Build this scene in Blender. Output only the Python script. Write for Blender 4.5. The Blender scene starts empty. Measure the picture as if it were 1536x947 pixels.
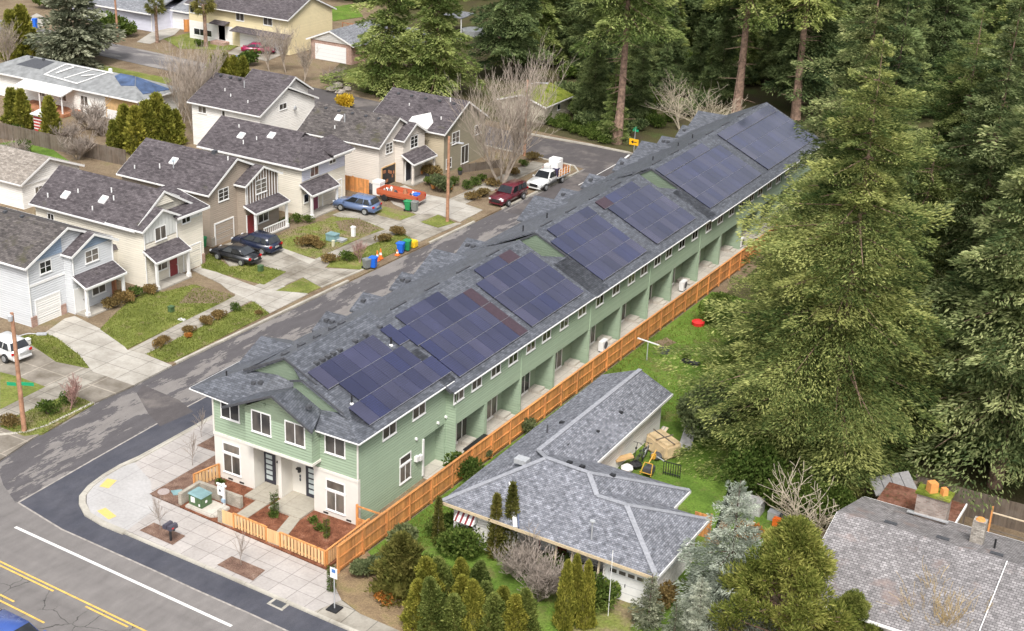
import bpy, bmesh, math, random
import numpy as np
from mathutils import Vector, Matrix
sc = bpy.context.scene
COL = sc.collection
RAD = math.radians
# ------------------------------------------------------------------ camera
CAM_H = 45.0
ROT = ((0.86528876, 0.49992461, 0.03675248), (0.22325124, -0.3186894, -0.92119268), (-0.44881426, 0.80530271, -0.38736714))
FPX = 2140.22
cd = bpy.data.cameras.new('camera'); cam = bpy.data.objects.new('camera', cd); COL.objects.link(cam)
cd.sensor_fit = 'HORIZONTAL'; cd.sensor_width = 36.0; cd.lens = 36.0 * FPX / 1536.0
cd.clip_start = 0.5; cd.clip_end = 2000
m = Matrix.Identity(4)
for i in range(3):
    m[i][0] = ROT[0][i]; m[i][1] = -ROT[1][i]; m[i][2] = -ROT[2][i]
m.translation = Vector((0, 0, CAM_H)); cam.matrix_world = m
sc.camera = cam
# ------------------------------------------------------------------ sky and sun
w = bpy.data.worlds.new('World'); sc.world = w; w.use_nodes = True
nt = w.node_tree; nt.nodes.clear()
SUN_EL, SUN_AZ = RAD(54), RAD(150)      # azimuth measured clockwise from +Y
sky = nt.nodes.new('ShaderNodeTexSky'); sky.sky_type = 'NISHITA'; sky.sun_disc = False
sky.sun_elevation = SUN_EL; sky.sun_rotation = SUN_AZ; sky.air_density = 1.0; sky.dust_density = 4.0; sky.ozone_density = 1.0
hs = nt.nodes.new('ShaderNodeHueSaturation'); hs.inputs['Saturation'].default_value = 0.28
bg = nt.nodes.new('ShaderNodeBackground'); bg.inputs['Strength'].default_value = 0.14
wo = nt.nodes.new('ShaderNodeOutputWorld')
nt.links.new(sky.outputs[0], hs.inputs['Color']); nt.links.new(hs.outputs[0], bg.inputs['Color']); nt.links.new(bg.outputs[0], wo.inputs['Surface'])
sd = bpy.data.lights.new('sun', 'SUN'); sd.energy = 1.75; sd.angle = RAD(13); sd.color = (1.0, 0.975, 0.935)
so = bpy.data.objects.new('sun', sd); COL.objects.link(so); so.location = (0, 0, 120)
sdir = Vector((math.sin(SUN_AZ) * math.cos(SUN_EL), math.cos(SUN_AZ) * math.cos(SUN_EL), math.sin(SUN_EL)))
so.rotation_euler = sdir.to_track_quat('Z', 'Y').to_euler()
sc.view_settings.view_transform = 'Standard'; sc.view_settings.look = 'None'
sc.view_settings.exposure = 0.70; sc.view_settings.gamma = 1.0
sc.view_settings.use_curve_mapping = False
# ------------------------------------------------------------------ helpers
def at(px, py, z=0.0):
    """ground point (or point at height z) seen at a pixel of the 1536 x 947 photograph"""
    q = ((px - 768) / FPX, (py - 473.5) / FPX, 1.0)
    d = [sum(ROT[k][i] * q[k] for k in range(3)) for i in range(3)]
    t = (z - CAM_H) / d[2]
    return (d[0] * t, d[1] * t)

ROOT = {}
def rootloc(o):
    while o is not None:
        if o.name in ROOT: return ROOT[o.name]
        o = o.parent
    return Vector((0, 0, 0))

def tag(o, label=None, cat=None, group=None, kind=None):
    if label: o['label'] = label
    if cat: o['category'] = cat
    if group: o['group'] = group
    if kind: o['kind'] = kind
    return o

def thing(name, label, cat, loc=(0, 0, 0), group=None):
    o = bpy.data.objects.new(name, None); COL.objects.link(o)
    o.empty_display_size = 0.3
    o.location = loc; ROOT[o.name] = Vector(loc)
    return tag(o, label, cat, group)

class MB:
    def __init__(s): s.v = []; s.f = []
    def poly(s, pts):
        n = len(s.v); s.v += [tuple(p) for p in pts]; s.f.append(tuple(range(n, n + len(pts)))); return s
    def box(s, x0, x1, y0, y1, z0, z1):
        if x0 > x1: x0, x1 = x1, x0
        if y0 > y1: y0, y1 = y1, y0
        n = len(s.v)
        s.v += [(x0, y0, z0), (x1, y0, z0), (x1, y1, z0), (x0, y1, z0), (x0, y0, z1), (x1, y0, z1), (x1, y1, z1), (x0, y1, z1)]
        s.f += [tuple(n + i for i in q) for q in ((0, 3, 2, 1), (4, 5, 6, 7), (0, 1, 5, 4), (1, 2, 6, 5), (2, 3, 7, 6), (3, 0, 4, 7))]
        return s
    def hull8(s, b, t):
        """b, t: four points each (counter-clockwise seen from above)"""
        n = len(s.v); s.v += [tuple(p) for p in b] + [tuple(p) for p in t]
        s.f += [tuple(n + i for i in q) for q in ((0, 3, 2, 1), (4, 5, 6, 7), (0, 1, 5, 4), (1, 2, 6, 5), (2, 3, 7, 6), (3, 0, 4, 7))]
        return s
    def prism(s, poly, z0, z1):
        a = sum(poly[i][0] * poly[(i + 1) % len(poly)][1] - poly[(i + 1) % len(poly)][0] * poly[i][1] for i in range(len(poly)))
        if a < 0: poly = poly[::-1]
        n = len(s.v); k = len(poly)
        s.v += [(p[0], p[1], z0) for p in poly] + [(p[0], p[1], z1) for p in poly]
        s.f.append(tuple(n + i for i in range(k - 1, -1, -1))); s.f.append(tuple(n + k + i for i in range(k)))
        for i in range(k):
            j = (i + 1) % k; s.f.append((n + i, n + j, n + k + j, n + k + i))
        return s
    def extrude(s, prof, axis, a0, a1):
        """profile (u, z) closed polygon, swept along axis 'x' or 'y' from a0 to a1"""
        P = (lambda u, z, a: (a, u, z)) if axis == 'x' else (lambda u, z, a: (u, a, z))
        n = len(s.v); k = len(prof)
        s.v += [P(u, z, a0) for u, z in prof] + [P(u, z, a1) for u, z in prof]
        s.f.append(tuple(n + i for i in range(k - 1, -1, -1))); s.f.append(tuple(n + k + i for i in range(k)))
        for i in range(k):
            j = (i + 1) % k; s.f.append((n + i, n + j, n + k + j, n + k + i))
        return s
    def bar(s, p0, p1, wd, ht):
        p0 = Vector(p0); p1 = Vector(p1); d = (p1 - p0).normalized()
        up = Vector((0, 0, 1)) if abs(d.z) < 0.95 else Vector((0, 1, 0))
        r = d.cross(up).normalized() * wd / 2; u = r.cross(d).normalized() * ht / 2
        return s.hull8([p0 - r - u, p0 + r - u, p1 + r - u, p1 - r - u], [p0 - r + u, p0 + r + u, p1 + r + u, p1 - r + u])
    def tube(s, p0, p1, r0, r1=None, n=8, caps=True):
        r1 = r0 if r1 is None else r1
        p0 = Vector(p0); p1 = Vector(p1); d = (p1 - p0)
        if d.length < 1e-6: return s
        d.normalize(); a = Vector((0, 0, 1)) if abs(d.z) < 0.9 else Vector((1, 0, 0))
        e1 = d.cross(a).normalized(); e2 = d.cross(e1)
        b = len(s.v)
        for p, r in ((p0, r0), (p1, r1)):
            for i in range(n):
                t = 2 * math.pi * i / n
                s.v.append(tuple(p + e1 * (r * math.cos(t)) + e2 * (r * math.sin(t))))
        for i in range(n):
            j = (i + 1) % n; s.f.append((b + i, b + j, b + n + j, b + n + i))
        if caps:
            s.f.append(tuple(b + i for i in range(n - 1, -1, -1))); s.f.append(tuple(b + n + i for i in range(n)))
        return s
    def lathe(s, prof, c=(0, 0, 0), n=12, axis='z'):
        b = len(s.v); k = len(prof)
        for r, h in prof:
            for i in range(n):
                t = 2 * math.pi * i / n; x, y = r * math.cos(t), r * math.sin(t)
                q = (x, y, h) if axis == 'z' else ((x, h, y) if axis == 'y' else (h, x, y))
                s.v.append((c[0] + q[0], c[1] + q[1], c[2] + q[2]))
        for a in range(k - 1):
            for i in range(n):
                j = (i + 1) % n; s.f.append((b + a * n + i, b + a * n + j, b + (a + 1) * n + j, b + (a + 1) * n + i))
        s.f.append(tuple(b + i for i in range(n - 1, -1, -1))); s.f.append(tuple(b + (k - 1) * n + i for i in range(n)))
        return s
    def build(s, name, mat, parent=None, bevel=0.0, smooth=False, label=None, local=False):
        off = Vector((0, 0, 0)) if local else rootloc(parent)
        me = bpy.data.meshes.new(name)
        vs = [(x - off.x, y - off.y, z - off.z) for x, y, z in s.v]
        me.from_pydata(vs, [], s.f); me.update()
        if bevel > 0:
            bm = bmesh.new(); bm.from_mesh(me)
            bmesh.ops.remove_doubles(bm, verts=bm.verts, dist=1e-4)
            bmesh.ops.bevel(bm, geom=[e for e in bm.edges if len(e.link_faces) == 2 and e.calc_face_angle(0) > 0.5], offset=bevel, segments=2, affect='EDGES', clamp_overlap=True)
            bm.to_mesh(me); bm.free()
        autouv(me, off)
        if smooth: me.shade_smooth()
        me.materials.append(mat)
        o = bpy.data.objects.new(name, me); COL.objects.link(o)
        if parent is not None: o.parent = parent
        if label: o['label'] = label
        return o

def autouv(me, off=Vector((0, 0, 0))):
    uv = me.uv_layers.new(name='UVMap').data
    for p in me.polygons:
        n = p.normal
        if abs(n.z) > 0.985: h = Vector((1, 0, 0)); t = Vector((0, 1, 0))
        else:
            h = Vector((-n.y, n.x, 0)).normalized(); t = n.cross(h)
        for li in p.loop_indices:
            c = me.vertices[me.loops[li].vertex_index].co + off
            uv[li].uv = (c.dot(h), c.dot(t))

def flat(name, poly, z, mat, label=None, z0=None):
    """a sheet (or low slab) of the setting"""
    b = MB()
    if z0 is None: 
        a = sum(poly[i][0] * poly[(i + 1) % len(poly)][1] - poly[(i + 1) % len(poly)][0] * poly[i][1] for i in range(len(poly)))
        if a < 0: poly = poly[::-1]
        b.poly([(x, y, z) for x, y in poly])
    else: b.prism(poly, z0, z)
    o = b.build(name, mat); o['kind'] = 'structure'
    if label: o['label'] = label
    return o

def copy_tree(o, parent=None):
    c = o.copy(); COL.objects.link(c)
    if parent is not None: c.parent = parent
    for ch in list(o.children): copy_tree(ch, c)
    return c
# ------------------------------------------------------------------ materials
def newmat(name):
    M = bpy.data.materials.new(name); M.use_nodes = True
    return M, M.node_tree, M.node_tree.nodes['Principled BSDF']
def N(t, kind, **kw):
    n = t.nodes.new(kind)
    for k, v in kw.items():
        if hasattr(n, k): setattr(n, k, v)
        else: n.inputs[k].default_value = v
    return n
def rgba(c): return (c[0], c[1], c[2], 1.0)
def ramp(t, fac, stops):
    r = t.nodes.new('ShaderNodeValToRGB'); e = r.color_ramp.elements
    while len(e) < len(stops): e.new(0.5)
    for i, (p, c) in enumerate(stops): e[i].position = p; e[i].color = rgba(c) if not isinstance(c, (int, float)) else (c, c, c, 1)
    t.links.new(fac, r.inputs[0]); return r.outputs[0]
def mixc(t, fac, a, b, mode='MIX'):
    n = t.nodes.new('ShaderNodeMix'); n.data_type = 'RGBA'; n.blend_type = mode
    for i, v in ((0, fac), (6, a), (7, b)):
        if hasattr(v, 'is_linked') or hasattr(v, 'links'): t.links.new(v, n.inputs[i])
        elif i == 0: n.inputs[i].default_value = v
        else: n.inputs[i].default_value = rgba(v)
    return n.outputs[2]
def mapped(t, src='UV', scale=(1, 1, 1), rot=(0, 0, 0), loc=(0, 0, 0)):
    tc = t.nodes.new('ShaderNodeTexCoord'); mp = t.nodes.new('ShaderNodeMapping')
    mp.inputs['Scale'].default_value = scale; mp.inputs['Rotation'].default_value = rot; mp.inputs['Location'].default_value = loc
    t.links.new(tc.outputs[src], mp.inputs[0]); return mp.outputs[0]
def noise(t, vec, scale, detail=4, rough=0.55, out=0):
    n = N(t, 'ShaderNodeTexNoise', Scale=scale, Detail=detail, Roughness=rough)
    t.links.new(vec, n.inputs['Vector']); return n.outputs[out]
def bump(t, p, h, strength=0.4, dist=0.05):
    b = N(t, 'ShaderNodeBump', Strength=strength, Distance=dist); t.links.new(h, b.inputs['Height']); t.links.new(b.outputs[0], p.inputs['Normal'])

def m_plain(name, c, rough=0.6, metal=0.0, var=0.12, scale=6.0, spec=0.5):
    M, t, p = newmat(name); v = mapped(t, 'Object')
    n = noise(t, v, scale)
    d = tuple(x * (1 - var) for x in c); l = tuple(min(1, x * (1 + var)) for x in c)
    t.links.new(ramp(t, n, [(0.3, d), (0.7, l)]), p.inputs['Base Color'])
    p.inputs['Roughness'].default_value = rough; p.inputs['Metallic'].default_value = metal
    p.inputs['Specular IOR Level'].default_value = spec
    return M
def m_siding(name, c, lap=0.19, var=0.06, vertical=False, strength=1.0):
    M, t, p = newmat(name); v = mapped(t, 'UV')
    sx = t.nodes.new('ShaderNodeSeparateXYZ'); t.links.new(v, sx.inputs[0])
    dv = N(t, 'ShaderNodeMath', operation='DIVIDE'); dv.inputs[1].default_value = lap
    fr = N(t, 'ShaderNodeMath', operation='FRACT')
    t.links.new(sx.outputs[0 if vertical else 1], dv.inputs[0]); t.links.new(dv.outputs[0], fr.inputs[0])
    hgt = ramp(t, fr.outputs[0], [(0.0, 0.0), (0.09, 1.0), (1.0, 0.25)] if not vertical else [(0.0, 1.0), (0.12, 1.0), (0.16, 0.0)])
    bump(t, p, hgt, strength, 0.07)
    fl = N(t, 'ShaderNodeMath', operation='FLOOR'); t.links.new(dv.outputs[0], fl.inputs[0])
    wn = N(t, 'ShaderNodeTexWhiteNoise', noise_dimensions='1D'); t.links.new(fl.outputs[0], wn.inputs['W'])
    n = noise(t, mapped(t, 'Object'), 0.7, 5)
    md = N(t, 'ShaderNodeMath', operation='MULTIPLY_ADD'); t.links.new(wn.outputs[0], md.inputs[0]); md.inputs[1].default_value = 0.3; t.links.new(n, md.inputs[2])
    d = tuple(x * (1 - var) for x in c); l = tuple(min(1, x * (1 + var)) for x in c)
    t.links.new(ramp(t, md.outputs[0], [(0.35, d), (0.9, l)]), p.inputs['Base Color'])
    p.inputs['Roughness'].default_value = 0.6; p.inputs['Specular IOR Level'].default_value = 0.3
    return M
def m_shingle(name, c1, c2, stain=None, bw=0.42, bh=0.16, mortar=0.012, patch=0.5, big=0.35, stain_lo=0.55, rough=0.85, spec=0.25):
    M, t, p = newmat(name); v = mapped(t, 'UV')
    b = t.nodes.new('ShaderNodeTexBrick'); t.links.new(v, b.inputs['Vector'])
    b.inputs['Color1'].default_value = rgba(c1); b.inputs['Color2'].default_value = rgba(c2)
    b.inputs['Mortar'].default_value = rgba(tuple(x * 0.6 for x in c1)); b.inputs['Scale'].default_value = 1.0
    b.inputs['Mortar Size'].default_value = mortar; b.inputs['Brick Width'].default_value = bw; b.inputs['Row Height'].default_value = bh
    b.inputs['Mortar Smooth'].default_value = 0.3; b.inputs['Bias'].default_value = 0.0
    n1 = noise(t, v, 3.1, 3); n2 = noise(t, mapped(t, 'Object'), big, 5)
    k = ramp(t, n1, [(0.3, (1 - patch * .5,) * 3), (0.7, (1 + patch * .5,) * 3)])
    c = mixc(t, 1.0, b.outputs[0], k, 'MULTIPLY')
    k2 = ramp(t, n2, [(0.3, (0.82,) * 3), (0.7, (1.15,) * 3)])
    c = mixc(t, 1.0, c, k2, 'MULTIPLY')
    if stain:
        n3 = noise(t, mapped(t, 'Object', loc=(7, 3, 1)), 0.55, 7, 0.65)
        c = mixc(t, ramp(t, n3, [(stain_lo, 0.0), (stain_lo + 0.14, 0.85)]), c, stain)
    t.links.new(c, p.inputs['Base Color']); p.inputs['Roughness'].default_value = rough; p.inputs['Specular IOR Level'].default_value = spec
    bump(t, p, b.outputs['Fac'], -0.35, 0.02)
    return M
def m_concrete(name, c, panel=1.5, py=None, joint=0.03, dirt=0.5, off=(0, 0, 0), rot=0.0, jd=0.55):
    M, t, p = newmat(name); tc = mapped(t, 'Object', loc=off, rot=(0, 0, rot))
    b = t.nodes.new('ShaderNodeTexBrick'); t.links.new(tc, b.inputs['Vector']); b.offset = 0.0
    b.inputs['Color1'].default_value = rgba(tuple(x * 0.93 for x in c)); b.inputs['Color2'].default_value = rgba(tuple(x * 1.05 for x in c))
    b.inputs['Mortar'].default_value = rgba(tuple(x * jd for x in c)); b.inputs['Scale'].default_value = 1.0
    b.inputs['Mortar Size'].default_value = joint; b.inputs['Brick Width'].default_value = panel; b.inputs['Row Height'].default_value = py or panel
    n1 = noise(t, mapped(t, 'Object'), 0.45, 6, 0.6); n2 = noise(t, mapped(t, 'Object'), 6.0, 4)
    k = ramp(t, n1, [(0.32, (1 - dirt * .55, 1 - dirt * .58, 1 - dirt * .62)), (0.6, (1.04,) * 3)])
    k2 = ramp(t, n2, [(0.25, (0.88,) * 3), (0.75, (1.08,) * 3)])
    cc = mixc(t, 1.0, mixc(t, 1.0, b.outputs[0], k, 'MULTIPLY'), k2, 'MULTIPLY')
    t.links.new(cc, p.inputs['Base Color']); p.inputs['Roughness'].default_value = 0.85; p.inputs['Specular IOR Level'].default_value = 0.2
    bump(t, p, n2, 0.1, 0.02)
    return M
def m_asphalt(name, dark, light, lo=0.5, hi=0.56, scale=(0.5, 0.12, 1), speck=0.25, rough=0.9, ns=1.0, cracks=False, nd=7, nr=.62):
    M, t, p = newmat(name)
    v = mapped(t, 'Object', scale=scale)
    n = noise(t, v, ns, nd, nr); f = noise(t, mapped(t, 'Object'), 22.0, 3, 0.7)
    c = ramp(t, n, [(lo, dark), (hi, light)])
    n4 = noise(t, mapped(t, 'Object', scale=(1, .35, 1)), 1.7, 5, .6)
    c = mixc(t, 1.0, c, ramp(t, n4, [(.3, (.86,) * 3), (.7, (1.12,) * 3)]), 'MULTIPLY')
    k = ramp(t, f, [(0.25, (1 - speck,) * 3), (0.75, (1 + speck,) * 3)])
    c = mixc(t, 1.0, c, k, 'MULTIPLY')
    if cracks:
        vo = N(t, 'ShaderNodeTexVoronoi', feature='DISTANCE_TO_EDGE', Scale=0.5)
        wob = noise(t, mapped(t, 'Object'), 1.5, 4, 0.6, out=1)
        va = N(t, 'ShaderNodeVectorMath', operation='MULTIPLY_ADD'); va.inputs[1].default_value = (0.6, 0.6, 0)
        t.links.new(wob, va.inputs[0]); t.links.new(mapped(t, 'Object'), va.inputs[2]); t.links.new(va.outputs[0], vo.inputs['Vector'])
        msk = noise(t, mapped(t, 'Object', loc=(3, 9, 0)), 0.28, 2)
        cr = ramp(t, vo.outputs['Distance'], [(0.004, 1.0), (0.011, 0.0)])
        mm = N(t, 'ShaderNodeMath', operation='MULTIPLY'); t.links.new(cr, mm.inputs[0]); sy_ = t.nodes.new('ShaderNodeSeparateXYZ'); t.links.new(mapped(t, 'Object'), sy_.inputs[0]); lt = N(t, 'ShaderNodeMath', operation='LESS_THAN'); lt.inputs[1].default_value = 45.6; t.links.new(sy_.outputs[1], lt.inputs[0]); m3 = N(t, 'ShaderNodeMath', operation='MULTIPLY'); t.links.new(lt.outputs[0], m3.inputs[0]); t.links.new(ramp(t, msk, [(0.42, 0.0), (0.5, 0.85)]), m3.inputs[1]); t.links.new(m3.outputs[0], mm.inputs[1])
        c = mixc(t, mm.outputs[0], c, (0.03, 0.028, 0.026))
    t.links.new(c, p.inputs['Base Color']); p.inputs['Roughness'].default_value = rough; p.inputs['Specular IOR Level'].default_value = 0.25
    bump(t, p, f, 0.2, 0.01)
    return M
def m_ground(name, stops, scale=0.35, fine=9.0, second=None, fv=0.45):
    M, t, p = newmat(name)
    n = noise(t, mapped(t, 'Object'), scale, 8, 0.62); f = noise(t, mapped(t, 'Object'), fine, 5, 0.7)
    c = ramp(t, n, stops)
    if second:
        n2 = noise(t, mapped(t, 'Object', loc=(11, 5, 2)), scale * 2.1, 7, 0.65)
        c = mixc(t, ramp(t, n2, [(second[1], 0.0), (second[2], 0.9)]), c, second[0])
    k = ramp(t, f, [(0.25, (1 - fv,) * 3), (0.75, (1 + fv,) * 3)])
    c = mixc(t, 1.0, c, k, 'MULTIPLY')
    t.links.new(c, p.inputs['Base Color']); p.inputs['Roughness'].default_value = 0.95; p.inputs['Specular IOR Level'].default_value = 0.1
    bump(t, p, f, 0.8, 0.08)
    return M
def m_wood(name, c, board=0.14, var=0.3, gap=0.04, weather=None):
    M, t, p = newmat(name); v = mapped(t, 'UV')
    sx = t.nodes.new('ShaderNodeSeparateXYZ'); t.links.new(v, sx.inputs[0])
    dv = N(t, 'ShaderNodeMath', operation='DIVIDE'); dv.inputs[1].default_value = board; t.links.new(sx.outputs[0], dv.inputs[0])
    fl = N(t, 'ShaderNodeMath', operation='FLOOR'); t.links.new(dv.outputs[0], fl.inputs[0])
    fr = N(t, 'ShaderNodeMath', operation='FRACT'); t.links.new(dv.outputs[0], fr.inputs[0])
    wn = N(t, 'ShaderNodeTexWhiteNoise', noise_dimensions='1D'); t.links.new(fl.outputs[0], wn.inputs['W'])
    g = noise(t, mapped(t, 'UV', scale=(14, 1.2, 1)), 1.0, 5, 0.6)
    md = N(t, 'ShaderNodeMath', operation='MULTIPLY_ADD'); t.links.new(wn.outputs[0], md.inputs[0]); md.inputs[1].default_value = 0.55; t.links.new(g, md.inputs[2])
    d = tuple(x * (1 - var) for x in c); l = tuple(min(1, x * (1 + var)) for x in c)
    cc = ramp(t, md.outputs[0], [(0.35, d), (0.95, l)])
    if weather:
        n3 = noise(t, mapped(t, 'Object'), 1.1, 6, 0.65)
        cc = mixc(t, ramp(t, n3, [(0.45, 0.0), (0.65, 0.7)]), cc, weather)
    gp = ramp(t, fr.outputs[0], [(gap, 0.0), (gap + 0.03, 1.0)])
    bump(t, p, gp, 0.8, 0.03)
    t.links.new(cc, p.inputs['Base Color']); p.inputs['Roughness'].default_value = 0.75; p.inputs['Specular IOR Level'].default_value = 0.25
    return M
def m_brick(name, c1, c2, mortar, bw=0.22, bh=0.08):
    M, t, p = newmat(name); v = mapped(t, 'UV')
    b = t.nodes.new('ShaderNodeTexBrick'); t.links.new(v, b.inputs['Vector'])
    b.inputs['Color1'].default_value = rgba(c1); b.inputs['Color2'].default_value = rgba(c2); b.inputs['Mortar'].default_value = rgba(mortar)
    b.inputs['Scale'].default_value = 1.0; b.inputs['Mortar Size'].default_value = 0.012; b.inputs['Brick Width'].default_value = bw; b.inputs['Row Height'].default_value = bh
    n = noise(t, mapped(t, 'Object'), 2.0, 5); c = mixc(t, 1.0, b.outputs[0], ramp(t, n, [(.3, (.75,) * 3), (.7, (1.2,) * 3)]), 'MULTIPLY')
    t.links.new(c, p.inputs['Base Color']); p.inputs['Roughness'].default_value = 0.9; bump(t, p, b.outputs['Fac'], -0.5, 0.01)
    return M
def m_glass(name, lo=(0.015, 0.017, 0.02), hi=(0.19, 0.165, 0.14), rough=0.06):
    M, t, p = newmat(name)
    oi = t.nodes.new('ShaderNodeObjectInfo'); n = noise(t, mapped(t, 'Object', scale=(1, 1, 0.5)), 1.6, 2)
    ad = N(t, 'ShaderNodeMath', operation='MULTIPLY'); t.links.new(oi.outputs['Random'], ad.inputs[0]); t.links.new(n, ad.inputs[1])
    t.links.new(ramp(t, ad.outputs[0], [(0.05, lo), (0.5, hi)]), p.inputs['Base Color'])
    p.inputs['Roughness'].default_value = rough; p.inputs['Specular IOR Level'].default_value = 0.6
    return M
def m_paint(name, c, rough=0.25, coat=0.6):
    M, t, p = newmat(name); n = noise(t, mapped(t, 'Object'), 2.5, 5)
    t.links.new(ramp(t, n, [(0.3, tuple(x * 0.9 for x in c)), (0.7, c)]), p.inputs['Base Color'])
    t.links.new(ramp(t, n, [(0.3, rough + .12), (0.7, rough)]), p.inputs['Roughness'])
    p.inputs['Coat Weight'].default_value = coat; p.inputs['Coat Roughness'].default_value = 0.08
    return M
def m_leaf(name, dark, mid, light, trans=0.42, clump=0.5, lightpos=0.85):
    M = bpy.data.materials.new(name); M.use_nodes = True; t = M.node_tree; t.nodes.clear()
    out = t.nodes.new('ShaderNodeOutputMaterial'); g = t.nodes.new('ShaderNodeNewGeometry'); oi = t.nodes.new('ShaderNodeObjectInfo')
    n = noise(t, mapped(t, 'Object'), clump, 3, 0.6)
    a = N(t, 'ShaderNodeMath', operation='MULTIPLY_ADD'); t.links.new(g.outputs['Random Per Island'], a.inputs[0]); a.inputs[1].default_value = 0.55
    s = N(t, 'ShaderNodeMath', operation='MULTIPLY_ADD'); t.links.new(n, s.inputs[0]); s.inputs[1].default_value = 1.1; s.inputs[2].default_value = -0.32
    t.links.new(s.outputs[0], a.inputs[2])
    at_ = N(t, 'ShaderNodeAttribute', attribute_name='tone'); a2 = N(t, 'ShaderNodeMath', operation='MULTIPLY_ADD'); t.links.new(at_.outputs['Fac'], a2.inputs[0]); a2.inputs[1].default_value = 0.5; t.links.new(a.outputs[0], a2.inputs[2]); a = a2
    c = ramp(t, a.outputs[0], [(0.1, dark), (0.5, mid), (lightpos, light)])
    k = ramp(t, oi.outputs['Random'], [(0.0, (0.82, 0.86, 0.82)), (1.0, (1.15, 1.1, 1.0))])
    c = mixc(t, 1.0, c, k, 'MULTIPLY')
    d = t.nodes.new('ShaderNodeBsdfDiffuse'); tr = t.nodes.new('ShaderNodeBsdfTranslucent'); mx = t.nodes.new('ShaderNodeMixShader'); mx.inputs[0].default_value = trans
    t.links.new(c, d.inputs[0]); t.links.new(c, tr.inputs[0]); t.links.new(d.outputs[0], mx.inputs[1]); t.links.new(tr.outputs[0], mx.inputs[2]); t.links.new(mx.outputs[0], out.inputs[0])
    return M
def m_solar(name):
    M, t, p = newmat(name); v = mapped(t, 'UV')
    oi = t.nodes.new('ShaderNodeObjectInfo')
    c = ramp(t, oi.outputs['Random'], [(0.0, (0.016, 0.018, 0.052)), (0.35, (0.028, 0.029, 0.064)), (0.6, (0.042, 0.042, 0.078)), (0.8, (0.02, 0.024, 0.075)), (1.0, (0.056, 0.053, 0.088))])
    sx = t.nodes.new('ShaderNodeSeparateXYZ'); t.links.new(v, sx.inputs[0])
    b = t.nodes.new('ShaderNodeTexBrick'); t.links.new(v, b.inputs['Vector']); b.offset = 0
    b.inputs['Color1'].default_value = (1, 1, 1, 1); b.inputs['Color2'].default_value = (1, 1, 1, 1); b.inputs['Mortar'].default_value = (1.35, 1.35, 1.4, 1)
    b.inputs['Scale'].default_value = 1.0; b.inputs['Mortar Size'].default_value = 0.006; b.inputs['Brick Width'].default_value = 0.182; b.inputs['Row Height'].default_value = 0.16
    n = noise(t, mapped(t, 'Object'), 0.35, 5)
    c = mixc(t, 1.0, mixc(t, 1.0, c, b.outputs[0], 'MULTIPLY'), ramp(t, n, [(.3, (.8,) * 3), (.7, (1.25,) * 3)]), 'MULTIPLY')
    t.links.new(c, p.inputs['Base Color']); p.inputs['Roughness'].default_value = 0.12; p.inputs['Specular IOR Level'].default_value = 0.6
    p.inputs['Coat Weight'].default_value = 0.9; p.inputs['Coat Roughness'].default_value = 0.08
    return M
W = {}
W['green'] = m_siding('green_siding', (0.285, 0.36, 0.255))
W['stucco'] = m_plain('white_stucco', (0.69, 0.66, 0.60), 0.85, var=0.05, scale=1.2)
W['white'] = m_plain('white_trim', (0.80, 0.79, 0.77), 0.55, var=0.04)
W['whitesid'] = m_siding('white_siding', (0.74, 0.71, 0.66), var=0.08)
W['cream'] = m_siding('cream_siding', (0.68, 0.63, 0.53))
W['offwhite'] = m_siding('offwhite_siding', (0.72, 0.70, 0.66))
W['greyblue'] = m_siding('pale_grey_siding', (0.54, 0.55, 0.56))
W['blue'] = m_siding('blue_siding', (0.26, 0.33, 0.43))
W['brown'] = m_siding('taupe_siding', (0.32, 0.265, 0.21))
W['battenwhite'] = m_siding('pale_board_and_batten', (0.66, 0.66, 0.63), lap=0.4, vertical=True)
W['battenbrown'] = m_siding('brown_boards', (0.17, 0.12, 0.09), lap=0.4, vertical=True)
W['beige'] = m_siding('beige_siding', (0.60, 0.545, 0.48))
W['olive'] = m_siding('olive_siding', (0.26, 0.23, 0.165))
W['olivefront'] = m_siding('tan_siding', (0.45, 0.38, 0.27))
W['yellow'] = m_siding('pale_yellow_siding', (0.68, 0.58, 0.36))
W['lilac'] = m_siding('pale_lilac_siding', (0.60, 0.60, 0.68))
W['roof_new'] = m_shingle('slate_shingles', (0.062, 0.067, 0.08), (0.135, 0.143, 0.165), patch=0.6, bw=.36, bh=.14, rough=.55, spec=.7)
W['roof_old'] = m_shingle('brown_grey_shingles', (0.066, 0.056, 0.06), (0.132, 0.115, 0.12), stain=(0.07, 0.068, 0.04), stain_lo=0.62)
W['roof_old2'] = m_shingle('worn_brown_shingles', (0.068, 0.06, 0.058), (0.145, 0.128, 0.12), stain=(0.075, 0.07, 0.038), stain_lo=0.56)
W['roof_light'] = m_shingle('mottled_grey_shingles', (0.14, 0.145, 0.165), (0.27, 0.275, 0.305), bw=0.24, bh=0.125, patch=0.7)
W['roof_pale'] = m_shingle('weathered_pale_shingles', (0.19, 0.178, 0.178), (0.33, 0.31, 0.31), stain=(0.25, 0.19, 0.17), bw=0.26, bh=0.17, mortar=0.02, stain_lo=0.57)
W['roof_grey'] = m_shingle('grey_shingles', (0.17, 0.175, 0.19), (0.28, 0.285, 0.30))
W['roof_felt'] = m_plain('grey_roofing_felt', (0.23, 0.235, 0.235), 0.9, var=0.25, scale=1.5)
W['roof_tan'] = m_shingle('tan_grey_shingles', (0.22, 0.19, 0.16), (0.36, 0.32, 0.28))
W['ridgecap'] = m_plain('ridge_cap_shingles', (0.29, 0.295, 0.32), 0.85, var=0.2)
W['moss'] = m_ground('mossy_roof', [(0.35, (0.10, 0.13, 0.02)), (0.55, (0.22, 0.25, 0.04)), (0.7, (0.16, 0.13, 0.08))], 0.9, 6)
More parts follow.
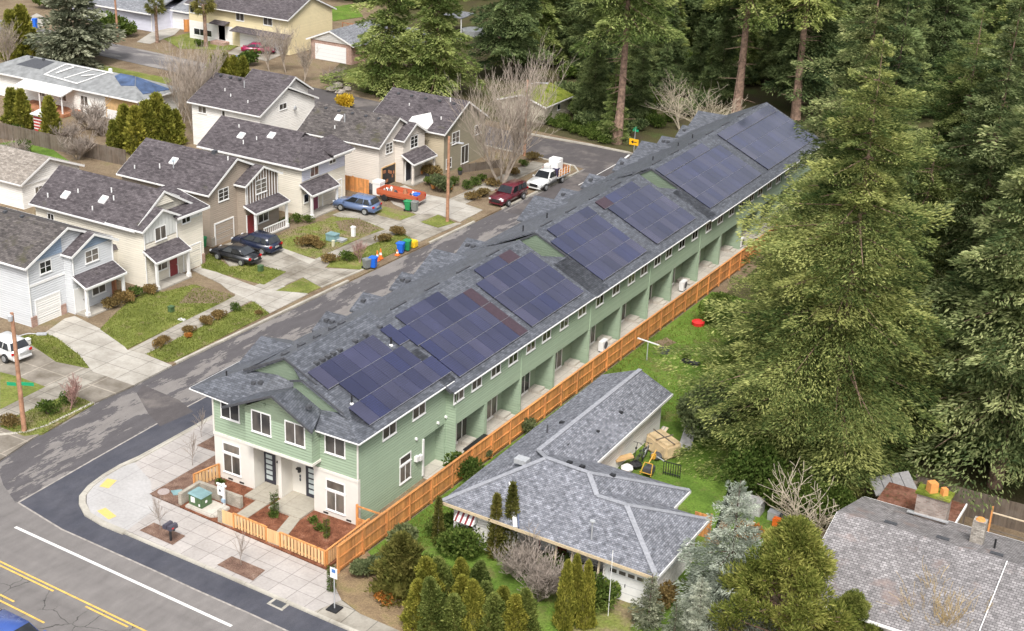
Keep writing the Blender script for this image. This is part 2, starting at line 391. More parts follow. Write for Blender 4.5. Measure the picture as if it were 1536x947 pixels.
W['rust'] = m_ground('mossy_rust_roof', [(0.4, (0.13, 0.055, 0.035)), (0.6, (0.20, 0.10, 0.07))], 1.2, 5, ((0.07, 0.07, 0.03), 0.55, 0.7))
W['glass'] = m_glass('window_glass')
W['carglass'] = m_glass('vehicle_glass', (0.01, 0.012, 0.015), (0.05, 0.055, 0.06), 0.04)
W['black'] = m_plain('black_metal', (0.02, 0.02, 0.022), 0.45, var=0.2)
W['dgrey'] = m_plain('dark_grey_metal', (0.07, 0.072, 0.08), 0.5, var=0.2)
W['lgrey'] = m_plain('light_grey_metal', (0.50, 0.51, 0.52), 0.4, 0.3, var=0.1)
W['solar'] = m_solar('solar_glass')
W['solarred'] = m_plain('dark_brown_solar_glass', (0.058, 0.035, 0.045), 0.3, var=0.2)
W['cedar'] = m_wood('orange_cedar', (0.59, 0.26, 0.088), var=0.38, weather=(0.40, 0.20, 0.09))
W['railgrey'] = m_plain('anodised_rail', (0.36, 0.36, 0.39), 0.4, 0.4)
W['cedarpale'] = m_wood('pale_cedar', (0.68, 0.44, 0.22), var=0.15)
W['oldfence'] = m_wood('weathered_fence_wood', (0.14, 0.11, 0.085), weather=(0.20, 0.17, 0.14))
W['deck'] = m_wood('reddish_deck_boards', (0.33, 0.15, 0.08))
W['polewood'] = m_plain('utility_pole_wood', (0.38, 0.20, 0.12), 0.85, var=0.35, scale=3)
W['bark'] = m_plain('conifer_bark', (0.26, 0.17, 0.125), 0.95, var=0.5, scale=3)
W['barkdark'] = m_plain('dark_bark', (0.12, 0.085, 0.065), 0.95, var=0.4, scale=3)
W['twig'] = m_plain('pale_bare_twigs', (0.36, 0.30, 0.245), 0.9, var=0.3, scale=2)
W['twigpale'] = m_plain('bleached_branches', (0.42, 0.36, 0.27), 0.9, var=0.3, scale=2)
W['twiggrey'] = m_plain('grey_brown_twigs', (0.30, 0.25, 0.21), 0.9, var=0.3, scale=2)
W['twigred'] = m_plain('reddish_twigs', (0.34, 0.20, 0.17), 0.9, var=0.3, scale=2)
W['fir'] = m_leaf('fir_needles', (0.055, 0.09, 0.032), (0.195, 0.24, 0.085), (0.50, 0.53, 0.21), clump=0.45)
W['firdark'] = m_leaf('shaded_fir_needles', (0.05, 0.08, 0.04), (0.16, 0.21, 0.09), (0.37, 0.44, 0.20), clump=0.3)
W['firbright'] = m_leaf('bright_fir_needles', (0.075, 0.115, 0.035), (0.22, 0.28, 0.095), (0.48, 0.53, 0.21), clump=0.4)
W['firpale'] = m_leaf('pale_grey_green_fir_needles', (0.07, 0.105, 0.045), (0.23, 0.275, 0.12), (0.54, 0.575, 0.29), clump=0.35)
W['pine'] = m_leaf('yellow_green_pine_needles', (0.08, 0.11, 0.025), (0.21, 0.24, 0.06), (0.42, 0.42, 0.13), clump=0.9)
W['spruce'] = m_leaf('blue_grey_spruce_needles', (0.20, 0.23, 0.19), (0.42, 0.46, 0.40), (0.70, 0.73, 0.66), clump=0.8)
W['sprucedull'] = m_leaf('grey_green_needles', (0.10, 0.12, 0.085), (0.23, 0.25, 0.18), (0.44, 0.46, 0.36), clump=0.6)
W['thuja'] = m_leaf('arborvitae_foliage', (0.10, 0.115, 0.022), (0.25, 0.255, 0.05), (0.46, 0.43, 0.10), clump=1.2)
W['thujagreen'] = m_leaf('green_arborvitae_foliage', (0.06, 0.09, 0.025), (0.16, 0.20, 0.055), (0.33, 0.37, 0.12), clump=1.1)
W['thujadull'] = m_leaf('olive_arborvitae_foliage', (0.075, 0.085, 0.025), (0.16, 0.16, 0.045), (0.30, 0.27, 0.09), clump=1.0)
W['shrub'] = m_leaf('green_shrub_leaves', (0.045, 0.08, 0.02), (0.10, 0.15, 0.035), (0.22, 0.27, 0.08), clump=1.0)
W['shrubpale'] = m_leaf('grey_green_shrub_leaves', (0.09, 0.12, 0.06), (0.18, 0.21, 0.10), (0.33, 0.36, 0.19), clump=1.0)
W['dry'] = m_leaf('dry_brown_leaves', (0.13, 0.09, 0.04), (0.25, 0.175, 0.075), (0.38, 0.29, 0.13), clump=1.0)
W['yellowleaf'] = m_leaf('golden_leaves', (0.30, 0.20, 0.02), (0.55, 0.40, 0.04), (0.75, 0.58, 0.10), clump=1.0)
W['orangeleaf'] = m_leaf('rusty_leaves', (0.30, 0.12, 0.03), (0.50, 0.22, 0.06), (0.65, 0.34, 0.12), clump=1.0)
W['palm'] = m_leaf('palm_fronds', (0.09, 0.10, 0.03), (0.19, 0.19, 0.06), (0.36, 0.32, 0.12), clump=1.0)
W['grassblade'] = m_leaf('grass_blades', (0.10, 0.12, 0.03), (0.18, 0.215, 0.05), (0.30, 0.32, 0.10), clump=0.25)
W['lawn'] = m_ground('lawn', [(0.38, (0.125, 0.145, 0.035)), (0.55, (0.18, 0.205, 0.05)), (0.72, (0.25, 0.225, 0.085))], 0.5, 7, ((0.23, 0.175, 0.10), 0.55, 0.72))
W['lawngreen'] = m_ground('green_lawn', [(0.35, (0.085, 0.145, 0.025)), (0.55, (0.13, 0.21, 0.035)), (0.75, (0.19, 0.235, 0.06))], 0.35, 7, ((0.17, 0.14, 0.065), 0.54, 0.70))  # brown patches stand for leaf litter and for tree shade put into the colour
W['lawnbrown'] = m_ground('patchy_lawn', [(0.4, (0.24, 0.19, 0.11)), (0.52, (0.19, 0.20, 0.06)), (0.66, (0.17, 0.22, 0.045))], 0.5, 7, ((0.26, 0.20, 0.13), 0.58, 0.7))
W['dirt'] = m_ground('bare_earth', [(0.35, (0.16, 0.115, 0.075)), (0.55, (0.23, 0.175, 0.115)), (0.75, (0.16, 0.15, 0.06))], 0.3, 8)
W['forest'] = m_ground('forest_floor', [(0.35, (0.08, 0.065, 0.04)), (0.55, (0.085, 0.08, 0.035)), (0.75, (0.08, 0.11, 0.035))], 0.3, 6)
W['mulch'] = m_ground('bark_mulch', [(0.35, (0.13, 0.05, 0.028)), (0.55, (0.23, 0.095, 0.055)), (0.75, (0.33, 0.17, 0.11))], 1.6, 14, fv=0.7)
W['mulchdull'] = m_ground('dull_bark_mulch', [(0.35, (0.14, 0.085, 0.065)), (0.55, (0.22, 0.14, 0.105)), (0.75, (0.33, 0.24, 0.19))], 1.6, 14, fv=0.7)
W['plaza'] = m_concrete('new_concrete', (0.43, 0.395, 0.37), 1.3, 1.06, 0.022, 0.2, (0.3, 0.25, 0), rot=RAD(2.6), jd=.6)
W['ramp'] = m_concrete('corner_ramp_concrete', (0.42, 0.405, 0.395), 4.2, 4.2, 0.02, 0.2, jd=.8)
W['conc'] = m_concrete('old_concrete', (0.45, 0.42, 0.37), 2.4, 1.9, 0.03, 0.55)
W['concold'] = m_concrete('stained_concrete', (0.36, 0.33, 0.28), 1.6, 1.6, 0.03, 0.9)
W['concdark'] = m_concrete('dark_stained_concrete', (0.27, 0.24, 0.20), 2.6, 2.1, 0.05, 0.9, jd=1.5)
W['porchconc'] = m_concrete('porch_concrete', (0.40, 0.365, 0.30), 2.2, 2.2, 0.01, 0.3)
W['patio'] = m_concrete('patio_concrete', (0.52, 0.48, 0.42), 1.6, 1.6, 0.015, 0.3)
W['kerb'] = m_concrete('kerb_concrete', (0.47, 0.44, 0.38), 3.0, 3.0, 0.015, 0.5)
W['asph_old'] = m_asphalt('patched_old_asphalt', (0.102, 0.094, 0.097), (0.215, 0.197, 0.185), 0.50, 0.515, scale=(0.42, 0.11, 1), speck=.3, nd=12, nr=.72)
W['asph_main'] = m_asphalt('grey_road_asphalt', (0.165, 0.152, 0.145), (0.215, 0.198, 0.187), 0.35, 0.7, scale=(0.05, 0.5, 1), cracks=True)
W['asph_new'] = m_asphalt('fresh_dark_asphalt', (0.060, 0.062, 0.078), (0.090, 0.090, 0.105), 0.35, 0.65, scale=(0.3, 0.3, 1))
W['asph_far'] = m_asphalt('far_street_asphalt', (0.15, 0.14, 0.14), (0.27, 0.25, 0.235), 0.48, 0.56, scale=(0.12, 0.5, 1))
W['asph_cul'] = m_asphalt('dark_street_asphalt', (0.095, 0.085, 0.085), (0.17, 0.15, 0.14), 0.50, 0.62, scale=(0.25, 0.2, 1))
W['paintw'] = m_plain('white_road_paint', (0.72, 0.71, 0.68), 0.7, var=0.15, scale=4)
W['painty'] = m_plain('yellow_road_paint', (0.70, 0.44, 0.10), 0.7, var=0.2, scale=4)
W['tactile'] = m_plain('yellow_tactile_pad', (0.62, 0.47, 0.15), 0.7, var=0.08, scale=8)
W['stone'] = m_brick('grey_stone_block', (0.36, 0.32, 0.26), (0.48, 0.43, 0.36), (0.30, 0.27, 0.22), 0.12, 0.06)
W['rbrick'] = m_brick('red_brick', (0.33, 0.15, 0.10), (0.45, 0.25, 0.18), (0.42, 0.38, 0.34))
W['chim'] = m_brick('weathered_chimney_brick', (0.24, 0.17, 0.14), (0.36, 0.29, 0.25), (0.30, 0.28, 0.25), .25, .1)
W['chimblk'] = m_brick('grey_chimney_brick', (0.22, 0.19, 0.16), (0.48, 0.44, 0.38), (0.22, 0.2, 0.18), .25, .1)
W['clay'] = m_plain('orange_clay', (0.66, 0.28, 0.08), 0.8)
W['boxgreen'] = m_plain('dark_green_enamel', (0.07, 0.13, 0.055), 0.5, var=0.15)
W['boxtop'] = m_plain('faded_blue_green_enamel', (0.20, 0.32, 0.33), 0.5, var=0.2, scale=2)
W['binblue'] = m_plain('blue_plastic', (0.012, 0.13, 0.62), 0.45)
W['bingreen'] = m_plain('green_plastic', (0.02, 0.25, 0.09), 0.45)
W['bingrey'] = m_plain('grey_plastic', (0.20, 0.21, 0.20), 0.5)
W['orange'] = m_plain('orange_plastic', (0.85, 0.18, 0.03), 0.5)
W['yellowp'] = m_plain('yellow_plastic', (0.85, 0.55, 0.03), 0.5)
W['redp'] = m_plain('red_plastic', (0.70, 0.03, 0.03), 0.5)
W['tarpblue'] = m_plain('blue_tarpaulin', (0.06, 0.095, 0.18), 0.6, var=0.45, scale=1.2)
W['tarptan'] = m_plain('tan_canvas', (0.48, 0.36, 0.21), 0.85, var=0.25, scale=2)
W['plywood'] = m_plain('bare_plywood', (0.55, 0.36, 0.17), 0.8, var=0.2, scale=2)
W['plank'] = m_plain('grey_planks', (0.36, 0.35, 0.34), 0.8, var=0.25, scale=2)
W['plankpale'] = m_plain('pale_lumber', (0.68, 0.56, 0.40), 0.8, var=0.2, scale=2)
W['boulder'] = m_plain('grey_brown_rock', (0.33, 0.29, 0.25), 0.9, var=0.35, scale=2)
W['doorred'] = m_plain('dark_red_paint', (0.22, 0.03, 0.035), 0.5)
W['doorplum'] = m_plain('plum_paint', (0.20, 0.05, 0.09), 0.5)
W['doordark'] = m_plain('charcoal_paint', (0.035, 0.035, 0.05), 0.4)
W['frost'] = m_plain('frosted_glass', (0.52, 0.58, 0.58), 0.25, var=0.08)
W['tyre'] = m_plain('tyre_rubber', (0.018, 0.018, 0.018), 0.85)
W['rim'] = m_plain('alloy_rim', (0.45, 0.46, 0.47), 0.35, 0.6)
W['tail'] = m_plain('red_lens', (0.45, 0.01, 0.01), 0.2)
W['head'] = m_plain('clear_lens', (0.70, 0.72, 0.74), 0.15)
W['chrome'] = m_plain('bright_metal', (0.6, 0.6, 0.6), 0.2, 0.8)
W['signgreen'] = m_plain('green_sign_sheet', (0.01, 0.30, 0.13), 0.5)
W['signyellow'] = m_plain('yellow_sign_sheet', (0.90, 0.45, 0.01), 0.5)
W['water'] = m_plain('swimming_pool_blue', (0.05, 0.45, 0.55), 0.3)
W['ymetal'] = m_plain('yellow_machine_paint', (0.55, 0.31, 0.04), 0.45)
# ------------------------------------------------------------------ ground, roads, pavements
def pp(L, z=0.0): return [at(x, y, z) for x, y in L]
flat('ground', [(-420, -60), (250, -60), (250, 520), (-420, 520)], -0.03, W['dirt'])
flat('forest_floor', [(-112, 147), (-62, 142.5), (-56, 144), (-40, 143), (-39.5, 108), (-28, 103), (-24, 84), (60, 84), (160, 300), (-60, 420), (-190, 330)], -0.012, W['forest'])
flat('side_street', [(-68.2, 50), (-59.0, 50), (-59.2, 66), (-58.3, 140), (-66.2, 140), (-66.5, 114.9), (-68.05, 64)], 0.0, W['asph_old'])
flat('dead_end_street', [(-65.9, 116), (-57.6, 116), (-57.4, 141.2), (-63.2, 142.3), (-68.4, 142.1), (-77, 141.6), (-135, 146.4), (-240, 152.5), (-240, 143.5), (-145, 140.6), (-130, 139.6), (-74.0, 134.4), (-66, 133.6)], 0.004, W['asph_cul'])
flat('far_street', [(-135, 146.4), (-240, 152.5), (-240, 143.5), (-145, 140.6), (-120, 139.0), (-120, 145.2)], 0.008, W['asph_far'])
MAIN = lambda x: 52.0 - 0.045 * (x + 54.3)
flat('main_road', [(-260, 26), (120, 10), (120, MAIN(120)), (-54.3, 51.62), (-60.3, 54.4), (-69, 56.5), (-71, 55.2), (-260, 64)], 0.004, W['asph_main'])
flat('intersection', [(-59.3, 52.6), (-62.2, 50.9), (-64.5, 52.0), (-68.4, 54.6), (-69.6, 56.2), (-68.0, 58.6), (-68.0, 64.2), (-59.3, 64.2)], 0.007, W['asph_old'])
SEAM = [(-62.4, 78), (-62.5, 66.1), (-62.3, 57.3), (-62.1, 51.0), (-57.7, 50.25), (-50.5, 49.95), (-46.9, 49.75), (-42.9, 49.6), (-36, 49.2), (-20, 48.3), (-20, MAIN(-20) + .02), (-54.3, 51.98), (-58.9, 52.85), (-60.0, 54.7), (-60.2, 57.7), (-59.9, 59.2), (-59.7, 66), (-59.3, 78)]
flat('new_asphalt_strip', SEAM, 0.011, W['asph_new'])
sm = MB()
for a, b in zip(SEAM[:9], SEAM[1:10]):
    d = Vector((b[0] - a[0], b[1] - a[1], 0)); n = Vector((-d.y, d.x, 0)).normalized() * 0.06
    sm.poly([(a[0] - n.x, a[1] - n.y, .014), (b[0] - n.x, b[1] - n.y, .014), (b[0] + n.x, b[1] + n.y, .014), (a[0] + n.x, a[1] + n.y, .014)])
sm.build('asphalt_seam', m_plain('pale_seam_grit', (0.34, 0.31, 0.28), 0.9, var=0.35, scale=3))['kind'] = 'structure'
flat('asphalt_patch', pp([(215, 578), (268, 600), (290, 618), (240, 640), (222, 620), (205, 590)]), 0.016, W['asph_cul'])
# painted markings
def strip(b, p0, p1, wd, z):
    d = Vector((p1[0] - p0[0], p1[1] - p0[1], 0)); n = Vector((-d.y, d.x, 0)).normalized() * wd / 2
    b.poly([(p0[0] + n.x, p0[1] + n.y, z), (p0[0] - n.x, p0[1] - n.y, z), (p1[0] - n.x, p1[1] - n.y, z), (p1[0] + n.x, p1[1] + n.y, z)])
b = MB(); strip(b, (-60.1, 48.95), (-43.1, 48.2), 0.2, 0.018); b.build('white_edge_line', W['paintw'])['kind'] = 'structure'
b = MB(); strip(b, (-90, 47.3), (-25, 44.5), 0.12, 0.018); strip(b, (-90, 47.05), (-53.3, 45.45), 0.12, 0.018); strip(b, (-50.8, 45.35), (-47.6, 45.2), 0.12, 0.018)
b.build('yellow_centre_lines', W['painty'])['kind'] = 'structure'
b = MB(); strip(b, (-80, 44.75), (-54.3, 43.6), 0.12, 0.018); strip(b, (-80, 44.45), (-51.5, 43.1), 0.12, 0.018)
b.build('yellow_lane_lines', W['painty'])['kind'] = 'structure'
b = MB(); strip(b, (-64.6, 141.6), (-64.2, 138.2), 0.25, 0.018); strip(b, (-64.2, 138.2), (-64.0, 128.0), 0.09, 0.018)
b.build('dead_end_line', W['paintw'])['kind'] = 'structure'
# kerbs
def kerb(name, pts, wd=0.32, z=0.14):
    b = MB()
    L = []; R = []
    for i, p in enumerate(pts):
        a = pts[max(i - 1, 0)]; c = pts[min(i + 1, len(pts) - 1)]
        d = Vector((c[0] - a[0], c[1] - a[1], 0)).normalized(); n = Vector((-d.y, d.x, 0)) * wd / 2
        L.append((p[0] + n.x, p[1] + n.y)); R.append((p[0] - n.x, p[1] - n.y))
    b.prism(L + R[::-1], -0.05, z)
    o = b.build(name, W['kerb'], bevel=0.03); o['kind'] = 'structure'; return o
kerb('kerb', [(-59.3, 128), (-59.5, 100), (-59.75, 80), (-59.9, 66), (-59.95, 59.2), (-60.15, 57.7), (-60.1, 56.2), (-59.85, 54.7), (-59.4, 53.6), (-58.75, 52.95), (-57.6, 52.25), (-56.0, 51.98), (-54.3, 51.95)], 0.42, 0.13)
kerb('kerb', [(-54.3, 51.95), (-46.8, 51.7), (-39.5, 51.4), (-20, 50.6)], 0.22, 0.14)
kerb('kerb', [(-90, 57.0), (-71.6, 55.75), (-69.6, 56.4), (-68.5, 57.6), (-68.12, 59), (-68.1, 63.2)], 0.26, 0.14)
kerb('kerb', [(-68.0, 71.3), (-67.4, 92.0)], 0.26, 0.14)
kerb('kerb', pp([(481, 431), (545, 404)], .1), 0.26, 0.14)
kerb('kerb', [(-66.95, 104.0), (-66.7, 111.5)], 0.26, 0.14)
kerb('kerb', [(-66.55, 116.5), (-66.1, 132.0), (-67.5, 133.7), (-74, 134.2), (-90, 135.5)], 0.26, 0.14)
kerb('kerb', [(-80, 141.9), (-70.0, 142.2), (-65, 142.0), (-61.5, 140.6), (-58.8, 138.0), (-57.4, 134.0)], 0.3, 0.16)
# right side: new sidewalk, ramp, beds
flat('sidewalk', [(-59.7, 57.6), (-54.3, 52.06), (-40.2, 51.52), (-39.6, 53.2), (-42.0, 55.1), (-53.4, 55.75), (-56.15, 55.9), (-56.05, 128), (-59.5, 128), (-59.75, 66)], 0.12, W['plaza'], z0=-0.06)
flat('corner_ramp', [(-59.75, 58.4), (-59.95, 57.6), (-59.9, 56.2), (-59.65, 54.75), (-59.2, 53.75), (-58.55, 53.1), (-57.5, 52.4), (-56.0, 52.12), (-54.3, 52.06), (-54.6, 54.6), (-57.2, 57.2)], 0.128, W['ramp'])
flat('tactile_pad', [(-59.35, 54.95), (-59.65, 55.95), (-59.0, 56.1), (-58.7, 55.1)], 0.134, W['tactile'])
flat('tactile_pad', [(-57.35, 52.75), (-57.2, 53.3), (-55.95, 52.95), (-56.05, 52.4)], 0.134, W['tactile'])
flat('old_sidewalk', [(-40.2, 51.52), (-20, 50.7), (-20, 51.9), (-38.0, 52.7), (-39.6, 53.2)], 0.115, W['concold'], z0=-0.06)
flat('mulch_bed', [(-56.15, 55.95), (-53.6, 55.85), (-53.6, 60.3), (-54.4, 60.3), (-54.4, 74), (-56.05, 74)], 0.15, W['mulchdull'], z0=-0.02)
flat('mulch_bed', [(-53.6, 55.85), (-42.2, 55.2), (-42.0, 60.3), (-53.6, 60.3)], 0.13, W['mulch'], z0=-0.02)
for q in (((-53.7, 52.5), (-53.6, 53.6), (-51.05, 53.5), (-51.0, 52.35)), ((-47.5, 52.15), (-47.4, 53.3), (-44.9, 53.2), (-44.8, 52.0)), ((-58.0, 62.3), (-57.9, 65.2), (-56.2, 65.2), (-56.2, 62.3))):
    flat('mulch_bed', list(q), 0.145, W['mulchdull'])
for q in (((-51.15, 58.9), (-49.32, 58.9), (-49.32, 61), (-51.15, 61)), ((-50.15, 55.75), (-49.35, 55.75), (-49.35, 58.9), (-50.25, 58.9)), ((-49.03, 58.6), (-46.62, 58.6), (-46.62, 61), (-49.03, 61)), ((-46.65, 55.6), (-45.8, 55.6), (-46.64, 58.6), (-47.4, 58.6))):
    flat('entry_walk', list(q), 0.17 if q[2][1] < 59 else 0.24, W['porchconc'], z0=-0.02)
flat('patio', [(-44.2, 67.0), (-41.5, 67.0), (-40.9, 140), (-44.2, 140)], 0.10, W['patio'], z0=-0.02)
flat('side_yard', [(-43.4, 58.6), (-41.5, 58.6), (-41.5, 67.0), (-43.4, 67.0)], 0.08, W['dirt'])
flat('corner_verge', [(-41.3, 55.4), (-41.4, 53.9), (-39.6, 53.25), (-38.0, 52.72), (-20, 51.9), (-20, 54), (-33, 54.6), (-38, 56.2), (-41.3, 58)], 0.10, m_ground('leaf_litter_verge', [(0.35, (0.19, 0.13, 0.085)), (0.55, (0.29, 0.21, 0.12)), (0.75, (0.2, 0.18, 0.07))], 0.8, 10))
flat('back_lawn', [(-41.3, 58), (-33, 54.8), (-22, 56), (-21, 84), (-27, 101), (-34, 108), (-40.6, 108)], 0.03, W['lawngreen'])
flat('side_path', [(-28.2, 84), (-27.0, 84), (-26.0, 77), (-24.9, 70), (-24.4, 70), (-25.0, 76)], 0.036, W['dirt'])
flat('bare_patch', pp([(978, 515), (1000, 507), (1015, 515), (995, 522)]), 0.036, W['dirt'])
flat('lower_garden', [(-20.5, 50.2), (-5, 49.5), (-5, 82), (-19, 82), (-21, 60)], 0.02, W['dirt'])
flat('garage_apron', [(-27.8, 55), (-25.0, 55), (-25.2, 62), (-27.9, 62)], 0.04, W['lawnbrown'])
# left side
flat('front_yard', [(-125, 57.6), (-90, 57.1), (-71.6, 55.9), (-69.7, 56.6), (-68.6, 57.8), (-68.2, 63), (-66.6, 115), (-66.2, 132), (-67.6, 133.6), (-74, 134.1), (-120, 137.5)], 0.06, W['dirt'], z0=-0.02)
def yard(name, px, z, mat, z0=0.0): return flat(name, pp(px, z), z, mat, z0=z0)
yard('driveway', [(0, 500), (30, 505), (84, 543), (133, 553), (175, 560), (201, 578), (139, 605), (60, 650), (0, 690), (-60, 690), (-60, 520)], 0.10, W['concdark'])
flat('sidewalk', [(-73.0, 57.2), (-70.6, 56.9), (-70.5, 70), (-71.2, 84), (-70.2, 115), (-70.0, 132.5), (-72.0, 132.5), (-72.3, 115), (-73.1, 84), (-72.3, 70)], 0.105, W['concold'], z0=0.0)
yard('driveway', [(97, 478), (112, 474), (148, 492), (175, 505), (191, 525), (219, 532), (258, 548), (200, 578), (140, 558), (118, 532), (84, 506), (66, 500)], 0.112, W['conc'])
yard('driveway', [(288, 405), (301, 399), (332, 411), (400, 436), (425, 428), (462, 441), (440, 452), (404, 470), (378, 452), (345, 437), (330, 425)], 0.112, W['conc'])
yard('driveway', [(322, 372), (350, 362), (410, 373), (474, 391), (488, 402), (544, 405), (481, 431), (455, 416), (428, 407), (385, 397), (345, 400)], 0.112, W['concold'])
yard('driveway', [(499, 322), (525, 313), (565, 322), (600, 331), (632, 334), (657, 342), (684, 334), (692, 335), (626, 364), (602, 349), (577, 343), (520, 331)], 0.112, W['concold'])
yard('driveway', [(575, 288), (607, 278), (632, 290), (680, 300), (724, 315), (690, 333), (657, 321), (625, 321), (590, 306)], 0.114, W['conc'])
yard('plank_walk', [(408, 371), (412, 368), (474, 390), (464, 396)], 0.13, W['kerb'])
yard('lawn', [(28, 505), (66, 500), (84, 506), (118, 532), (134, 552), (84, 542)], 0.12, W['lawn'])
yard('lawn', [(0, 558), (30, 566), (68, 580), (0, 614)], 0.12, W['lawn'])
yard('lawn', [(10, 630), (100, 592), (108, 592), (141, 605), (64, 650), (36, 654), (0, 640)], 0.12, W['lawnbrown'])
yard('lawn', [(191, 523), (150, 494), (165, 478), (190, 455), (215, 440), (245, 438), (290, 427), (352, 444), (327, 457)], 0.12, W['lawn'])
yard('bare_patch', [(268, 455), (290, 432), (330, 430), (353, 443), (330, 455)], 0.124, W['dirt'])
yard('lawn', [(219, 531), (250, 543), (262, 541), (404, 470), (380, 452)], 0.12, W['lawn'])
yard('lawn', [(302, 388), (314, 380), (345, 400), (385, 397), (429, 408), (396, 427), (302, 402)], 0.12, W['lawn'])
yard('lawn', [(414, 436), (455, 417), (481, 431), (461, 440)], 0.12, W['lawn'])
yard('lawn', [(406, 360), (433, 346), (467, 336), (499, 325), (538, 328), (577, 344), (528, 362), (474, 388), (410, 369)], 0.12, W['lawnbrown'])
yard('bare_patch', [(503, 332), (538, 328), (570, 343), (545, 352), (510, 345)], 0.124, W['dirt'])
yard('lawn', [(490, 400), (500, 388), (538, 375), (602, 349), (625, 362), (565, 391), (545, 404)], 0.12, W['lawn'])
yard('lawn', [(565, 307), (585, 312), (625, 322), (599, 331), (560, 321)], 0.12, W['lawnbrown'])
yard('lawn', [(631, 333), (657, 322), (683, 334), (657, 341)], 0.122, W['lawn'])
yard('lawn', [(0, 215), (40, 208), (80, 225), (110, 246), (60, 248), (0, 258)], 0.1, W['lawngreen'])
yard('lawn', [(245, 58), (300, 46), (376, 60), (345, 75), (270, 73)], 0.03, W['lawn'])
yard('lawn', [(150, 97), (262, 119), (250, 126), (145, 105)], 0.03, W['lawn'])
yard('lawn', [(488, 12), (530, 6), (545, 25), (500, 32)], 0.03, W['lawngreen'])
yard('lawn', [(510, 108), (545, 98), (560, 118), (540, 126), (515, 122)], 0.03, W['lawn'])
yard('driveway', [(205, 63), (240, 40), (276, 38), (262, 52), (225, 66)], 0.02, W['conc'])
yard('driveway', [(340, 80), (372, 62), (440, 75), (400, 92)], 0.02, W['concold'])
yard('driveway', [(0, 50), (55, 20), (75, 30), (45, 55), (20, 62)], 0.02, W['conc'])
# ------------------------------------------------------------------ building parts
def P3(o, pl, u, z, d):
    """wall coordinates: o '+x' (faces the street / fence side), '-y' (faces the camera road), '+y', '-x'"""
    return {'+x': (pl + d, u, z), '-y': (u, pl - d, z), '-x': (pl - d, u, z), '+y': (u, pl + d, z)}[o]
def wbox(b, o, pl, u0, u1, z0, z1, d0, d1):
    a = P3(o, pl, u0, z0, d0); c = P3(o, pl, u1, z1, d1); b.box(a[0], c[0], a[1], c[1], a[2], c[2]); return b
def window(root, o, pl, uc, z0, z1, wd, cols=2, rows=1, frame=0.07, trim=None, gm=None, proud=0.04):
    u0, u1 = uc - wd / 2, uc + wd / 2
    b = MB()
    for a, c in ((u0, u0 + frame), (u1 - frame, u1)): wbox(b, o, pl, a, c, z0, z1, 0.0, proud)
    for a, c in ((z0, z0 + frame), (z1 - frame, z1)): wbox(b, o, pl, u0 + frame, u1 - frame, a, c, 0.0, proud)
    for i in range(1, cols):
        m = u0 + (u1 - u0) * i / cols; wbox(b, o, pl, m - frame * .4, m + frame * .4, z0 + frame, z1 - frame, 0.0, proud - 0.006)
    for i in range(1, rows):
        m = z0 + (z1 - z0) * i / rows; wbox(b, o, pl, u0 + frame, u1 - frame, m - frame * .25, m + frame * .25, 0.0, proud - 0.012)
    wbox(b, o, pl, u0 - 0.03, u1 + 0.03, z0 - 0.05, z0, 0.0, proud + 0.03)
    f = b.build('window', trim or W['white'], root)
    g = MB(); wbox(g, o, pl, u0 + frame * .9, u1 - frame * .9, z0 + frame * .9, z1 - frame * .9, 0.004, 0.014)
    g.build('pane', gm or W['glass'], f)
    return f
def slab(prof_pts, th): pass
def gable_roof(root, axis, a0, a1, u0, u1, ze, zr, mat, over=0.35, rake=0.3, th=0.14, ridge=None, fascia=True, fm=None, name='roof'):
    """gable roof whose ridge runs along axis ('x' or 'y') from a0 to a1, walls from u0 to u1 across"""
    um = ridge if ridge is not None else (u0 + u1) / 2
    s0 = (zr - ze) / (um - u0); s1 = (zr - ze) / (u1 - um)
    A0, A1 = a0 - rake, a1 + rake
    U0, U1 = u0 - over, u1 + over
    p = [(U0, ze - s0 * over), (um, zr), (U1, ze - s1 * over), (U1, ze - s1 * over - th), (um, zr - th), (U0, ze - s0 * over - th)]
    r = MB().extrude([(u, z + th) for u, z in p], axis, A0, A1).build(name, mat, root)
    if fascia:
        b = MB(); e = 0.035
        for a, c in ((A0 - e, A0 - 0.002), (A1 + 0.002, A1 + e)):
            q = [(U0 - e, ze - s0 * over + th * .75), (um, zr + th * .75), (U1 + e, ze - s1 * over + th * .75), (U1 + e, ze - s1 * over - 0.1), (um, zr - 0.1), (U0 - e, ze - s0 * over - 0.1)]
            MB().extrude(q, axis, a, c).build('fascia', fm or W['white'], r)
        for u, s, k in ((U0, s0, -1), (U1, s1, 1)):
            zz = ze - s * over; g = MB()
            if axis == 'x': g.box(A0, A1, u + k * 0.003, u + k * 0.11, zz - 0.02, zz + th * .7)
            else: g.box(u + k * 0.003, u + k * 0.11, A0, A1, zz - 0.02, zz + th * .7)
            g.build('gutter', fm or W['white'], r)
    return r
def gable_wall(b, axis, a0, a1, u0, u1, z0, ze, zr, ridge=None):
    um = ridge if ridge is not None else (u0 + u1) / 2
    b.extrude([(u0, z0), (u1, z0), (u1, ze), (um, zr), (u0, ze)], axis, a0, a1); return b
def plane_piece(b, pts, th=0.12):
    """a roof sheet with thickness: pts counter-clockwise seen from above"""
    n = len(pts); k = len(b.v)
    b.v += [tuple(p) for p in pts] + [(p[0], p[1], p[2] - th) for p in pts]
    b.f.append(tuple(k + i for i in range(n))); b.f.append(tuple(k + n + i for i in range(n - 1, -1, -1)))
    for i in range(n):
        j = (i + 1) % n; b.f.append((k + i, k + n + i, k + n + j, k + j))
    return b
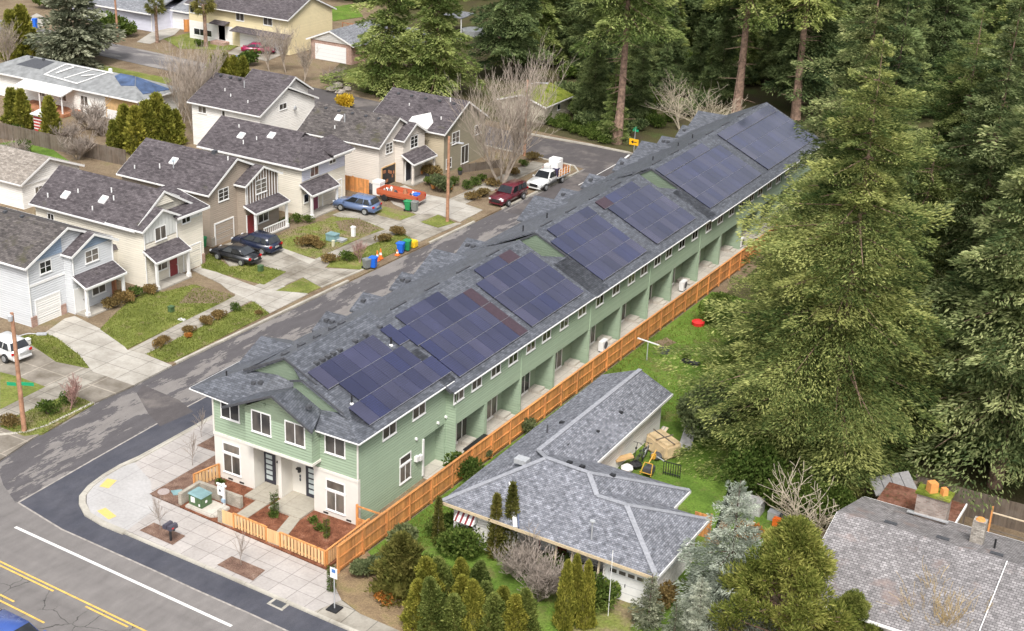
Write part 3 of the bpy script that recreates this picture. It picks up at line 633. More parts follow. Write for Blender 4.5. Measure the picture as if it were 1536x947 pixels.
# ------------------------------------------------------------------ the row of townhouses
tw = thing('townhouse_row', 'long two-storey sage green townhouse row with slate roof carrying solar panels', 'townhouses', (-48.5, 60, 0))
PITCH = 0.46
def zp(x): return 5.9 + PITCH * (-43.0 - x)
XW1, XW2, XR = -43.35, -42.65, -44.05     # fence side walls and the back of the patio recesses
ENDY = 140.3
b = MB()
b.box(-54.3, XR, 60.0, 69.7, 3.22, 5.86); b.box(-54.0, XR, 69.7, ENDY, 0, 5.75)
b.box(XR, XW1, 60.0, 67.0, 3.22, 5.84); b.box(XR, XW1, 67.0, 69.6, 2.95, 5.84)
b.box(XR, XW2, 69.6, ENDY, 2.95, 5.62)
b.box(-44.05, XW1, 60.22, 67.0, 0, 3.22)
b.box(-54.1, -44.05, 62.0, 69.7, 0, 3.22)
party = [69.65, 73.5, 78.15, 83.05, 88.55, 94.0, 99.0, 103.75, 109.3, 114.3, 119.3, 124.3, 129.3, 134.5, 140.15]
for i, y in enumerate(party): b.box(XR, XW2 - (0.7 if i == 0 else 0) + 0.002, y - 0.16, y + 0.14, 0, 2.95)
b.box(-51.1, -46.1, 59.2, 60.0, 3.75, 5.85)
b.box(-51.2, -46.5, 61.2, 62.0, 3.3, 3.7)
b.build('wall', W['green'], tw)
# bay gable and upper gables
b = MB(); b.extrude([(-51.1, 5.852), (-46.1, 5.852), (-46.1, 6.25), (-48.6, 7.6), (-51.1, 6.25)], 'y', 59.2, 59.5); b.build('gable', W['green'], tw)
# white lower storey of the front
b = MB()
b.box(-54.32, -51.2, 59.97, 62.0, 0, 3.25); b.box(-46.6, -44.1, 59.97, 62.0, 0, 3.2); b.box(-44.1, -43.34, 59.97, 60.2, 0, 3.2)
b.box(-51.2, -46.6, 61.0, 62.0, 0, 3.3); b.box(-49.3, -49.05, 59.95, 61.0, 0, 3.3)
b.box(-51.2, -46.6, 59.6, 61.0, 3.3, 3.74)
b.build('lower_wall', W['stucco'], tw)
b = MB()
for x0, x1, yy, z in ((-54.36, -51.14, 59.93, 3.25), (-46.6, -43.29, 59.93, 3.2)): b.box(x0, x1, yy, yy + .1, z - 0.16, z + 0.03)
b.box(-51.16, -46.04, 59.14, 59.2, 3.66, 3.82); b.box(-51.16, -51.1, 59.2, 60, 3.66, 3.82); b.box(-46.1, -46.04, 59.2, 60, 3.66, 3.82)
for x, yy, z0, z1 in ((-54.36, 59.95, 3.3, 5.7), (-43.41, 59.95, 3.25, 5.75)): b.box(x, x + .1, yy, yy + .06, z0, z1)
b.build('trim', W['stucco'], tw)
# front windows
for uc, z0, z1, wd in ((-52.95, 4.45, 5.82, 1.5), (-45.0, 4.4, 5.68, 1.5)): window(tw, '-y', 60.0, uc, z0, z1, wd)
for uc in (-49.85, -47.32): window(tw, '-y', 59.2, uc, 4.75, 6.2, 1.5)
for uc, z in ((-52.95, 0.68), (-44.98, 0.55)):
    window(tw, '-y', 59.97, uc, z, z + 1.35, 1.4); window(tw, '-y', 59.97, uc, z + 1.42, z + 2.1, 1.4, cols=1)
for xc in (-51.0 + 0.35, -47.85 + 0.72):
    pass
for xc in (-50.8, -47.5):
    d = MB().box(xc - .46, xc + .46, 60.94, 61.0, 0.2, 2.35).build('door', W['doordark'], tw)
    g = MB()
    for k in range(5): g.box(xc - .24, xc + .24, 60.925, 60.94, 0.5 + k * .37, 0.76 + k * .37)
    g.build('door_panes', W['frost'], d)
    MB().box(xc - .46, xc + .46, 60.94, 61.0, 2.45, 2.75).build('transom', W['glass'], tw)
    so_ = .8 if xc < -50 else -1.0; l = MB().box(xc + so_, xc + so_ + .13, 60.82, 61.0, 1.75, 2.05).box(xc + so_ - .04, xc + so_ + .17, 60.7, 60.9, 2.0, 2.1); l.build('wall_lamp', W['black'], tw)
    nm = MB()                                   # house number plaques, too small to read
    for k in range(2): nm.box(xc + so_, xc + so_ + .12, 60.985, 60.998, 1.1 + k * .24, 1.3 + k * .24)
    nm.build('house_number', W['dgrey'], tw)
for x in (-53.3, -52.4, -45.9, -44.2):
    MB().box(x, x + .35, 59.94, 59.97, 0.22, 0.32).build('foundation_vent', W['black'], tw)
MB().lathe([(.09, 0), (.1, .06)], (-49.6, 59.1, 6.75), 10, 'y').build('gable_vent', W['green'], tw)
# fence side windows
ws = [(63.2, 4.72, 1.45, XW1), (66.42, 4.7, 1.45, XW1)]
for y in (69.95, 72.15, 74.6, 76.9, 79.35, 81.6, 84.25, 87.05): ws.append((y, 4.55, 1.25, XW2))
for y in (89.95, 92.7, 95.45, 97.75, 100.3, 102.55, 105.2, 107.95): ws.append((y, 4.4, 1.25, XW2))
for y in (111, 113.65, 116.3, 118.7, 121.2, 123.5, 125.9, 128.3, 130.8, 133.2, 135.8, 138.2): ws.append((y, 4.25, 1.25, XW2))
for y, z, wd, pl in ws: window(tw, '+x', pl, y, z, z + .82, wd)
window(tw, '+x', XW1, 64.95, 0.85, 2.05, 1.25); window(tw, '+x', XW1, 64.95, 2.12, 2.7, 1.25, cols=1)
MB().box(XW1, XW1 + .08, 66.85, 67.0, 0.3, 2.9).build('corner_board', W['white'], tw)
for y, z in ((65.95, 2.1), (66.35, 2.0)):
    MB().box(XW1, XW1 + .22, y, y + .3, z - .35, z).build('meter_box', W['white'], tw)
for y, pl, z in ((66.1, XW1, 3.3), (68.6, XW1, 3.35), (69.5, XW1 + .01, 3.4)):
    MB().lathe([(.1, 0), (.1, .12)], (pl, y, z), 8, 'x').build('wall_lamp', W['white'], tw)
# recess doors, service doors, steps
for i in range(len(party) - 1):
    y0, y1 = party[i] + .14, party[i + 1] - .16
    f = window(tw, '+x', XR, y0 + 2.95, 0.16, 2.2, 1.55, cols=2, frame=.09)
    f.name = 'sliding_door'
    MB().box(XR, XR + .04, y0 + .6, y0 + 1.5, 0.2, 2.3).build('service_door', W['green'], tw)
    MB().box(XR + .02, XR + .12, y1 - 1.75, y1 - 1.65, 1.7, 1.9).build('wall_lamp', W['black'], tw)
    MB().box(XR + .05, XR + .95, y1 - 1.15, y1 - .2, 0.08, 0.36).box(XR + .95, XR + 1.35, y1 - 1.15, y1 - .2, 0.08, .22).build('step', W['patio'], tw, bevel=.02)
for y in (78.1, 88.5, 99.0, 109.3, 119.3, 129.3): MB().box(XW2, XW2 + .07, y - .05, y + .05, .1, 5.5).build('downpipe', W['green'], tw)
b = MB()
for y, pl in ((69.68, XW1), ): b.box(pl, XW2 + .05, y - .06, y, 0, 5.5)
b.build('corner_board', W['green'], tw)
MB().box(-44.1, -42.9, 67.3, 68.9, .1, .12)
# --- roof
TH = 0.13
r = MB()
xs = -55.0
# section 1: eave (-43, 5.9) ridge (-49.7, 8.98)
zr1 = zp(-49.7); st1 = (zr1 - 6.0) / (-49.7 + 55.0)
plane_piece(r, [(-43.0, 61.5, 5.9), (-43.0, 70.2, 5.9), (-49.7, 70.2, zr1), (-49.7, 61.3, zr1)], TH)
plane_piece(r, [(-49.7, 61.3, zr1), (-49.7, 70.2, zr1), (xs, 70.2, 6.0), (xs, 61.3, 6.0)], TH)
# front hips
plane_piece(r, [(-43.0, 59.6, 5.9), (-43.0, 61.5, 5.9), (-45.1, 61.5, zp(-45.1)), (-45.1, 61.0, 6.76)], TH)
plane_piece(r, [(-46.3, 59.6, 5.9), (-43.0, 59.6, 5.9), (-45.1, 61.0, 6.75), (-46.9, 61.0, 6.5)], TH)
plane_piece(r, [(-56.1, 60.0, 5.8), (-52.3, 59.6, 5.85), (-48.6, 61.5, 7.3), (-50.4, 61.5, 7.6), (-52.9, 61.5, 7.3)], TH)
plane_piece(r, [(-56.1, 60.0, 5.8), (-52.9, 61.5, 7.3), (-52.9, 66.0, 7.2), (-56.1, 66.0, 5.8)], TH)
# small gable over the bay
plane_piece(r, [(-48.6, 58.75, 7.82), (-48.6, 61.5, 7.35), (-52.4, 61.5, 6.0), (-52.4, 58.75, 6.0)], TH)
plane_piece(r, [(-45.7, 58.75, 6.25), (-46.7, 61.0, 6.5), (-48.6, 61.0, 7.42), (-48.6, 58.75, 7.82)], TH)
# following sections, one plane with the first
XE = -42.35
def zq(x): return zp(x)
def street(x0, z0, y0, y1): plane_piece(r, [(x0, y0, z0), (x0, y1, z0), (xs, y1, 5.75), (xs, y0, 5.75)], TH)
XR2 = -49.0; zr2 = zp(XR2)
for (ya, yb, xe, notch) in ((68.95, 90.9, -42.36, True), (88.6, 111.8, -42.3, True), (110.3, 140.9, -42.15, False)):
    y0 = ya if ya < 70 else ya
    ys = {68.95: 70.2, 88.6: 90.9, 110.3: 111.8}[ya]           # where the section takes over on the upper slope
    if notch:
        yb2 = {90.9: 90.9, 111.8: 111.8}[yb]
        ym = yb2 - 2.3
        # main sheet up to the cricket
        plane_piece(r, [(xe, y0, zp(xe)), (xe, yb2 - 2.2, zp(xe)), (-45.6, yb2 - 2.2, zp(-45.6)), (-48.6, ym, zp(-48.6)), (XR2, ym, zr2), (XR2, ys, zr2), (-46.0, ys, zp(-46.0)), (-46.0, y0, zp(-46.0))] if ys != y0 else [(xe, y0, zp(xe)), (xe, ym, zp(xe)), (XR2, ym, zr2), (XR2, y0, zr2)], TH)
        plane_piece(r, [(-46.0, ym, zp(-46.0)), (-46.1, yb2, zp(-46.1)), (-47.5, yb2, 6.25), (-47.3, ym, zp(-47.3))], TH)
        plane_piece(r, [(-47.3, ym, zp(-47.3)), (-47.5, yb2, 6.25), (-50.2, yb2, 7.35), (XR2, ym, zr2)], TH)
        plane_piece(r, [(xe, yb2 - 2.3, zp(xe)), (xe, yb2, zp(xe)), (-46.1, yb2, zp(-46.1)), (-46.0, ym, zp(-46.0))], TH)
        street(XR2, zr2, ys, ym); plane_piece(r, [(XR2, ym, zr2), (-50.2, yb2, 7.35), (xs, yb2, 5.75), (xs, ym, 5.75)], TH)
    else:
        plane_piece(r, [(xe, y0, zp(xe)), (xe, yb, zp(xe)), (XR2, yb, zr2), (XR2, ys, zr2), (-46.0, ys, zp(-46.0)), (-46.0, y0, zp(-46.0))], TH)
        street(XR2, zr2, ys, yb)
roof = r.build('roof', W['roof_new'], tw)
# end wall gable at the far end
b = MB(); b.extrude([(-54.0, 5.7), (-42.65, 5.5), (-42.65, 5.6), (XR2, zr2 - .16), (-54.0, 5.95)], 'y', ENDY - .3, ENDY); b.build('gable', W['green'], tw)
# green gable walls standing above the roof
b = MB(); b.extrude([(-52.6, 6.6), (-47.2, 6.6), (-47.3, zp(-47.3) - .17), (-48.7, zp(-48.7) - .16), (-49.7, zr1 - .14), (-52.6, 7.4)], 'y', 61.52, 61.75)
b.build('gable', W['green'], tw)
b = MB(); b.extrude([(-48.75, 7.0), (-46.7, 6.2), (-44.9, 6.4), (-44.9, 6.68), (-47.95, zp(-47.95) - .04), (-48.75, 7.75)], 'y', 60.95, 61.03); b.build('gable', W['green'], tw)
for yb in (90.9, 111.8):
    b = MB(); b.extrude([(-50.6, 6.9), (-47.5, 5.6), (-45.9, 6.3), (-46.0, zp(-46.0) - .14), (-48.9, zp(-48.9) - .14), (-50.6, 7.6)], 'y', yb + .02, yb + .2); b.build('gable', W['green'], tw)
# dark rake boards of those gables
b = MB()
def rake(y, p0, p1, h_=0.13): MB().bar((p0[0], y, p0[1]), (p1[0], y, p1[1]), 0.08, h_).build('rake_board', W['dgrey'], tw)
rake(61.3, (-52.9, 7.32), (-49.7, zr1 - .02)); rake(61.3, (-49.7, zr1 - .02), (-47.3, zp(-47.3) - .02))
rake(60.75, (-48.85, 7.9), (-47.9, zp(-47.9) + .02)); rake(60.75, (-47.9, zp(-47.9) + .02), (-44.9, zp(-44.9) - .0))
rake(58.68, (-52.45, 5.98), (-48.6, 7.78)); rake(58.68, (-48.6, 7.78), (-45.65, 6.22))
for yb in (90.9, 111.8):
    rake(yb - .06, (-50.5, 7.55), (-48.8, zp(-48.8) - .02)); rake(yb - .06, (-48.8, zp(-48.8) - .02), (-45.6, zp(-45.6) - .0))
MB().bar((-42.5, 68.9, zp(-42.36) - .05), (-43.4, 68.9, zp(-43.4) - .05), .06, .22).build('rake_board', W['dgrey'], tw)
b = MB()
plane_piece(b, [(-47.3, 61.6, zp(-47.3)), (-47.3, 61.3, zp(-47.3)), (-49.7, 61.3, zr1), (-49.7, 61.6, zr1)], .1)
# upper wedge between the two front gables
b = MB(); plane_piece(b, [(-47.95, 60.7, zp(-47.95)), (-44.6, 60.7, zp(-44.6)), (-43.0, 61.5, 5.9), (-45.1, 61.6, zp(-45.1)), (-49.5, 61.6, zp(-49.5) - .12)], .1)
b.build('roof_wedge', W['roof_new'], tw)
# white gutters
def gut(b): b.build('gutter', W['white'], tw)
gut(MB().box(-42.995, -42.92, 59.6, 69.9, 5.83, 5.89)); gut(MB().box(-46.25, -42.93, 59.53, 59.595, 5.83, 5.89))
for y0, y1, xe in ((68.95, 88.7, -42.36), (88.7, 110.3, -42.3), (110.3, 140.9, -42.15)): gut(MB().box(xe + .004, xe + .08, y0, y1, zp(xe) - .09, zp(xe) - .03))
gut(MB().bar((-56.15, 59.93, 5.72), (-52.3, 59.53, 5.76), .05, .06)); gut(MB().bar((-56.17, 60.0, 5.72), (-56.17, 66.0, 5.72), .05, .06))
for y0, y1 in ((70.0, 72.0), (80.3, 82.0), (94.5, 98.5)): gut(MB().box(-55.06, -55.0, y0, y1, 5.6, 5.68))
# cross gables toward the side street
for y, zr_, hw, x1 in ((66.3, 7.15, 3.0, -55.6), (87.3, 6.9, 3.2, -55.8), (103.3, 7.0, 3.0, -55.8), (124.9, 6.95, 3.2, -55.8), (139.0, 7.05, 2.6, -55.8)):
    b = MB(); b.extrude([(y - hw, zr_ - hw * .46), (y, zr_), (y + hw, zr_ - hw * .46), (y + hw, zr_ - hw * .46 - .14), (y, zr_ - .14), (y - hw, zr_ - hw * .46 - .14)], 'x', x1, -51.5)
    b.build('cross_gable_roof', W['roof_new'], tw)
    b = MB(); b.extrude([(y - hw + .4, 0), (y + hw - .4, 0), (y + hw - .4, zr_ - hw * .46), (y, zr_ - .2), (y - hw + .4, zr_ - hw * .46)], 'x', x1 + .35, -53.9); b.build('cross_gable_wall', W['green'], tw)
for y in (74.0, 78.4, 83.4, 92.7, 108.9, 114.3, 120.9, 130.5, 135.7):
    zr_ = 6.15; hw = 1.7
    b = MB(); b.extrude([(y - hw, zr_ - hw * .5), (y, zr_), (y + hw, zr_ - hw * .5), (y + hw, zr_ - hw * .5 - .14), (y, zr_ - .14), (y - hw, zr_ - hw * .5 - .14)], 'x', -56.1, -53.4)
    b.build('porch_gable_roof', W['roof_new'], tw)
    for k in range(1 + int(y) % 3):
        MB().box(-55.7 + k * .5, -55.4 + k * .5, y - .9, y - .6, zr_ - .42, zr_ - .2).build('roof_vent', W['dgrey'], tw)
# vents and pipes on the roof
def pipe(x, y, z, h=0.55): 
    p = MB().tube((x, y, z), (x, y, z + h), .055, n=8).build('vent_pipe', W['black'], tw)
def boot(x, y, z): MB().lathe([(.14, -.06), (.13, .02), (.07, .08)], (x, y, z), 10).build('pipe_flashing', W['white'], tw)
for (x, y) in ((-45.2, 60.95 + 1.0), (-47.05, 68.75)): pipe(x, y, zp(x)); boot(x, y, zp(x))
pipe(-54.0, 61.0, 6.55); boot(-54.0, 61.0, 6.6)
for y in (62.6, 63.2, 63.75, 64.3, 64.95, 66.6, 67.7, 69.3): MB().box(-48.55, -48.25, y, y + .32, zp(-48.4) - .05, zp(-48.4) + .14).build('roof_vent', W['dgrey'], tw, bevel=.02)
for x, y, z in ((-51.9, 60.75, 6.85), (-51.4, 60.8, 7.0), (-47.0, 59.8, 7.0)): MB().box(x, x + .32, y, y + .3, z - .05, z + .16).build('roof_vent', W['dgrey'], tw, bevel=.02)
st2 = (zr2 - 5.75) / (XR2 - xs)
for y in (62.6, 64.2, 65.8, 67.4, 68.4): MB().box(-51.0, -50.7, y, y + .5, zr1 - st1 * 1.2 - .05, zr1 - st1 * 1.1 + .14).build('roof_vent', W['dgrey'], tw)
yv = 72.0; RP = random.Random(8)
while yv < 139:
    if not (88.0 < yv < 91.5 or 109 < yv < 112.5):
        MB().box(-49.36, -49.2, yv, yv + 1.7, zr2 - .2, zr2 - .02).build('ridge_vent', W['dgrey'], tw)
        xx = -51.2; zz = zr2 + st2 * (xx - XR2)
        
        if int(yv * 3) % 2: pipe(xx, yv + RP.uniform(.2, 2), zz, RP.uniform(.3, .5))
    yv += 4.1
# ------------------------------------------------------------------ solar arrays on the roof
rs = random.Random(5)
def panel(root, y, w_, x, dx, mat=None):
    """x is the upper edge, the panel runs down the slope by dx; y..y+w_ along the roof"""
    g = 0.012; x0, x1 = x + g, x + dx - g; y0, y1 = y + g, y + w_ - g; h = 0.14; t = 0.04
    b = MB()
    B = [(x1, y0, zp(x1) + h - t), (x1, y1, zp(x1) + h - t), (x0, y1, zp(x0) + h - t), (x0, y0, zp(x0) + h - t)]
    T = [(q[0], q[1], q[2] + t) for q in B]
    b.hull8(B, T)
    return b.build('solar_panel', mat or W['solar'], root)
def array(label, rows, skirt=True):
    xs_ = [r_[2] for r_ in rows]; y0 = min(r_[0] for r_ in rows)
    xm = sum(xs_) / len(xs_)
    root = thing('solar_array', label, 'solar panels', (xm, y0, zp(xm)), 'solar arrays on the townhouse roof')
    for (y, n, x, dx, wd, special) in rows:
        for k in range(n):
            panel(root, y + k * wd, wd, x, dx, W['solarred'] if k in special else None)
        MB().bar((x + dx, y + .01, zp(x + dx) + .118), (x + dx, y + n * wd - .01, zp(x + dx) + .118), .017, .05).build('mounting_rail', W['railgrey'], root)
PW, PH = 1.13, 1.545
array('nearest solar array, its lower rows starting just above the front corner eave', [(61.5, 6, -48.12, PH, PW, ()), (62.5, 6, -46.57, PH, PW, ()), (61.35, 8, -45.02, PH, PW, ())])
array('solar array ending in a column of dark brown panels, touching the nearest array', [(71.3, 3, -48.5, .93, 1.74, ()), (69.15, 1, -48.2, PH, PW, ()), (70.3, 8, -47.57, PH, PW, (7,)), (70.5, 8, -46.0, PH, 1.11, (7,)), (70.45, 8, -44.45, PH, 1.115, (7,))])
array('solar array just before the first green roof wall, with one brown top-row panel', [(81.35, 3, -48.62, .93, 1.72, (2,)), (80.1, 7, -47.66, PH, PW, ()), (80.1, 7, -46.11, PH, PW, ()), (80.1, 7, -44.56, PH, PW, ())])
array('solar array just behind the first green roof wall, with a pale blue top row', [(92.1, 4, -48.58, .95, 1.73, ()), (90.95, 7, -47.6, PH, PW, ()), (90.95, 7, -46.05, PH, PW, ()), (90.95, 7, -44.5, PH, PW, ())])
array('solar array just before the second green roof wall, starting with a brown panel', [(100.35, 4, -48.6, .95, 1.74, (0,)), (100.8, 7, -47.62, PH, PW, ()), (100.8, 7, -46.07, PH, PW, ()), (100.8, 7, -44.52, PH, PW, ())])
array('large dark solar array just behind the second green roof wall', [(111.9, 6, -48.5, .95, 1.74, ()), (111.9, 11, -47.5, 1.5, 1.14, ()), (111.9, 11, -46.0, 1.5, 1.14, ()), (111.9, 11, -44.5, 1.5, 1.14, ())])
array('farthest solar array at the wooded end of the roof, partly behind the conifers', [(126.2, 8, -48.55, 1.0, 1.76, ()), (126.2, 12, -47.5, 1.5, 1.17, ()), (126.2, 12, -46.0, 1.5, 1.17, ()), (126.2, 12, -44.5, 1.5, 1.17, ())])
# ------------------------------------------------------------------ cedar fences
fn = thing('wood_fence', 'long tall orange cedar fence running beside the green townhouse patios', 'fence', (-41.4, 55.3, 0))
ya = 55.3
FX = lambda y: -41.4 + (y - 55.3) * 0.0125
k = 0
while ya < 127:
    yb = ya + 2.36; xa, xb = FX(ya), FX(yb)
    p = MB(); p.hull8([(xa - .02, ya, .12), (xa + .02, ya, .12), (xb + .02, yb, .12), (xb - .02, yb, .12)], [(xa - .02, ya, 1.78), (xa + .02, ya, 1.78), (xb + .02, yb, 1.78), (xb - .02, yb, 1.78)])
    pn = p.build('fence_panel', W['cedar'], fn)
    rl = MB()
    for z in (.3, 1.02, 1.74): rl.hull8([(xa + .022, ya + .05, z - .045), (xa + .06, ya + .05, z - .045), (xb + .06, yb - .05, z - .045), (xb + .022, yb - .05, z - .045)], [(xa + .022, ya + .05, z + .045), (xa + .06, ya + .05, z + .045), (xb + .06, yb - .05, z + .045), (xb + .022, yb - .05, z + .045)])
    rl.build('rail', W['cedar'], pn)
    MB().box(xa - .05, xa + .11, ya - .05, ya + .05, 0, 1.84).build('post', W['cedar'], fn)
    c = MB(); c.hull8([(xa - .07, ya + .052, 1.782), (xa + .09, ya + .052, 1.782), (xb + .09, yb - .052, 1.782), (xb - .07, yb - .052, 1.782)], [(xa - .07, ya + .052, 1.82), (xa + .09, ya + .052, 1.82), (xb + .09, yb - .052, 1.82), (xb - .07, yb - .052, 1.82)])
    c.build('cap', W['cedar'], fn)
    ya = yb; k += 1
def low_fence(label, p0, p1, h=1.0, n=None, mat=None, gap=.045, z0=.14):
    """picket fence: posts, rails and one mesh of pickets"""
    t = thing('picket_fence', label, 'fence', (p0[0], p0[1], z0), 'low cedar fences around the front garden')
    d = Vector((p1[0] - p0[0], p1[1] - p0[1], 0)); L = d.length; d.normalize(); q = Vector((-d.y, d.x, 0))
    P = lambda s, o, z: Vector((p0[0], p0[1], 0)) + d * s + q * o + Vector((0, 0, z))
    for s in (0, L):
        b = MB(); b.hull8([P(s - .05, -.05, z0), P(s + .05, -.05, z0), P(s + .05, .05, z0), P(s - .05, .05, z0)], [P(s - .05, -.05, z0 + h), P(s + .05, -.05, z0 + h), P(s + .05, .05, z0 + h), P(s - .05, .05, z0 + h)]); b.build('post', W['cedar'], t)
    b = MB()
    for z in (.2, h - .1): b.hull8([P(.05, .0, z0 + z - .04), P(L - .05, .0, z0 + z - .04), P(L - .05, .04, z0 + z - .04), P(.05, .04, z0 + z - .04)], [P(.05, .0, z0 + z + .04), P(L - .05, .0, z0 + z + .04), P(L - .05, .04, z0 + z + .04), P(.05, .04, z0 + z + .04)])
    b.hull8([P(.05, -.06, z0 + h - .02), P(L - .05, -.06, z0 + h - .02), P(L - .05, .05, z0 + h - .02), P(.05, .05, z0 + h - .02)], [P(.05, -.06, z0 + h + .02), P(L - .05, -.06, z0 + h + .02), P(L - .05, .05, z0 + h + .02), P(.05, .05, z0 + h + .02)])
    b.build('rail', W['cedar'], t)
    n = n or max(3, int(L / .24)); st = (L - .1) / n; b = MB()
    for i in range(n):
        a, c = .05 + i * st + gap, .05 + (i + 1) * st - gap
        b.hull8([P(a, -.045, z0 + .06), P(c, -.045, z0 + .06), P(c, -.003, z0 + .06), P(a, -.003, z0 + .06)], [P(a, -.045, z0 + h - .04), P(c, -.045, z0 + h - .04), P(c, -.003, z0 + h - .04), P(a, -.003, z0 + h - .04)])
    b.build('pickets', mat or W['cedarpale'], t)
    return t
low_fence('low cedar picket fence between the two pale gates of the front garden', (-49.3, 55.75), (-46.75, 55.62))
low_fence('low cedar picket fence at the front corner, right of the second pale gate', (-45.7, 55.58), (-42.35, 55.4))
low_fence('short side picket fence running from the front corner back to the green end wall', (-42.3, 55.5), (-42.3, 59.6))
low_fence('small picket fence end beside the left front corner of the building', (-54.35, 58.0), (-53.95, 59.85))
gp = 'pale front garden gates'
for lab, p0, p1 in (('pale board gate beside the stone wall and transformer', (-50.2, 55.78), (-49.35, 55.75)), ('pale board gate between two low picket fences', (-46.7, 55.62), (-45.75, 55.58))):
    t = thing('garden_gate', lab, 'gate', (p0[0], p0[1], .12), gp)
    b = MB()
    for i in range(6):
        x0 = p0[0] + (p1[0] - p0[0]) * i / 6; x1 = p0[0] + (p1[0] - p0[0]) * (i + 1) / 6 - .01
        b.box(x0, x1, p0[1] - .02, p0[1] + .02, .18, 1.05)
    b.build('boards', W['cedarpale'], t)
    MB().box(p0[0] + .02, p1[0] - .02, p0[1] + .021, p0[1] + .05, .3, .4).box(p0[0] + .02, p1[0] - .02, p0[1] + .021, p0[1] + .05, .85, .95).build('rail', W['cedarpale'], t)
t = thing('cedar_gateway', 'open cedar gate frame between the end wall and the tall orange fence', 'gate', (-43.2, 59.75, 0))
MB().box(-43.3, -43.18, 59.66, 59.78, 0, 1.75).build('post', W['cedar'], t); MB().box(-41.52, -41.42, 59.66, 59.76, 0, 1.75).build('post', W['cedar'], t)
MB().box(-43.18, -41.52, 59.68, 59.74, 1.6, 1.7).box(-43.18, -41.52, 59.68, 59.74, .75, .85).build('rail', W['cedar'], t)
MB().box(-43.15, -41.55, 59.66, 59.68, .1, .75).build('boards', W['cedar'], t)
# ------------------------------------------------------------------ front garden and pavement things
sw = thing('stone_wall', 'low speckled stone wall folded round the green transformer box', 'wall', (-53.7, 57.8, .12))
b = MB(); b.box(-53.85, -53.6, 56.0, 57.9, .1, .92); b.box(-53.6, -50.4, 57.65, 57.9, .1, .92); b.build('stonework', W['stone'], sw)
MB().box(-50.55, -50.2, 55.75, 56.05, .1, .95).build('end_pier', W['stone'], sw)
t = thing('transformer_box', 'dark green electrical transformer box with a faded top inside the stone wall', 'utility box', (-52.7, 56.7, .3))
MB().prism([(-53.2, 56.2), (-52.1, 56.1), (-52.05, 57.0), (-53.15, 57.1)], .30, 1.0).build('cabinet', W['boxgreen'], t, bevel=.03)
b = MB(); b.hull8([(-53.24, 56.16, 1.0), (-52.06, 56.06, 1.0), (-52.01, 57.04, 1.0), (-53.19, 57.14, 1.0)], [(-53.18, 56.24, 1.1), (-52.12, 56.14, 1.1), (-52.07, 56.96, 1.1), (-53.13, 57.06, 1.1)]); b.build('lid', W['boxtop'], t)
for q in ((-52.95, -52.65, 56.12, 56.15, .55, .9), (-52.3, -52.2, 56.06, 56.09, .45, .6), (-52.06, -52.03, 56.4, 56.55, .6, .75)): MB().box(*q).build('warning_label', W['white'], t)
t = tag(MB().prism([(-53.3, 55.95), (-51.2, 55.85), (-50.9, 56.1), (-50.9, 57.3), (-53.2, 57.4)], .1, .30).build('equipment_pad', W['patio'], None, bevel=.04), 'raised concrete pad under the green transformer box', 'concrete pad')
t = thing('realty_sign', 'white realty sign post with a hanging panel beside the stone wall', 'sign', (-51.35, 57.3, .12))
MB().box(-51.42, -51.3, 57.24, 57.36, .12, 1.75).build('post', W['white'], t); MB().box(-51.9, -51.15, 57.26, 57.34, 1.55, 1.66).build('arm', W['white'], t)
s = MB().box(-51.85, -51.45, 57.28, 57.31, .85, 1.48).build('sign_panel', W['white'], t)
MB().box(-51.72, -51.58, 57.27, 57.28, 1.1, 1.25).build('logo', W['dgrey'], s)
MB().box(-51.46, -51.2, 57.14, 57.24, .5, .72).build('leaflet_box', m_plain('grey_blue_plastic', (.3, .4, .5)), t)
for lab, p in (('round concrete manhole lid in the mulch by the pavement corner', (-55.6, 56.6)),  ('round concrete lid in the mulch by the building corner', (-55.0, 60.4))):
    t = tag(MB().lathe([(.38, 0), (.36, .05)], (p[0], p[1], .14), 20).build('manhole_lid', m_plain('pinkish_concrete', (.36, .30, .28), .9), None), lab, 'manhole lid')
tag(MB().prism([(-55.3, 56.9), (-54.8, 56.6), (-54.3, 57.1), (-54.85, 57.4)], .14, .2).build('meter_lid', W['boxtop'], None), 'pale square meter lid set in the mulch bed', 'utility lid')
t = thing('mailbox', 'pair of dark mailboxes on one post in the kerbside mulch square', 'mailbox', (-51.4, 52.65, .14))
MB().box(-51.45, -51.35, 52.6, 52.7, .14, 1.0).box(-51.75, -51.05, 52.6, 52.7, .92, 1.0).build('post', W['black'], t)
for x in (-51.72, -51.36):
    b = MB(); b.extrude([(x, 1.0), (x + .3, 1.0), (x + .3, 1.18), (x + .24, 1.28), (x + .06, 1.28), (x, 1.18)], 'y', 52.35, 52.95); bx = b.build('box', m_plain('dark_purple_metal', (.07, .065, .085), .35), t)
    MB().box(x + .3, x + .315, 52.45, 52.6, 1.1, 1.16).build('flag', W['redp'], bx)
t = thing('bus_stop_sign', 'white bus stop sign on a thin grey post with a square rubber base', 'sign', (-39.4, 52.3, .12))
MB().box(-39.75, -39.05, 51.95, 52.65, .12, .2).build('base', W['black'], t, bevel=.02); MB().tube((-39.4, 52.3, .2), (-39.4, 52.3, 2.75), .035).build('post', W['lgrey'], t)
s = MB().box(-39.63, -39.17, 52.25, 52.265, 2.1, 2.75).build('sign_panel', W['white'], t)
MB().box(-39.52, -39.28, 52.24, 52.25, 2.45, 2.66).build('bus_symbol', m_plain('blue_print', (.08, .2, .5)), s)
t = thing('storm_drain', 'square concrete storm drain inlet set in the dark asphalt', 'storm drain', (-42.3, 50.9, .01))
dr = [at(400, 906), at(414, 896), at(438, 905), at(423, 917)]
MB().prism(dr, .0, .03).build('frame', W['kerb'], t)
cx = sum(p[0] for p in dr) / 4; cy = sum(p[1] for p in dr) / 4
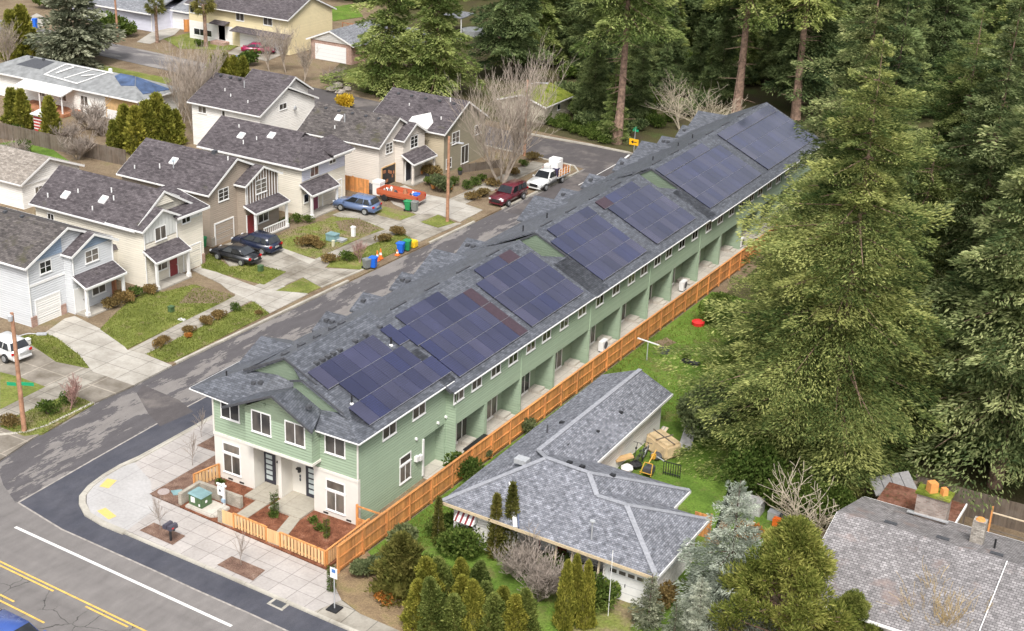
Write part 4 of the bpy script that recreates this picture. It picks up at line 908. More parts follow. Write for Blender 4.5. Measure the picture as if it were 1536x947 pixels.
MB().prism([(cx + (p[0] - cx) * .68, cy + (p[1] - cy) * .68) for p in dr], .0, .036).build('grate', W['dgrey'], t)
# patio things along the back
def heat_pump(y, lab):
    t = thing('heat_pump', lab, 'heat pump', (-42.6, y, .1), 'heat pumps on the back patios')
    MB().box(-42.95, -42.55, y - .45, y + .45, .2, 1.0).build('casing', W['lgrey'] if 0 else W['white'], t, bevel=.02)
    MB().box(-42.9, -42.8, y - .4, y + .4, .1, .2).box(-42.7, -42.6, y - .4, y + .4, .1, .2).build('feet', W['dgrey'], t)
    b = MB(); b.lathe([(.3, 0), (.3, .015)], (-42.55, y + .08, .6), 20, 'x'); b.build('fan_grille', W['dgrey'], t)
heat_pump(91.3, 'white heat pump on the patio behind the orange fence, nearest of three'); heat_pump(106.6, 'white heat pump on the patio level with the top of the back lawn'); heat_pump(119.9, 'farthest white heat pump, half hidden by the conifers')
t = thing('planter_box', 'long cedar planter with black cover standing on a patio behind the orange fence', 'planter', (-42.0, 71.6, .1))
MB().box(-42.4, -41.75, 70.4, 72.9, .1, .85).build('box', W['cedar'], t); MB().box(-42.45, -41.7, 70.35, 72.95, .852, .95).build('cover', W['black'], t)
# utility poles
def pole(lab, x, y, h, lamp=None, sign=False, transformer=False, grp=None):
    t = thing('utility_pole', lab, 'utility pole', (x, y, .1))
    MB().tube((x, y, 0), (x, y, h), .17, .12, 12).build('pole', W['polewood'], t)
    if lamp:
        a = MB(); a.tube((x, y, h - lamp[2]), (x + lamp[0] * .6, y + lamp[1] * .6, h - lamp[2] + .25), .03); a.tube((x + lamp[0] * .6, y + lamp[1] * .6, h - lamp[2] + .25), (x + lamp[0], y + lamp[1], h - lamp[2] + .2), .03); a.build('lamp_arm', W['lgrey'], t)
        e = MB(); d = Vector((lamp[0], lamp[1], 0)).normalized()
        c = Vector((x + lamp[0], y + lamp[1], h - lamp[2] + .2)); e.bar(c - d * .1, c + d * .55, .26, .13); e.build('lamp_head', W['lgrey'], t, bevel=.03)
    return t
px_, py_ = at(177, 62); pole('slim utility pole by the pale lilac house', px_, py_, 9.5)
t = pole('brown utility pole at the left street corner with green street name signs', -68.75, 57.6, 8.6, (1.2, .9, 1.7))
MB().lathe([(.16, 0), (.18, .35), (.05, .45)], (-68.75, 57.45, 8.1), 10).build('insulator', W['lgrey'], t)
for p0, p1, z in (((-69.45, 57.2), (-68.9, 57.45), 3.55), ((-68.6, 57.65), (-67.85, 58.0), 3.6)):
    b = MB(); b.bar((p0[0], p0[1], z), (p1[0], p1[1], z), .03, .24); b.build('street_sign', W['signgreen'], t)
pole('orange brown utility pole in the grass triangle beside the driveway', -68.75, 109.9, 8.5, (.9, .2, .7))
pole('thin utility pole with a street lamp at the far dead end', -73.8, 133.8, 8.6, (1.5, .9, .5))
# signs at the dead end
t = thing('arrow_sign', 'yellow arrow sign with green street names at the dead end', 'sign', (-61.4, 141.8, .1))
ax, ay = at(950, 238)
t.location = (ax, ay, 0); ROOT[t.name] = Vector((ax, ay, 0))
MB().tube((ax, ay, 0), (ax, ay, 3.6), .035).build('post', W['lgrey'], t)
s = MB().box(ax - .62, ax + .5, ay - .06, ay - .04, 1.55, 2.25).build('sign_panel', W['signyellow'], t)
b = MB(); yy = ay - .066
b.poly([(ax - .42, yy, 1.9), (ax - .12, yy, 1.68), (ax - .12, yy, 1.85), (ax + .3, yy, 1.85), (ax + .3, yy, 1.95), (ax - .12, yy, 1.95), (ax - .12, yy, 2.12)]); b.build('arrow', W['black'], s)
MB().box(ax - .3, ax + .4, ay - .02, ay + .0, 3.1, 3.35).box(ax + .0, ax + .02, ay - .35, ay + .35, 3.37, 3.6).build('street_sign', W['signgreen'], t)
tag(MB().box(ax + .35, ax + .6, ay + .3, ay + .55, 0, 1.5).build('orange_post', W['cedar'], None), 'short orange wooden post behind the yellow arrow sign', 'post')
# ------------------------------------------------------------------ the row of houses across the side street
def porch(root, x0, x1, y0, y1, zb, zt, mat, fm, posts=True, base=0.12, pm=None, name='porch_roof'):
    """shed roof over a porch, high at the wall x0, low at x1 (the street side)"""
    r = MB(); plane_piece(r, [(x0, y0, zt), (x1, y0, zb), (x1, y1, zb), (x0, y1, zt)], .12); r = r.build(name, mat, root)
    f = MB(); f.box(x1 + .003, x1 + .09, y0, y1, zb - .16, zb - .01)
    f.bar((x0, y0 - .025, zt - .08), (x1, y0 - .025, zb - .08), .04, .16); f.bar((x0, y1 + .025, zt - .08), (x1, y1 + .025, zb - .08), .04, .16)
    f.build('fascia', fm, r)
    MB().box(x1 - .32, x1 - .12, y0 + .1, y1 - .1, zb - .34, zb - .1).build('porch_beam', fm, root)
    if posts:
        for y in (y0 + .22, y1 - .22):
            MB().box(x1 - .32, x1 - .12, y - .1, y + .1, base, zb - .34).box(x1 - .37, x1 - .07, y - .15, y + .15, base, base + .35).build('porch_post', pm or W['white'], root)
    MB().box(x0, x1 - .02, y0 + .05, y1 - .05, 0.02, base + .06).build('porch_floor', W['conc'], root)
def garage_door(root, pl, y0, y1, zt, mat, trim, o='+x'):
    d = MB(); wbox(d, o, pl, y0, y1, 0.05, zt, 0.0, .05); d = d.build('garage_door', mat, root)
    g = MB()
    for k in range(1, 4): wbox(g, o, pl, y0 + .03, y1 - .03, .05 + (zt - .05) * k / 4 - .012, .05 + (zt - .05) * k / 4 + .012, .05, .056)
    g.build('panel_groove', W['lgrey'], d)
    t = MB(); wbox(t, o, pl, y0 - .12, y0, .05, zt + .12, 0, .07); wbox(t, o, pl, y1, y1 + .12, .05, zt + .12, 0, .07); wbox(t, o, pl, y0, y1, zt, zt + .12, 0, .07); t.build('door_frame', trim, root)
def door(root, pl, yc, mat, zt=2.15, wd=.95, o='+x', z0=.18):
    d = MB(); wbox(d, o, pl, yc - wd / 2, yc + wd / 2, z0, zt, 0, .05); d = d.build('door', mat, root)
    k = MB(); wbox(k, o, pl, yc + wd / 2 - .14, yc + wd / 2 - .08, 1.0, 1.1, .05, .1); k.build('handle', W['chrome'], d)
    t = MB(); wbox(t, o, pl, yc - wd / 2 - .09, yc - wd / 2, z0, zt + .09, 0, .07); wbox(t, o, pl, yc + wd / 2, yc + wd / 2 + .09, z0, zt + .09, 0, .07); t.build('door_frame', W['white'], root)
def skylight(roof, x, y, z, slope, mat=None):
    """slope: dz/dy of the roof sheet"""
    b = MB(); B = [(x - .35, y - .3, z - .3 * slope - .05), (x + .35, y - .3, z - .3 * slope - .05), (x + .35, y + .3, z + .3 * slope - .05), (x - .35, y + .3, z + .3 * slope - .05)]
    b.hull8(B, [(p[0], p[1], p[2] + .17) for p in B]); s = b.build('skylight', W['white'], roof)
    g = MB(); B = [(x - .28, y - .23, z - .23 * slope + .115), (x + .28, y - .23, z - .23 * slope + .115), (x + .28, y + .23, z + .23 * slope + .115), (x - .28, y + .23, z + .23 * slope + .115)]
    g.hull8(B, [(p[0], p[1], p[2] + .02) for p in B]); g.build('pane', m_sky, s)
m_sky = m_plain('skylight_glass', (.42, .50, .55), .1, var=.1)
def rvents(roof, xs, y, z, wdt=.3):
    for x in xs: MB().box(x - wdt / 2, x + wdt / 2, y - .15, y + .15, z - .06, z + .13).build('roof_vent', W['dgrey'], roof, bevel=.02)
def rpipes(roof, L):
    for x, y, z, h in L:
        MB().tube((x, y, z - .05), (x, y, z + h), .06, n=8).build('vent_pipe', W['white'] if h < .5 else W['lgrey'], roof)
def downpipe(root, o, pl, u, z0, z1, m): b = MB(); wbox(b, o, pl, u - .04, u + .04, z0, z1, .0, .07); b.build('downpipe', m, root)

# H1: pale grey house with blue gables
h = thing('house', 'pale grey two-storey house with blue gables, cut by the left edge of the photo', 'house', (-81.4, 70, 0))
b = MB(); gable_wall(b, 'x', -93.0, -81.4, 70.0, 78.3, 0, 5.15, 7.0); b.box(-81.4, -80.6, 73.7, 78.2, 0, 5.1); b.build('wall', W['greyblue'], h)
b = MB(); b.extrude([(70.15, 5.2), (73.6, 5.2), (73.6, 6.75), (73.3, 6.75)], 'x', -81.42, -81.37)
b.extrude([(73.9, 5.12), (78.2, 5.12), (76.05, 6.12)], 'x', -80.9, -80.58); b.build('gable', W['blue'], h)
r = gable_roof(h, 'x', -93.0, -81.4, 70.0, 78.3, 5.15, 7.05, W['roof_old2'])
rvents(r, [-91.5, -89.6, -87.7, -85.8], 73.9, 7.1)
gable_roof(h, 'x', -85.5, -80.6, 73.8, 78.3, 5.05, 6.15, W['roof_old'], over=.25)
b = MB(); b.box(-81.4, -81.36, 70.0, 73.7, 3.3, 3.5); b.build('trim', W['white'], h)
window(h, '+x', -81.4, 71.85, 4.0, 5.0, 1.2, rows=2); window(h, '+x', -80.6, 75.9, 3.85, 4.9, 1.45, rows=2); window(h, '+x', -80.6, 76.35, .95, 1.95, 1.5)
garage_door(h, -81.4, 70.6, 72.9, 2.05, W['offwhite'], W['white']); door(h, -80.6, 74.25, W['white'])
porch(h, -80.6, -79.2, 73.7, 78.1, 2.6, 3.3, W['roof_old'], W['white'])
b = MB(); b.box(-81.4, -81.3, 69.95, 70.5, .05, .9); b.box(-81.4, -81.3, 72.95, 73.5, .05, .9); b.build('brick_base', W['rbrick'], h)
MB().box(-80.62, -80.3, 77.75, 78.0, .15, 2.3).build('side_gate', W['deck'], h)
downpipe(h, '+x', -80.6, 73.85, 2.9, 5.0, W['white']); downpipe(h, '+x', -81.4, 70.05, .1, 5.0, W['white']); downpipe(h, '+x', -80.6, 78.1, 3.2, 5.0, W['white'])

# H2: cream house
h = thing('house', 'cream white two-storey house with dark red front door and pale batten gable', 'house', (-80, 81, 0))
b = MB(); gable_wall(b, 'x', -92.3, -80.95, 81.0, 88.2, 0, 5.2, 7.4, 84.4); b.box(-80.95, -80.0, 81.0, 88.2, 0, 5.1); b.extrude([(81.1, 5.0), (85.3, 5.0), (83.2, 6.3)], 'x', -80.95, -80.0); b.build('wall', W['cream'], h)
b = MB(); b.extrude([(81.1, 3.9), (84.9, 3.9), (84.9, 5.5), (83.2, 6.3), (81.1, 5.2)], 'x', -80.02, -79.96); b.box(-80.02, -79.95, 84.95, 88.15, 4.55, 5.2); b.build('gable', W['battenwhite'], h)
r = gable_roof(h, 'x', -92.3, -80.9, 81.0, 88.2, 5.2, 7.45, W['roof_old'], ridge=84.4)
gable_roof(h, 'x', -83.5, -80.0, 81.0, 85.4, 5.2, 6.35, W['roof_old'], over=.3, ridge=83.2)
b = MB(); plane_piece(b, [(-79.5, 84.6, 5.3), (-79.5, 88.6, 5.3), (-84.0, 88.6, 6.4), (-84.0, 84.6, 6.4)], .14); rr = b.build('bay_roof', W['roof_old'], h)
f = MB(); f.box(-79.5, -79.42, 84.6, 88.6, 5.1, 5.28); f.bar((-79.5, 88.63, 5.22), (-82.5, 88.63, 5.95), .05, .18); f.build('fascia', W['white'], rr)
b = MB(); b.extrude([(83.0, 6.4), (85.6, 6.3), (84.4, 7.3)], 'x', -81.3, -80.7); b.build('gable', W['cream'], h)
b = MB(); b.bar((-80.65, 83.0, 6.45), (-80.65, 84.4, 7.45), .06, .2); b.bar((-80.65, 84.4, 7.45), (-80.65, 86.2, 6.5), .06, .2); b.build('rake_board', W['white'], h)
sl = (7.45 - 5.2) / 3.4
for x, y in ((-89.6, 82.0), (-85.6, 82.4)): skylight(r, x, y, 5.34 + (y - 81) * sl, sl)
rpipes(r, [(-88.6, 82.5, 6.3, .35), (-85.4, 83.2, 6.8, .4), (-84.6, 82.6, 6.45, .35), (-91.2, 81.5, 5.7, .35), (-85.9, 81.4, 5.65, .3)])
window(h, '+x', -79.96, 83.0, 3.75, 4.95, 1.35); window(h, '+x', -79.95, 86.1, 4.35, 5.2, 1.1); window(h, '+x', -80, 82.9, 1.05, 2.0, 1.5); window(h, '-y', 81.0, -90.5, 3.7, 4.5, .8)
door(h, -80, 84.3, W['doorred']); garage_door(h, -80, 85.6, 87.7, 2.1, W['cream'], W['white'])
b = MB(); b.box(-80, -79.9, 87.85, 88.2, .05, 1.0); b.build('brick_base', W['rbrick'], h)
porch(h, -80, -78.6, 80.9, 85.1, 2.65, 3.4, W['roof_old'], W['white'])
MB().box(-84.3, -83.0, 80.5, 81.0, .5, 2.9).build('side_bay', W['cream'], h); b = MB(); b.hull8([(-84.4, 80.4, 2.9), (-82.9, 80.4, 2.9), (-82.9, 81, 2.9), (-84.4, 81, 2.9)], [(-84.2, 80.7, 3.25), (-83.1, 80.7, 3.25), (-83.1, 81, 3.25), (-84.2, 81, 3.25)]); b.build('side_bay_roof', W['roof_old'], h)
downpipe(h, '+x', -80, 81.1, .1, 5.0, W['white']); downpipe(h, '+x', -79.95, 84.9, 3.4, 5.2, W['white'])

# H3: taupe house
h = thing('house', 'taupe brown two-storey house with brown and white striped gable', 'house', (-82.2, 91.6, 0))
b = MB(); gable_wall(b, 'x', -92.6, -82.2, 91.6, 100.0, 0, 5.15, 7.3, 95.3); b.box(-82.2, -81.2, 95.3, 100.0, 0, 5.15); b.build('wall', W['brown'], h)
b = MB(); b.extrude([(95.35, 2.95), (99.95, 2.95), (99.95, 5.2), (97.6, 6.2), (95.35, 5.2)], 'x', -81.5, -81.17); g_ = b.build('gable', W['battenbrown'], h)
b = MB()
for k in range(12):
    y = 95.5 + k * .39; top = 5.2 + (1.0 * (1 - abs(y - 97.65) / 2.3))
    b.box(-81.17, -81.13, y, y + .09, 2.95, top)
b.build('white_battens', W['white'], h)
r = gable_roof(h, 'x', -92.6, -82.2, 91.6, 100.0, 5.15, 7.4, W['roof_old'], ridge=95.3, rake=.25)
gable_roof(h, 'x', -86.0, -81.2, 95.3, 100.0, 5.15, 6.3, W['roof_old'], over=.3)
sl = (7.4 - 5.15) / 3.7
skylight(r, -88.0, 93.6, 5.29 + 2.0 * sl, sl); rpipes(r, [(-87.4, 92.9, 6.2, .7), (-88.8, 92.6, 6.0, .4), (-91.3, 92.0, 5.65, .3), (-82.7, 94.9, 7.2, .45)])
MB().box(-84.8, -84.4, 95.1, 95.5, 7.4, 7.75).build('roof_vent', W['dgrey'], r)
window(h, '+x', -82.2, 93.5, 3.95, 5.1, 1.4, rows=3); window(h, '+x', -81.13, 97.45, 3.85, 5.15, 1.6, rows=3); window(h, '+x', -81.2, 97.7, .95, 2.15, 1.5); window(h, '-y', 91.6, -85.8, 3.9, 4.8, 1.2)
garage_door(h, -82.2, 92.2, 94.6, 2.0, W['brown'], W['white']); door(h, -81.2, 95.85, W['doorred'])
porch(h, -81.2, -79.8, 95.0, 99.9, 2.75, 3.25, W['roof_old'], W['white'])
b = MB(); b.box(-82.2, -82.1, 91.65, 92.05, .05, .9); b.build('stone_base', W['stone'], h)
b = MB(); b.box(-80.05, -79.98, 96.3, 99.6, .85, .95); b.box(-80.05, -79.98, 96.3, 99.6, .2, .28)
for k in range(12): b.box(-80.04, -79.99, 96.35 + k * .28, 96.41 + k * .28, .28, .85)
b.build('porch_railing', W['white'], h); MB().box(-80.1, -80.06, 96.4, 99.5, .22, .8).build('railing_boards', W['battenbrown'], h)
downpipe(h, '+x', -81.2, 95.35, 3.2, 5.1, W['white'])

# H4: cream house with plum door
h = thing('house', 'cream beige two-storey house with plum front door behind the blue car', 'house', (-81, 103.2, 0))
b = MB(); gable_wall(b, 'x', -93.3, -84.2, 103.2, 110.2, 0, 4.9, 6.9, 106.7); b.box(-84.2, -81.0, 103.2, 110.2, 0, 4.85); b.build('wall', W['cream'], h)
b = MB(); b.box(-81.02, -80.96, 103.3, 110.1, 3.4, 4.9); b.build('upper_panel', W['lilac'], h)
r = gable_roof(h, 'x', -93.3, -83.5, 103.2, 110.2, 4.95, 7.0, W['roof_old'], ridge=106.7, fascia=False)
b = MB(); R_ = (-83.8, 106.7, 7.14); b.poly([(-80.55, 102.85, 4.88), (-80.55, 110.55, 4.88), R_]); b.poly([(-83.8, 102.85, 4.88), (-80.55, 102.85, 4.88), R_]); b.poly([R_, (-80.55, 110.55, 4.88), (-83.8, 110.55, 4.88)])
b.poly([(-80.55, 102.85, 4.87), (-83.8, 102.85, 4.87), (-83.8, 110.55, 4.87), (-80.55, 110.55, 4.87)])
hip = b.build('hip_roof', W['roof_old'], h)
b = MB(); b.box(-80.54, -80.44, 102.85, 110.55, 4.72, 4.88); b.box(-93.5, -80.54, 102.74, 102.84, 4.72, 4.88); b.build('gutter', W['white'], h)
b = MB(); plane_piece(b, [(-80.2, 107.3, 5.2), (-80.2, 110.75, 5.2), (-83.0, 110.75, 6.1), (-83.0, 107.3, 6.1)], .14); rr = b.build('bay_roof', W['roof_old'], h)
f = MB(); f.box(-80.2, -80.12, 107.3, 110.75, 5.02, 5.18); f.build('fascia', W['white'], rr)
sl = (7.0 - 4.95) / 3.5
for x, y in ((-89.6, 104.9), (-86.4, 105.6)): skylight(r, x, y, 5.09 + (y - 103.2) * sl, sl)
rpipes(r, [(-88.6, 104.0, 5.7, .35), (-87.6, 104.8, 6.1, .3), (-90.6, 105.8, 6.6, .3)])
window(h, '+x', -80.96, 105.2, 3.55, 4.7, 1.35); window(h, '+x', -80.96, 108.1, 4.1, 4.85, 1.1); window(h, '+x', -81, 103.9, 1.2, 2.1, .8, cols=1); door(h, -81, 105.2, W['doorplum']); garage_door(h, -81, 106.5, 109.5, 2.1, W['cream'], W['white'])
window(h, '-y', 103.2, -91.8, 3.6, 4.4, 1.0)
porch(h, -81, -79.5, 102.9, 107.3, 2.45, 3.3, W['roof_old'], W['white'])
MB().box(-85.6, -84.2, 102.75, 103.2, .4, 2.5).build('side_bay', W['cream'], h); b = MB(); b.hull8([(-85.7, 102.65, 2.5), (-84.1, 102.65, 2.5), (-84.1, 103.2, 2.5), (-85.7, 103.2, 2.5)], [(-85.5, 102.95, 2.85), (-84.3, 102.95, 2.85), (-84.3, 103.2, 2.85), (-85.5, 103.2, 2.85)]); b.build('side_bay_roof', W['roof_old'], h)

# H5: white house behind
h = thing('house', 'white house set back behind the others with a small satellite dish on its gable', 'house', (-95, 116, 0))
b = MB(); gable_wall(b, 'x', -105.5, -96.0, 115.5, 125.0, 0, 4.9, 7.0, 119.6); b.build('wall', W['whitesid'], h)
r = gable_roof(h, 'x', -105.5, -96.0, 115.5, 125.0, 4.95, 7.1, W['roof_old'], ridge=120.0)
rvents(r, [-104.6, -103.2, -101.9], 119.4, 7.15); rpipes(r, [(-100.6, 118.6, 6.6, .7), (-102.5, 117.6, 6.1, .3), (-98.5, 116.6, 5.6, .3), (-101.2, 117.0, 5.8, .3)])
gable_roof(h, 'x', -103.0, -97.5, 120.5, 126.0, 5.6, 7.3, W['roof_old'])
b = MB(); gable_wall(b, 'x', -102.9, -97.6, 120.6, 125.9, 0, 5.55, 7.2); b.build('rear_wall', W['whitesid'], h)
window(h, '+x', -96, 119.4, 4.7, 5.4, 1.3); window(h, '-y', 115.5, -104.0, 3.8, 4.6, 1.2); window(h, '-y', 115.5, -101.0, 3.8, 4.6, .5, cols=1)
b = MB(); b.lathe([(.28, 0), (.22, .06), (.05, .09)], (-95.75, 121.2, 4.5), 14, 'x'); b.tube((-96, 121.2, 4.4), (-95.72, 121.2, 4.5), .03); b.build('satellite_dish', W['lgrey'], h)

# H6: light beige house with open garage
h = thing('house', 'light beige two-storey house with mossy roof and an open cluttered garage', 'house', (-80, 114.6, 0))
b = MB(); gable_wall(b, 'x', -89.8, -80.0, 114.6, 121.6, 0, 4.55, 6.6, 117.9); b.box(-80, -79.0, 117.5, 121.5, 0, 4.75); b.extrude([(117.5, 4.7), (121.5, 4.7), (119.7, 5.85)], 'x', -80, -79); b.build('wall', W['beige'], h)
r = gable_roof(h, 'x', -89.8, -80.0, 114.6, 121.6, 4.55, 6.7, W['roof_old2'], ridge=117.9)
rvents(r, [-88.6, -86.9, -85.2, -83.5, -81.9], 117.3, 6.45)
sl = (6.7 - 4.55) / 3.3
skylight(r, -86.4, 116.5, 4.69 + 1.9 * sl, sl); rpipes(r, [(-85.4, 116.2, 5.8, .8), (-86.0, 115.3, 5.2, .3)])
gable_roof(h, 'x', -83.5, -79.0, 117.5, 121.5, 4.72, 5.95, W['roof_old'], over=.3)
window(h, '+x', -80, 116.4, 3.35, 4.45, 1.25, rows=3); window(h, '+x', -79, 119.5, 3.4, 4.7, 1.4, rows=3); window(h, '-y', 114.6, -85.0, 3.6, 4.3, 1.0)
t_ = MB(); t_.box(-80, -79.97, 115.15, 117.45, .05, 2.0); t_.build('garage_dark_panel', W['black'], h)  # black panel over the wall, its colour stands in for the shade inside
b = MB(); b.box(-80, -79.93, 115.03, 115.15, .05, 2.1); b.box(-80, -79.93, 117.45, 117.57, .05, 2.1); b.box(-80, -79.93, 115.15, 117.45, 2.0, 2.12); b.build('door_frame', W['plywood'], h)
rs = random.Random(2)
cl = MB()
for k in range(9):
    y = 115.3 + k * .22; z = rs.uniform(.3, 1.5); cl.box(-79.97, -79.9, y, y + .17, z, z + .3)
cl.build('shelf_clutter', W['deck'], h)
porch(h, -79, -77.5, 117.2, 121.6, 2.4, 3.2, W['roof_old'], W['white'], pm=W['beige'])
door(h, -79, 118.4, W['doordark'])
# H7: olive house at the corner
h = thing('house', 'olive brown two-storey corner house behind the big bare tree', 'house', (-77.3, 122.6, 0))
b = MB(); gable_wall(b, 'x', -86.5, -77.3, 122.6, 131.0, 0, 4.6, 7.0, 127.0); b.build('wall', W['olive'], h)
r = gable_roof(h, 'x', -86.5, -77.3, 122.6, 131.0, 4.6, 7.0, W['roof_old'], ridge=127.0)
MB().box(-86.6, -77.3, 122.57, 122.6, 0.1, 4.5).build('tan_side_wall', W['olivefront'], h)
rvents(r, [-85.5, -83.8, -82.0, -80.2, -78.4], 126.2, 6.75); rpipes(r, [(-83.3, 125.0, 6.0, .3), (-78.6, 124.0, 5.5, .3), (-79.0, 126.4, 6.9, .4)])
b = MB(); plane_piece(b, [(-81.9, 122.3, 4.75), (-79.2, 122.3, 4.75), (-79.2, 123.4, 5.2), (-80.3, 124.6, 5.85), (-82.0, 123.6, 5.35)], .1); b.build('white_roof_sheet', m_plain('white_roof_membrane', (.68, .66, .63), .7, var=.12), r)
window(h, '+x', -77.3, 124.9, 2.9, 4.2, 1.5, rows=2); window(h, '+x', -77.3, 123.6, .5, 1.6, 1.1, rows=2); window(h, '+x', -77.3, 126.8, .3, 2.3, 1.5); window(h, '+x', -77.3, 129.4, 2.9, 4.0, 1.3)
# low cream house at the far left with grey gable
h = thing('house', 'low white house with a pale grey-brown gable roof at the left edge', 'house', (-103, 90, 0))
b = MB(); gable_wall(b, 'x', -115, -103.2, 89.2, 96.5, 0, 2.7, 4.3, 92.6); b.build('wall', W['whitesid'], h)
r = gable_roof(h, 'x', -115, -103.2, 89.2, 96.5, 2.7, 4.35, W['roof_tan'], ridge=92.6)
MB().box(-103.2, -103.14, 89.2, 96.5, 2.3, 2.45).build('trim', W['white'], h)
MB().lathe([(.16, 0), (.16, .03)], (-103.2, 91.2, 3.0), 12, 'x').build('gable_vent', W['white'], h)
window(h, '+x', -103.2, 91.2, 1.1, 1.9, 1.0)
# ------------------------------------------------------------------ houses far behind
def hip_roof(root, x0, x1, y0, y1, ze, zr, mat, over=.5, name='roof', th=.12, hipl=True, hipr=True):
    x0 -= over; x1 += over; y0 -= over; y1 += over; ym = (y0 + y1) / 2; d = (y1 - y0) / 2
    a = (x0 + (d if hipl else 0), ym, zr); c = (x1 - (d if hipr else 0), ym, zr)
    b = MB()
    plane_piece(b, [(x0, y0, ze), (x1, y0, ze), c, a], th); plane_piece(b, [(x1, y1, ze), (x0, y1, ze), a, c], th)
    if hipl: plane_piece(b, [(x0, y1, ze), (x0, y0, ze), a], th)
    if hipr: plane_piece(b, [(x1, y0, ze), (x1, y1, ze), c], th)
    r = b.build(name, mat, root)
    e = MB(); e.box(x0, x1, y0 - .08, y0 - .003, ze - .16, ze + .0); e.box(x1 + .003, x1 + .08, y0, y1, ze - .16, ze + .0); e.build('fascia', W['white'], r)
    return r
h = thing('house', 'long low house under repair with patched grey roof and bare plywood wall', 'house', (-116, 118, 0))
MB().box(-140, -115.6, 117.6, 124.3, 0, 2.9).build('wall', W['whitesid'], h)
MB().box(-120.6, -115.58, 117.56, 117.6, .2, 2.85).build('plywood_wall', W['plywood'], h)
r = hip_roof(h, -140, -115.6, 117.6, 124.3, 3.0, 4.6, W['roof_felt'])
MB().box(-118.2, -117.3, 117.5, 117.56, .1, 2.1).build('doorway_dark_panel', W['black'], h)  # black slab on the wall, painted as the shade of the room behind
MB().box(-120.4, -118.6, 117.5, 117.56, .1, 1.2).build('white_sheet', W['white'], h)
for x in (-131, -127.5, -124.0): window(h, '-y', 117.6, x, 1.0, 2.2, 1.2)
sl = 1.6 / 3.85
def onroof(x, y, d=.05): return (x, y, 3.0 + (y - 117.1) * sl + d if y < 120.95 else 3.0 + (124.8 - y) * sl + d)
hz = lambda x, y, d=.07: (x, y, 3.0 + (-115.1 - x) * 1.6 / 3.85 + d)
b = MB(); plane_piece(b, [onroof(-121.6, 120.3, .07), onroof(-119.4, 119.0, .07), onroof(-117.6, 119.4, .07), onroof(-118.9, 120.9, .07), onroof(-121.2, 120.9, .07)], .05); plane_piece(b, [hz(-117.55, 119.45), hz(-115.9, 118.9), hz(-115.5, 123.0), hz(-118.85, 120.95)], .05)
ob = b.build('roof_tarp', W['tarpblue']); tag(ob, 'crumpled blue tarp spread over the end of the grey roof', 'tarp')
wm = m_plain('white_roof_underlay', (.75, .74, .72), .7, var=.1)
b = MB()
def rstrip(p, q, wd=.3):
    a = Vector(onroof(*p)); c = Vector(onroof(*q)); b.bar(a, c, wd, .04)
rstrip((-131.0, 118.3), (-129.8, 120.7)); rstrip((-127.8, 118.3), (-125.4, 120.7)); rstrip((-125.3, 117.9), (-123.0, 120.7)); rstrip((-131, 118.3), (-125.2, 117.9)); rstrip((-129.8, 120.7), (-122.2, 120.7)); rstrip((-129.7, 118.9), (-128.3, 120.5), .5); rstrip((-125.9, 119.3), (-124.4, 119.9), .5)
b.build('underlay_strips', wm, r)
b = MB()
for (x0, y0, x1, y1) in ((-136.5, 119.0, -132.5, 120.7),): b.poly([onroof(x0, y0, .03), onroof(x1, y0, .03), onroof(x1 + .8, y1, .03), onroof(x0 + 1.5, y1, .03)])
b.build('torn_felt', W['dgrey'], r)
MB().box(-122.9, -122.6, 120.7, 121.0, 4.4, 5.0).build('vent_pipe', W['white'], r); rvents(r, [-135.5, -133.5], 120.6, 4.55)
t = thing('pergola', 'flat white patio cover on posts against the long low house', 'patio cover', (-129, 115.5, 0))
b = MB(); plane_piece(b, [(-132.6, 114.9, 2.6), (-124.6, 114.7, 2.6), (-125.6, 118.2, 2.9), (-133.8, 118.5, 2.9)], .14); b.build('roof', W['white'], t)
for x in (-132.2, -128.6, -125.0): MB().box(x - .06, x + .06, 115.0, 115.12, 0, 2.5).build('post', W['white'], t)
MB().box(-132.6, -124.6, 114.6, 118.0, .02, .35).build('deck', W['deck'], t)
# pale lilac house with garage
h = thing('house', 'pale lilac house with low grey roof and white garage door at the top', 'house', (-150, 157, 0))
b = MB(); b.box(-166, -149.9, 156.5, 167, 0, 2.8); b.box(-152, -143.5, 160.5, 172, 0, 3.1); b.build('wall', W['lilac'], h)
b = MB(); plane_piece(b, [(-166, 155.8, 2.8), (-149.3, 155.8, 2.8), (-149.3, 161.5, 4.6), (-166, 161.5, 4.6)], .15); plane_piece(b, [(-149.3, 167.5, 2.8), (-166, 167.5, 2.8), (-166, 161.5, 4.6), (-149.3, 161.5, 4.6)], .15)
plane_piece(b, [(-149.2, 159.9, 2.9), (-142.9, 159.9, 2.9), (-142.9, 166, 5.0), (-149.2, 166, 5.0)], .15); plane_piece(b, [(-142.9, 172, 2.9), (-149.2, 172, 2.9), (-149.2, 166, 5.0), (-142.9, 166, 5.0)], .15)
b.build('roof', W['roof_grey'], h); b = MB(); b.box(-166, -149.3, 155.72, 155.8, 2.62, 2.8); b.box(-149.3, -142.9, 159.8, 159.9, 2.7, 2.9); b.build('fascia', W['white'], h)
garage_door(h, 160.5, -149.3, -144.2, 2.2, W['white'], W['white'], '-y'); MB().box(-149.98, -149.85, 156.44, 156.5, 0, 2.7).build('corner_board', W['white'], h)
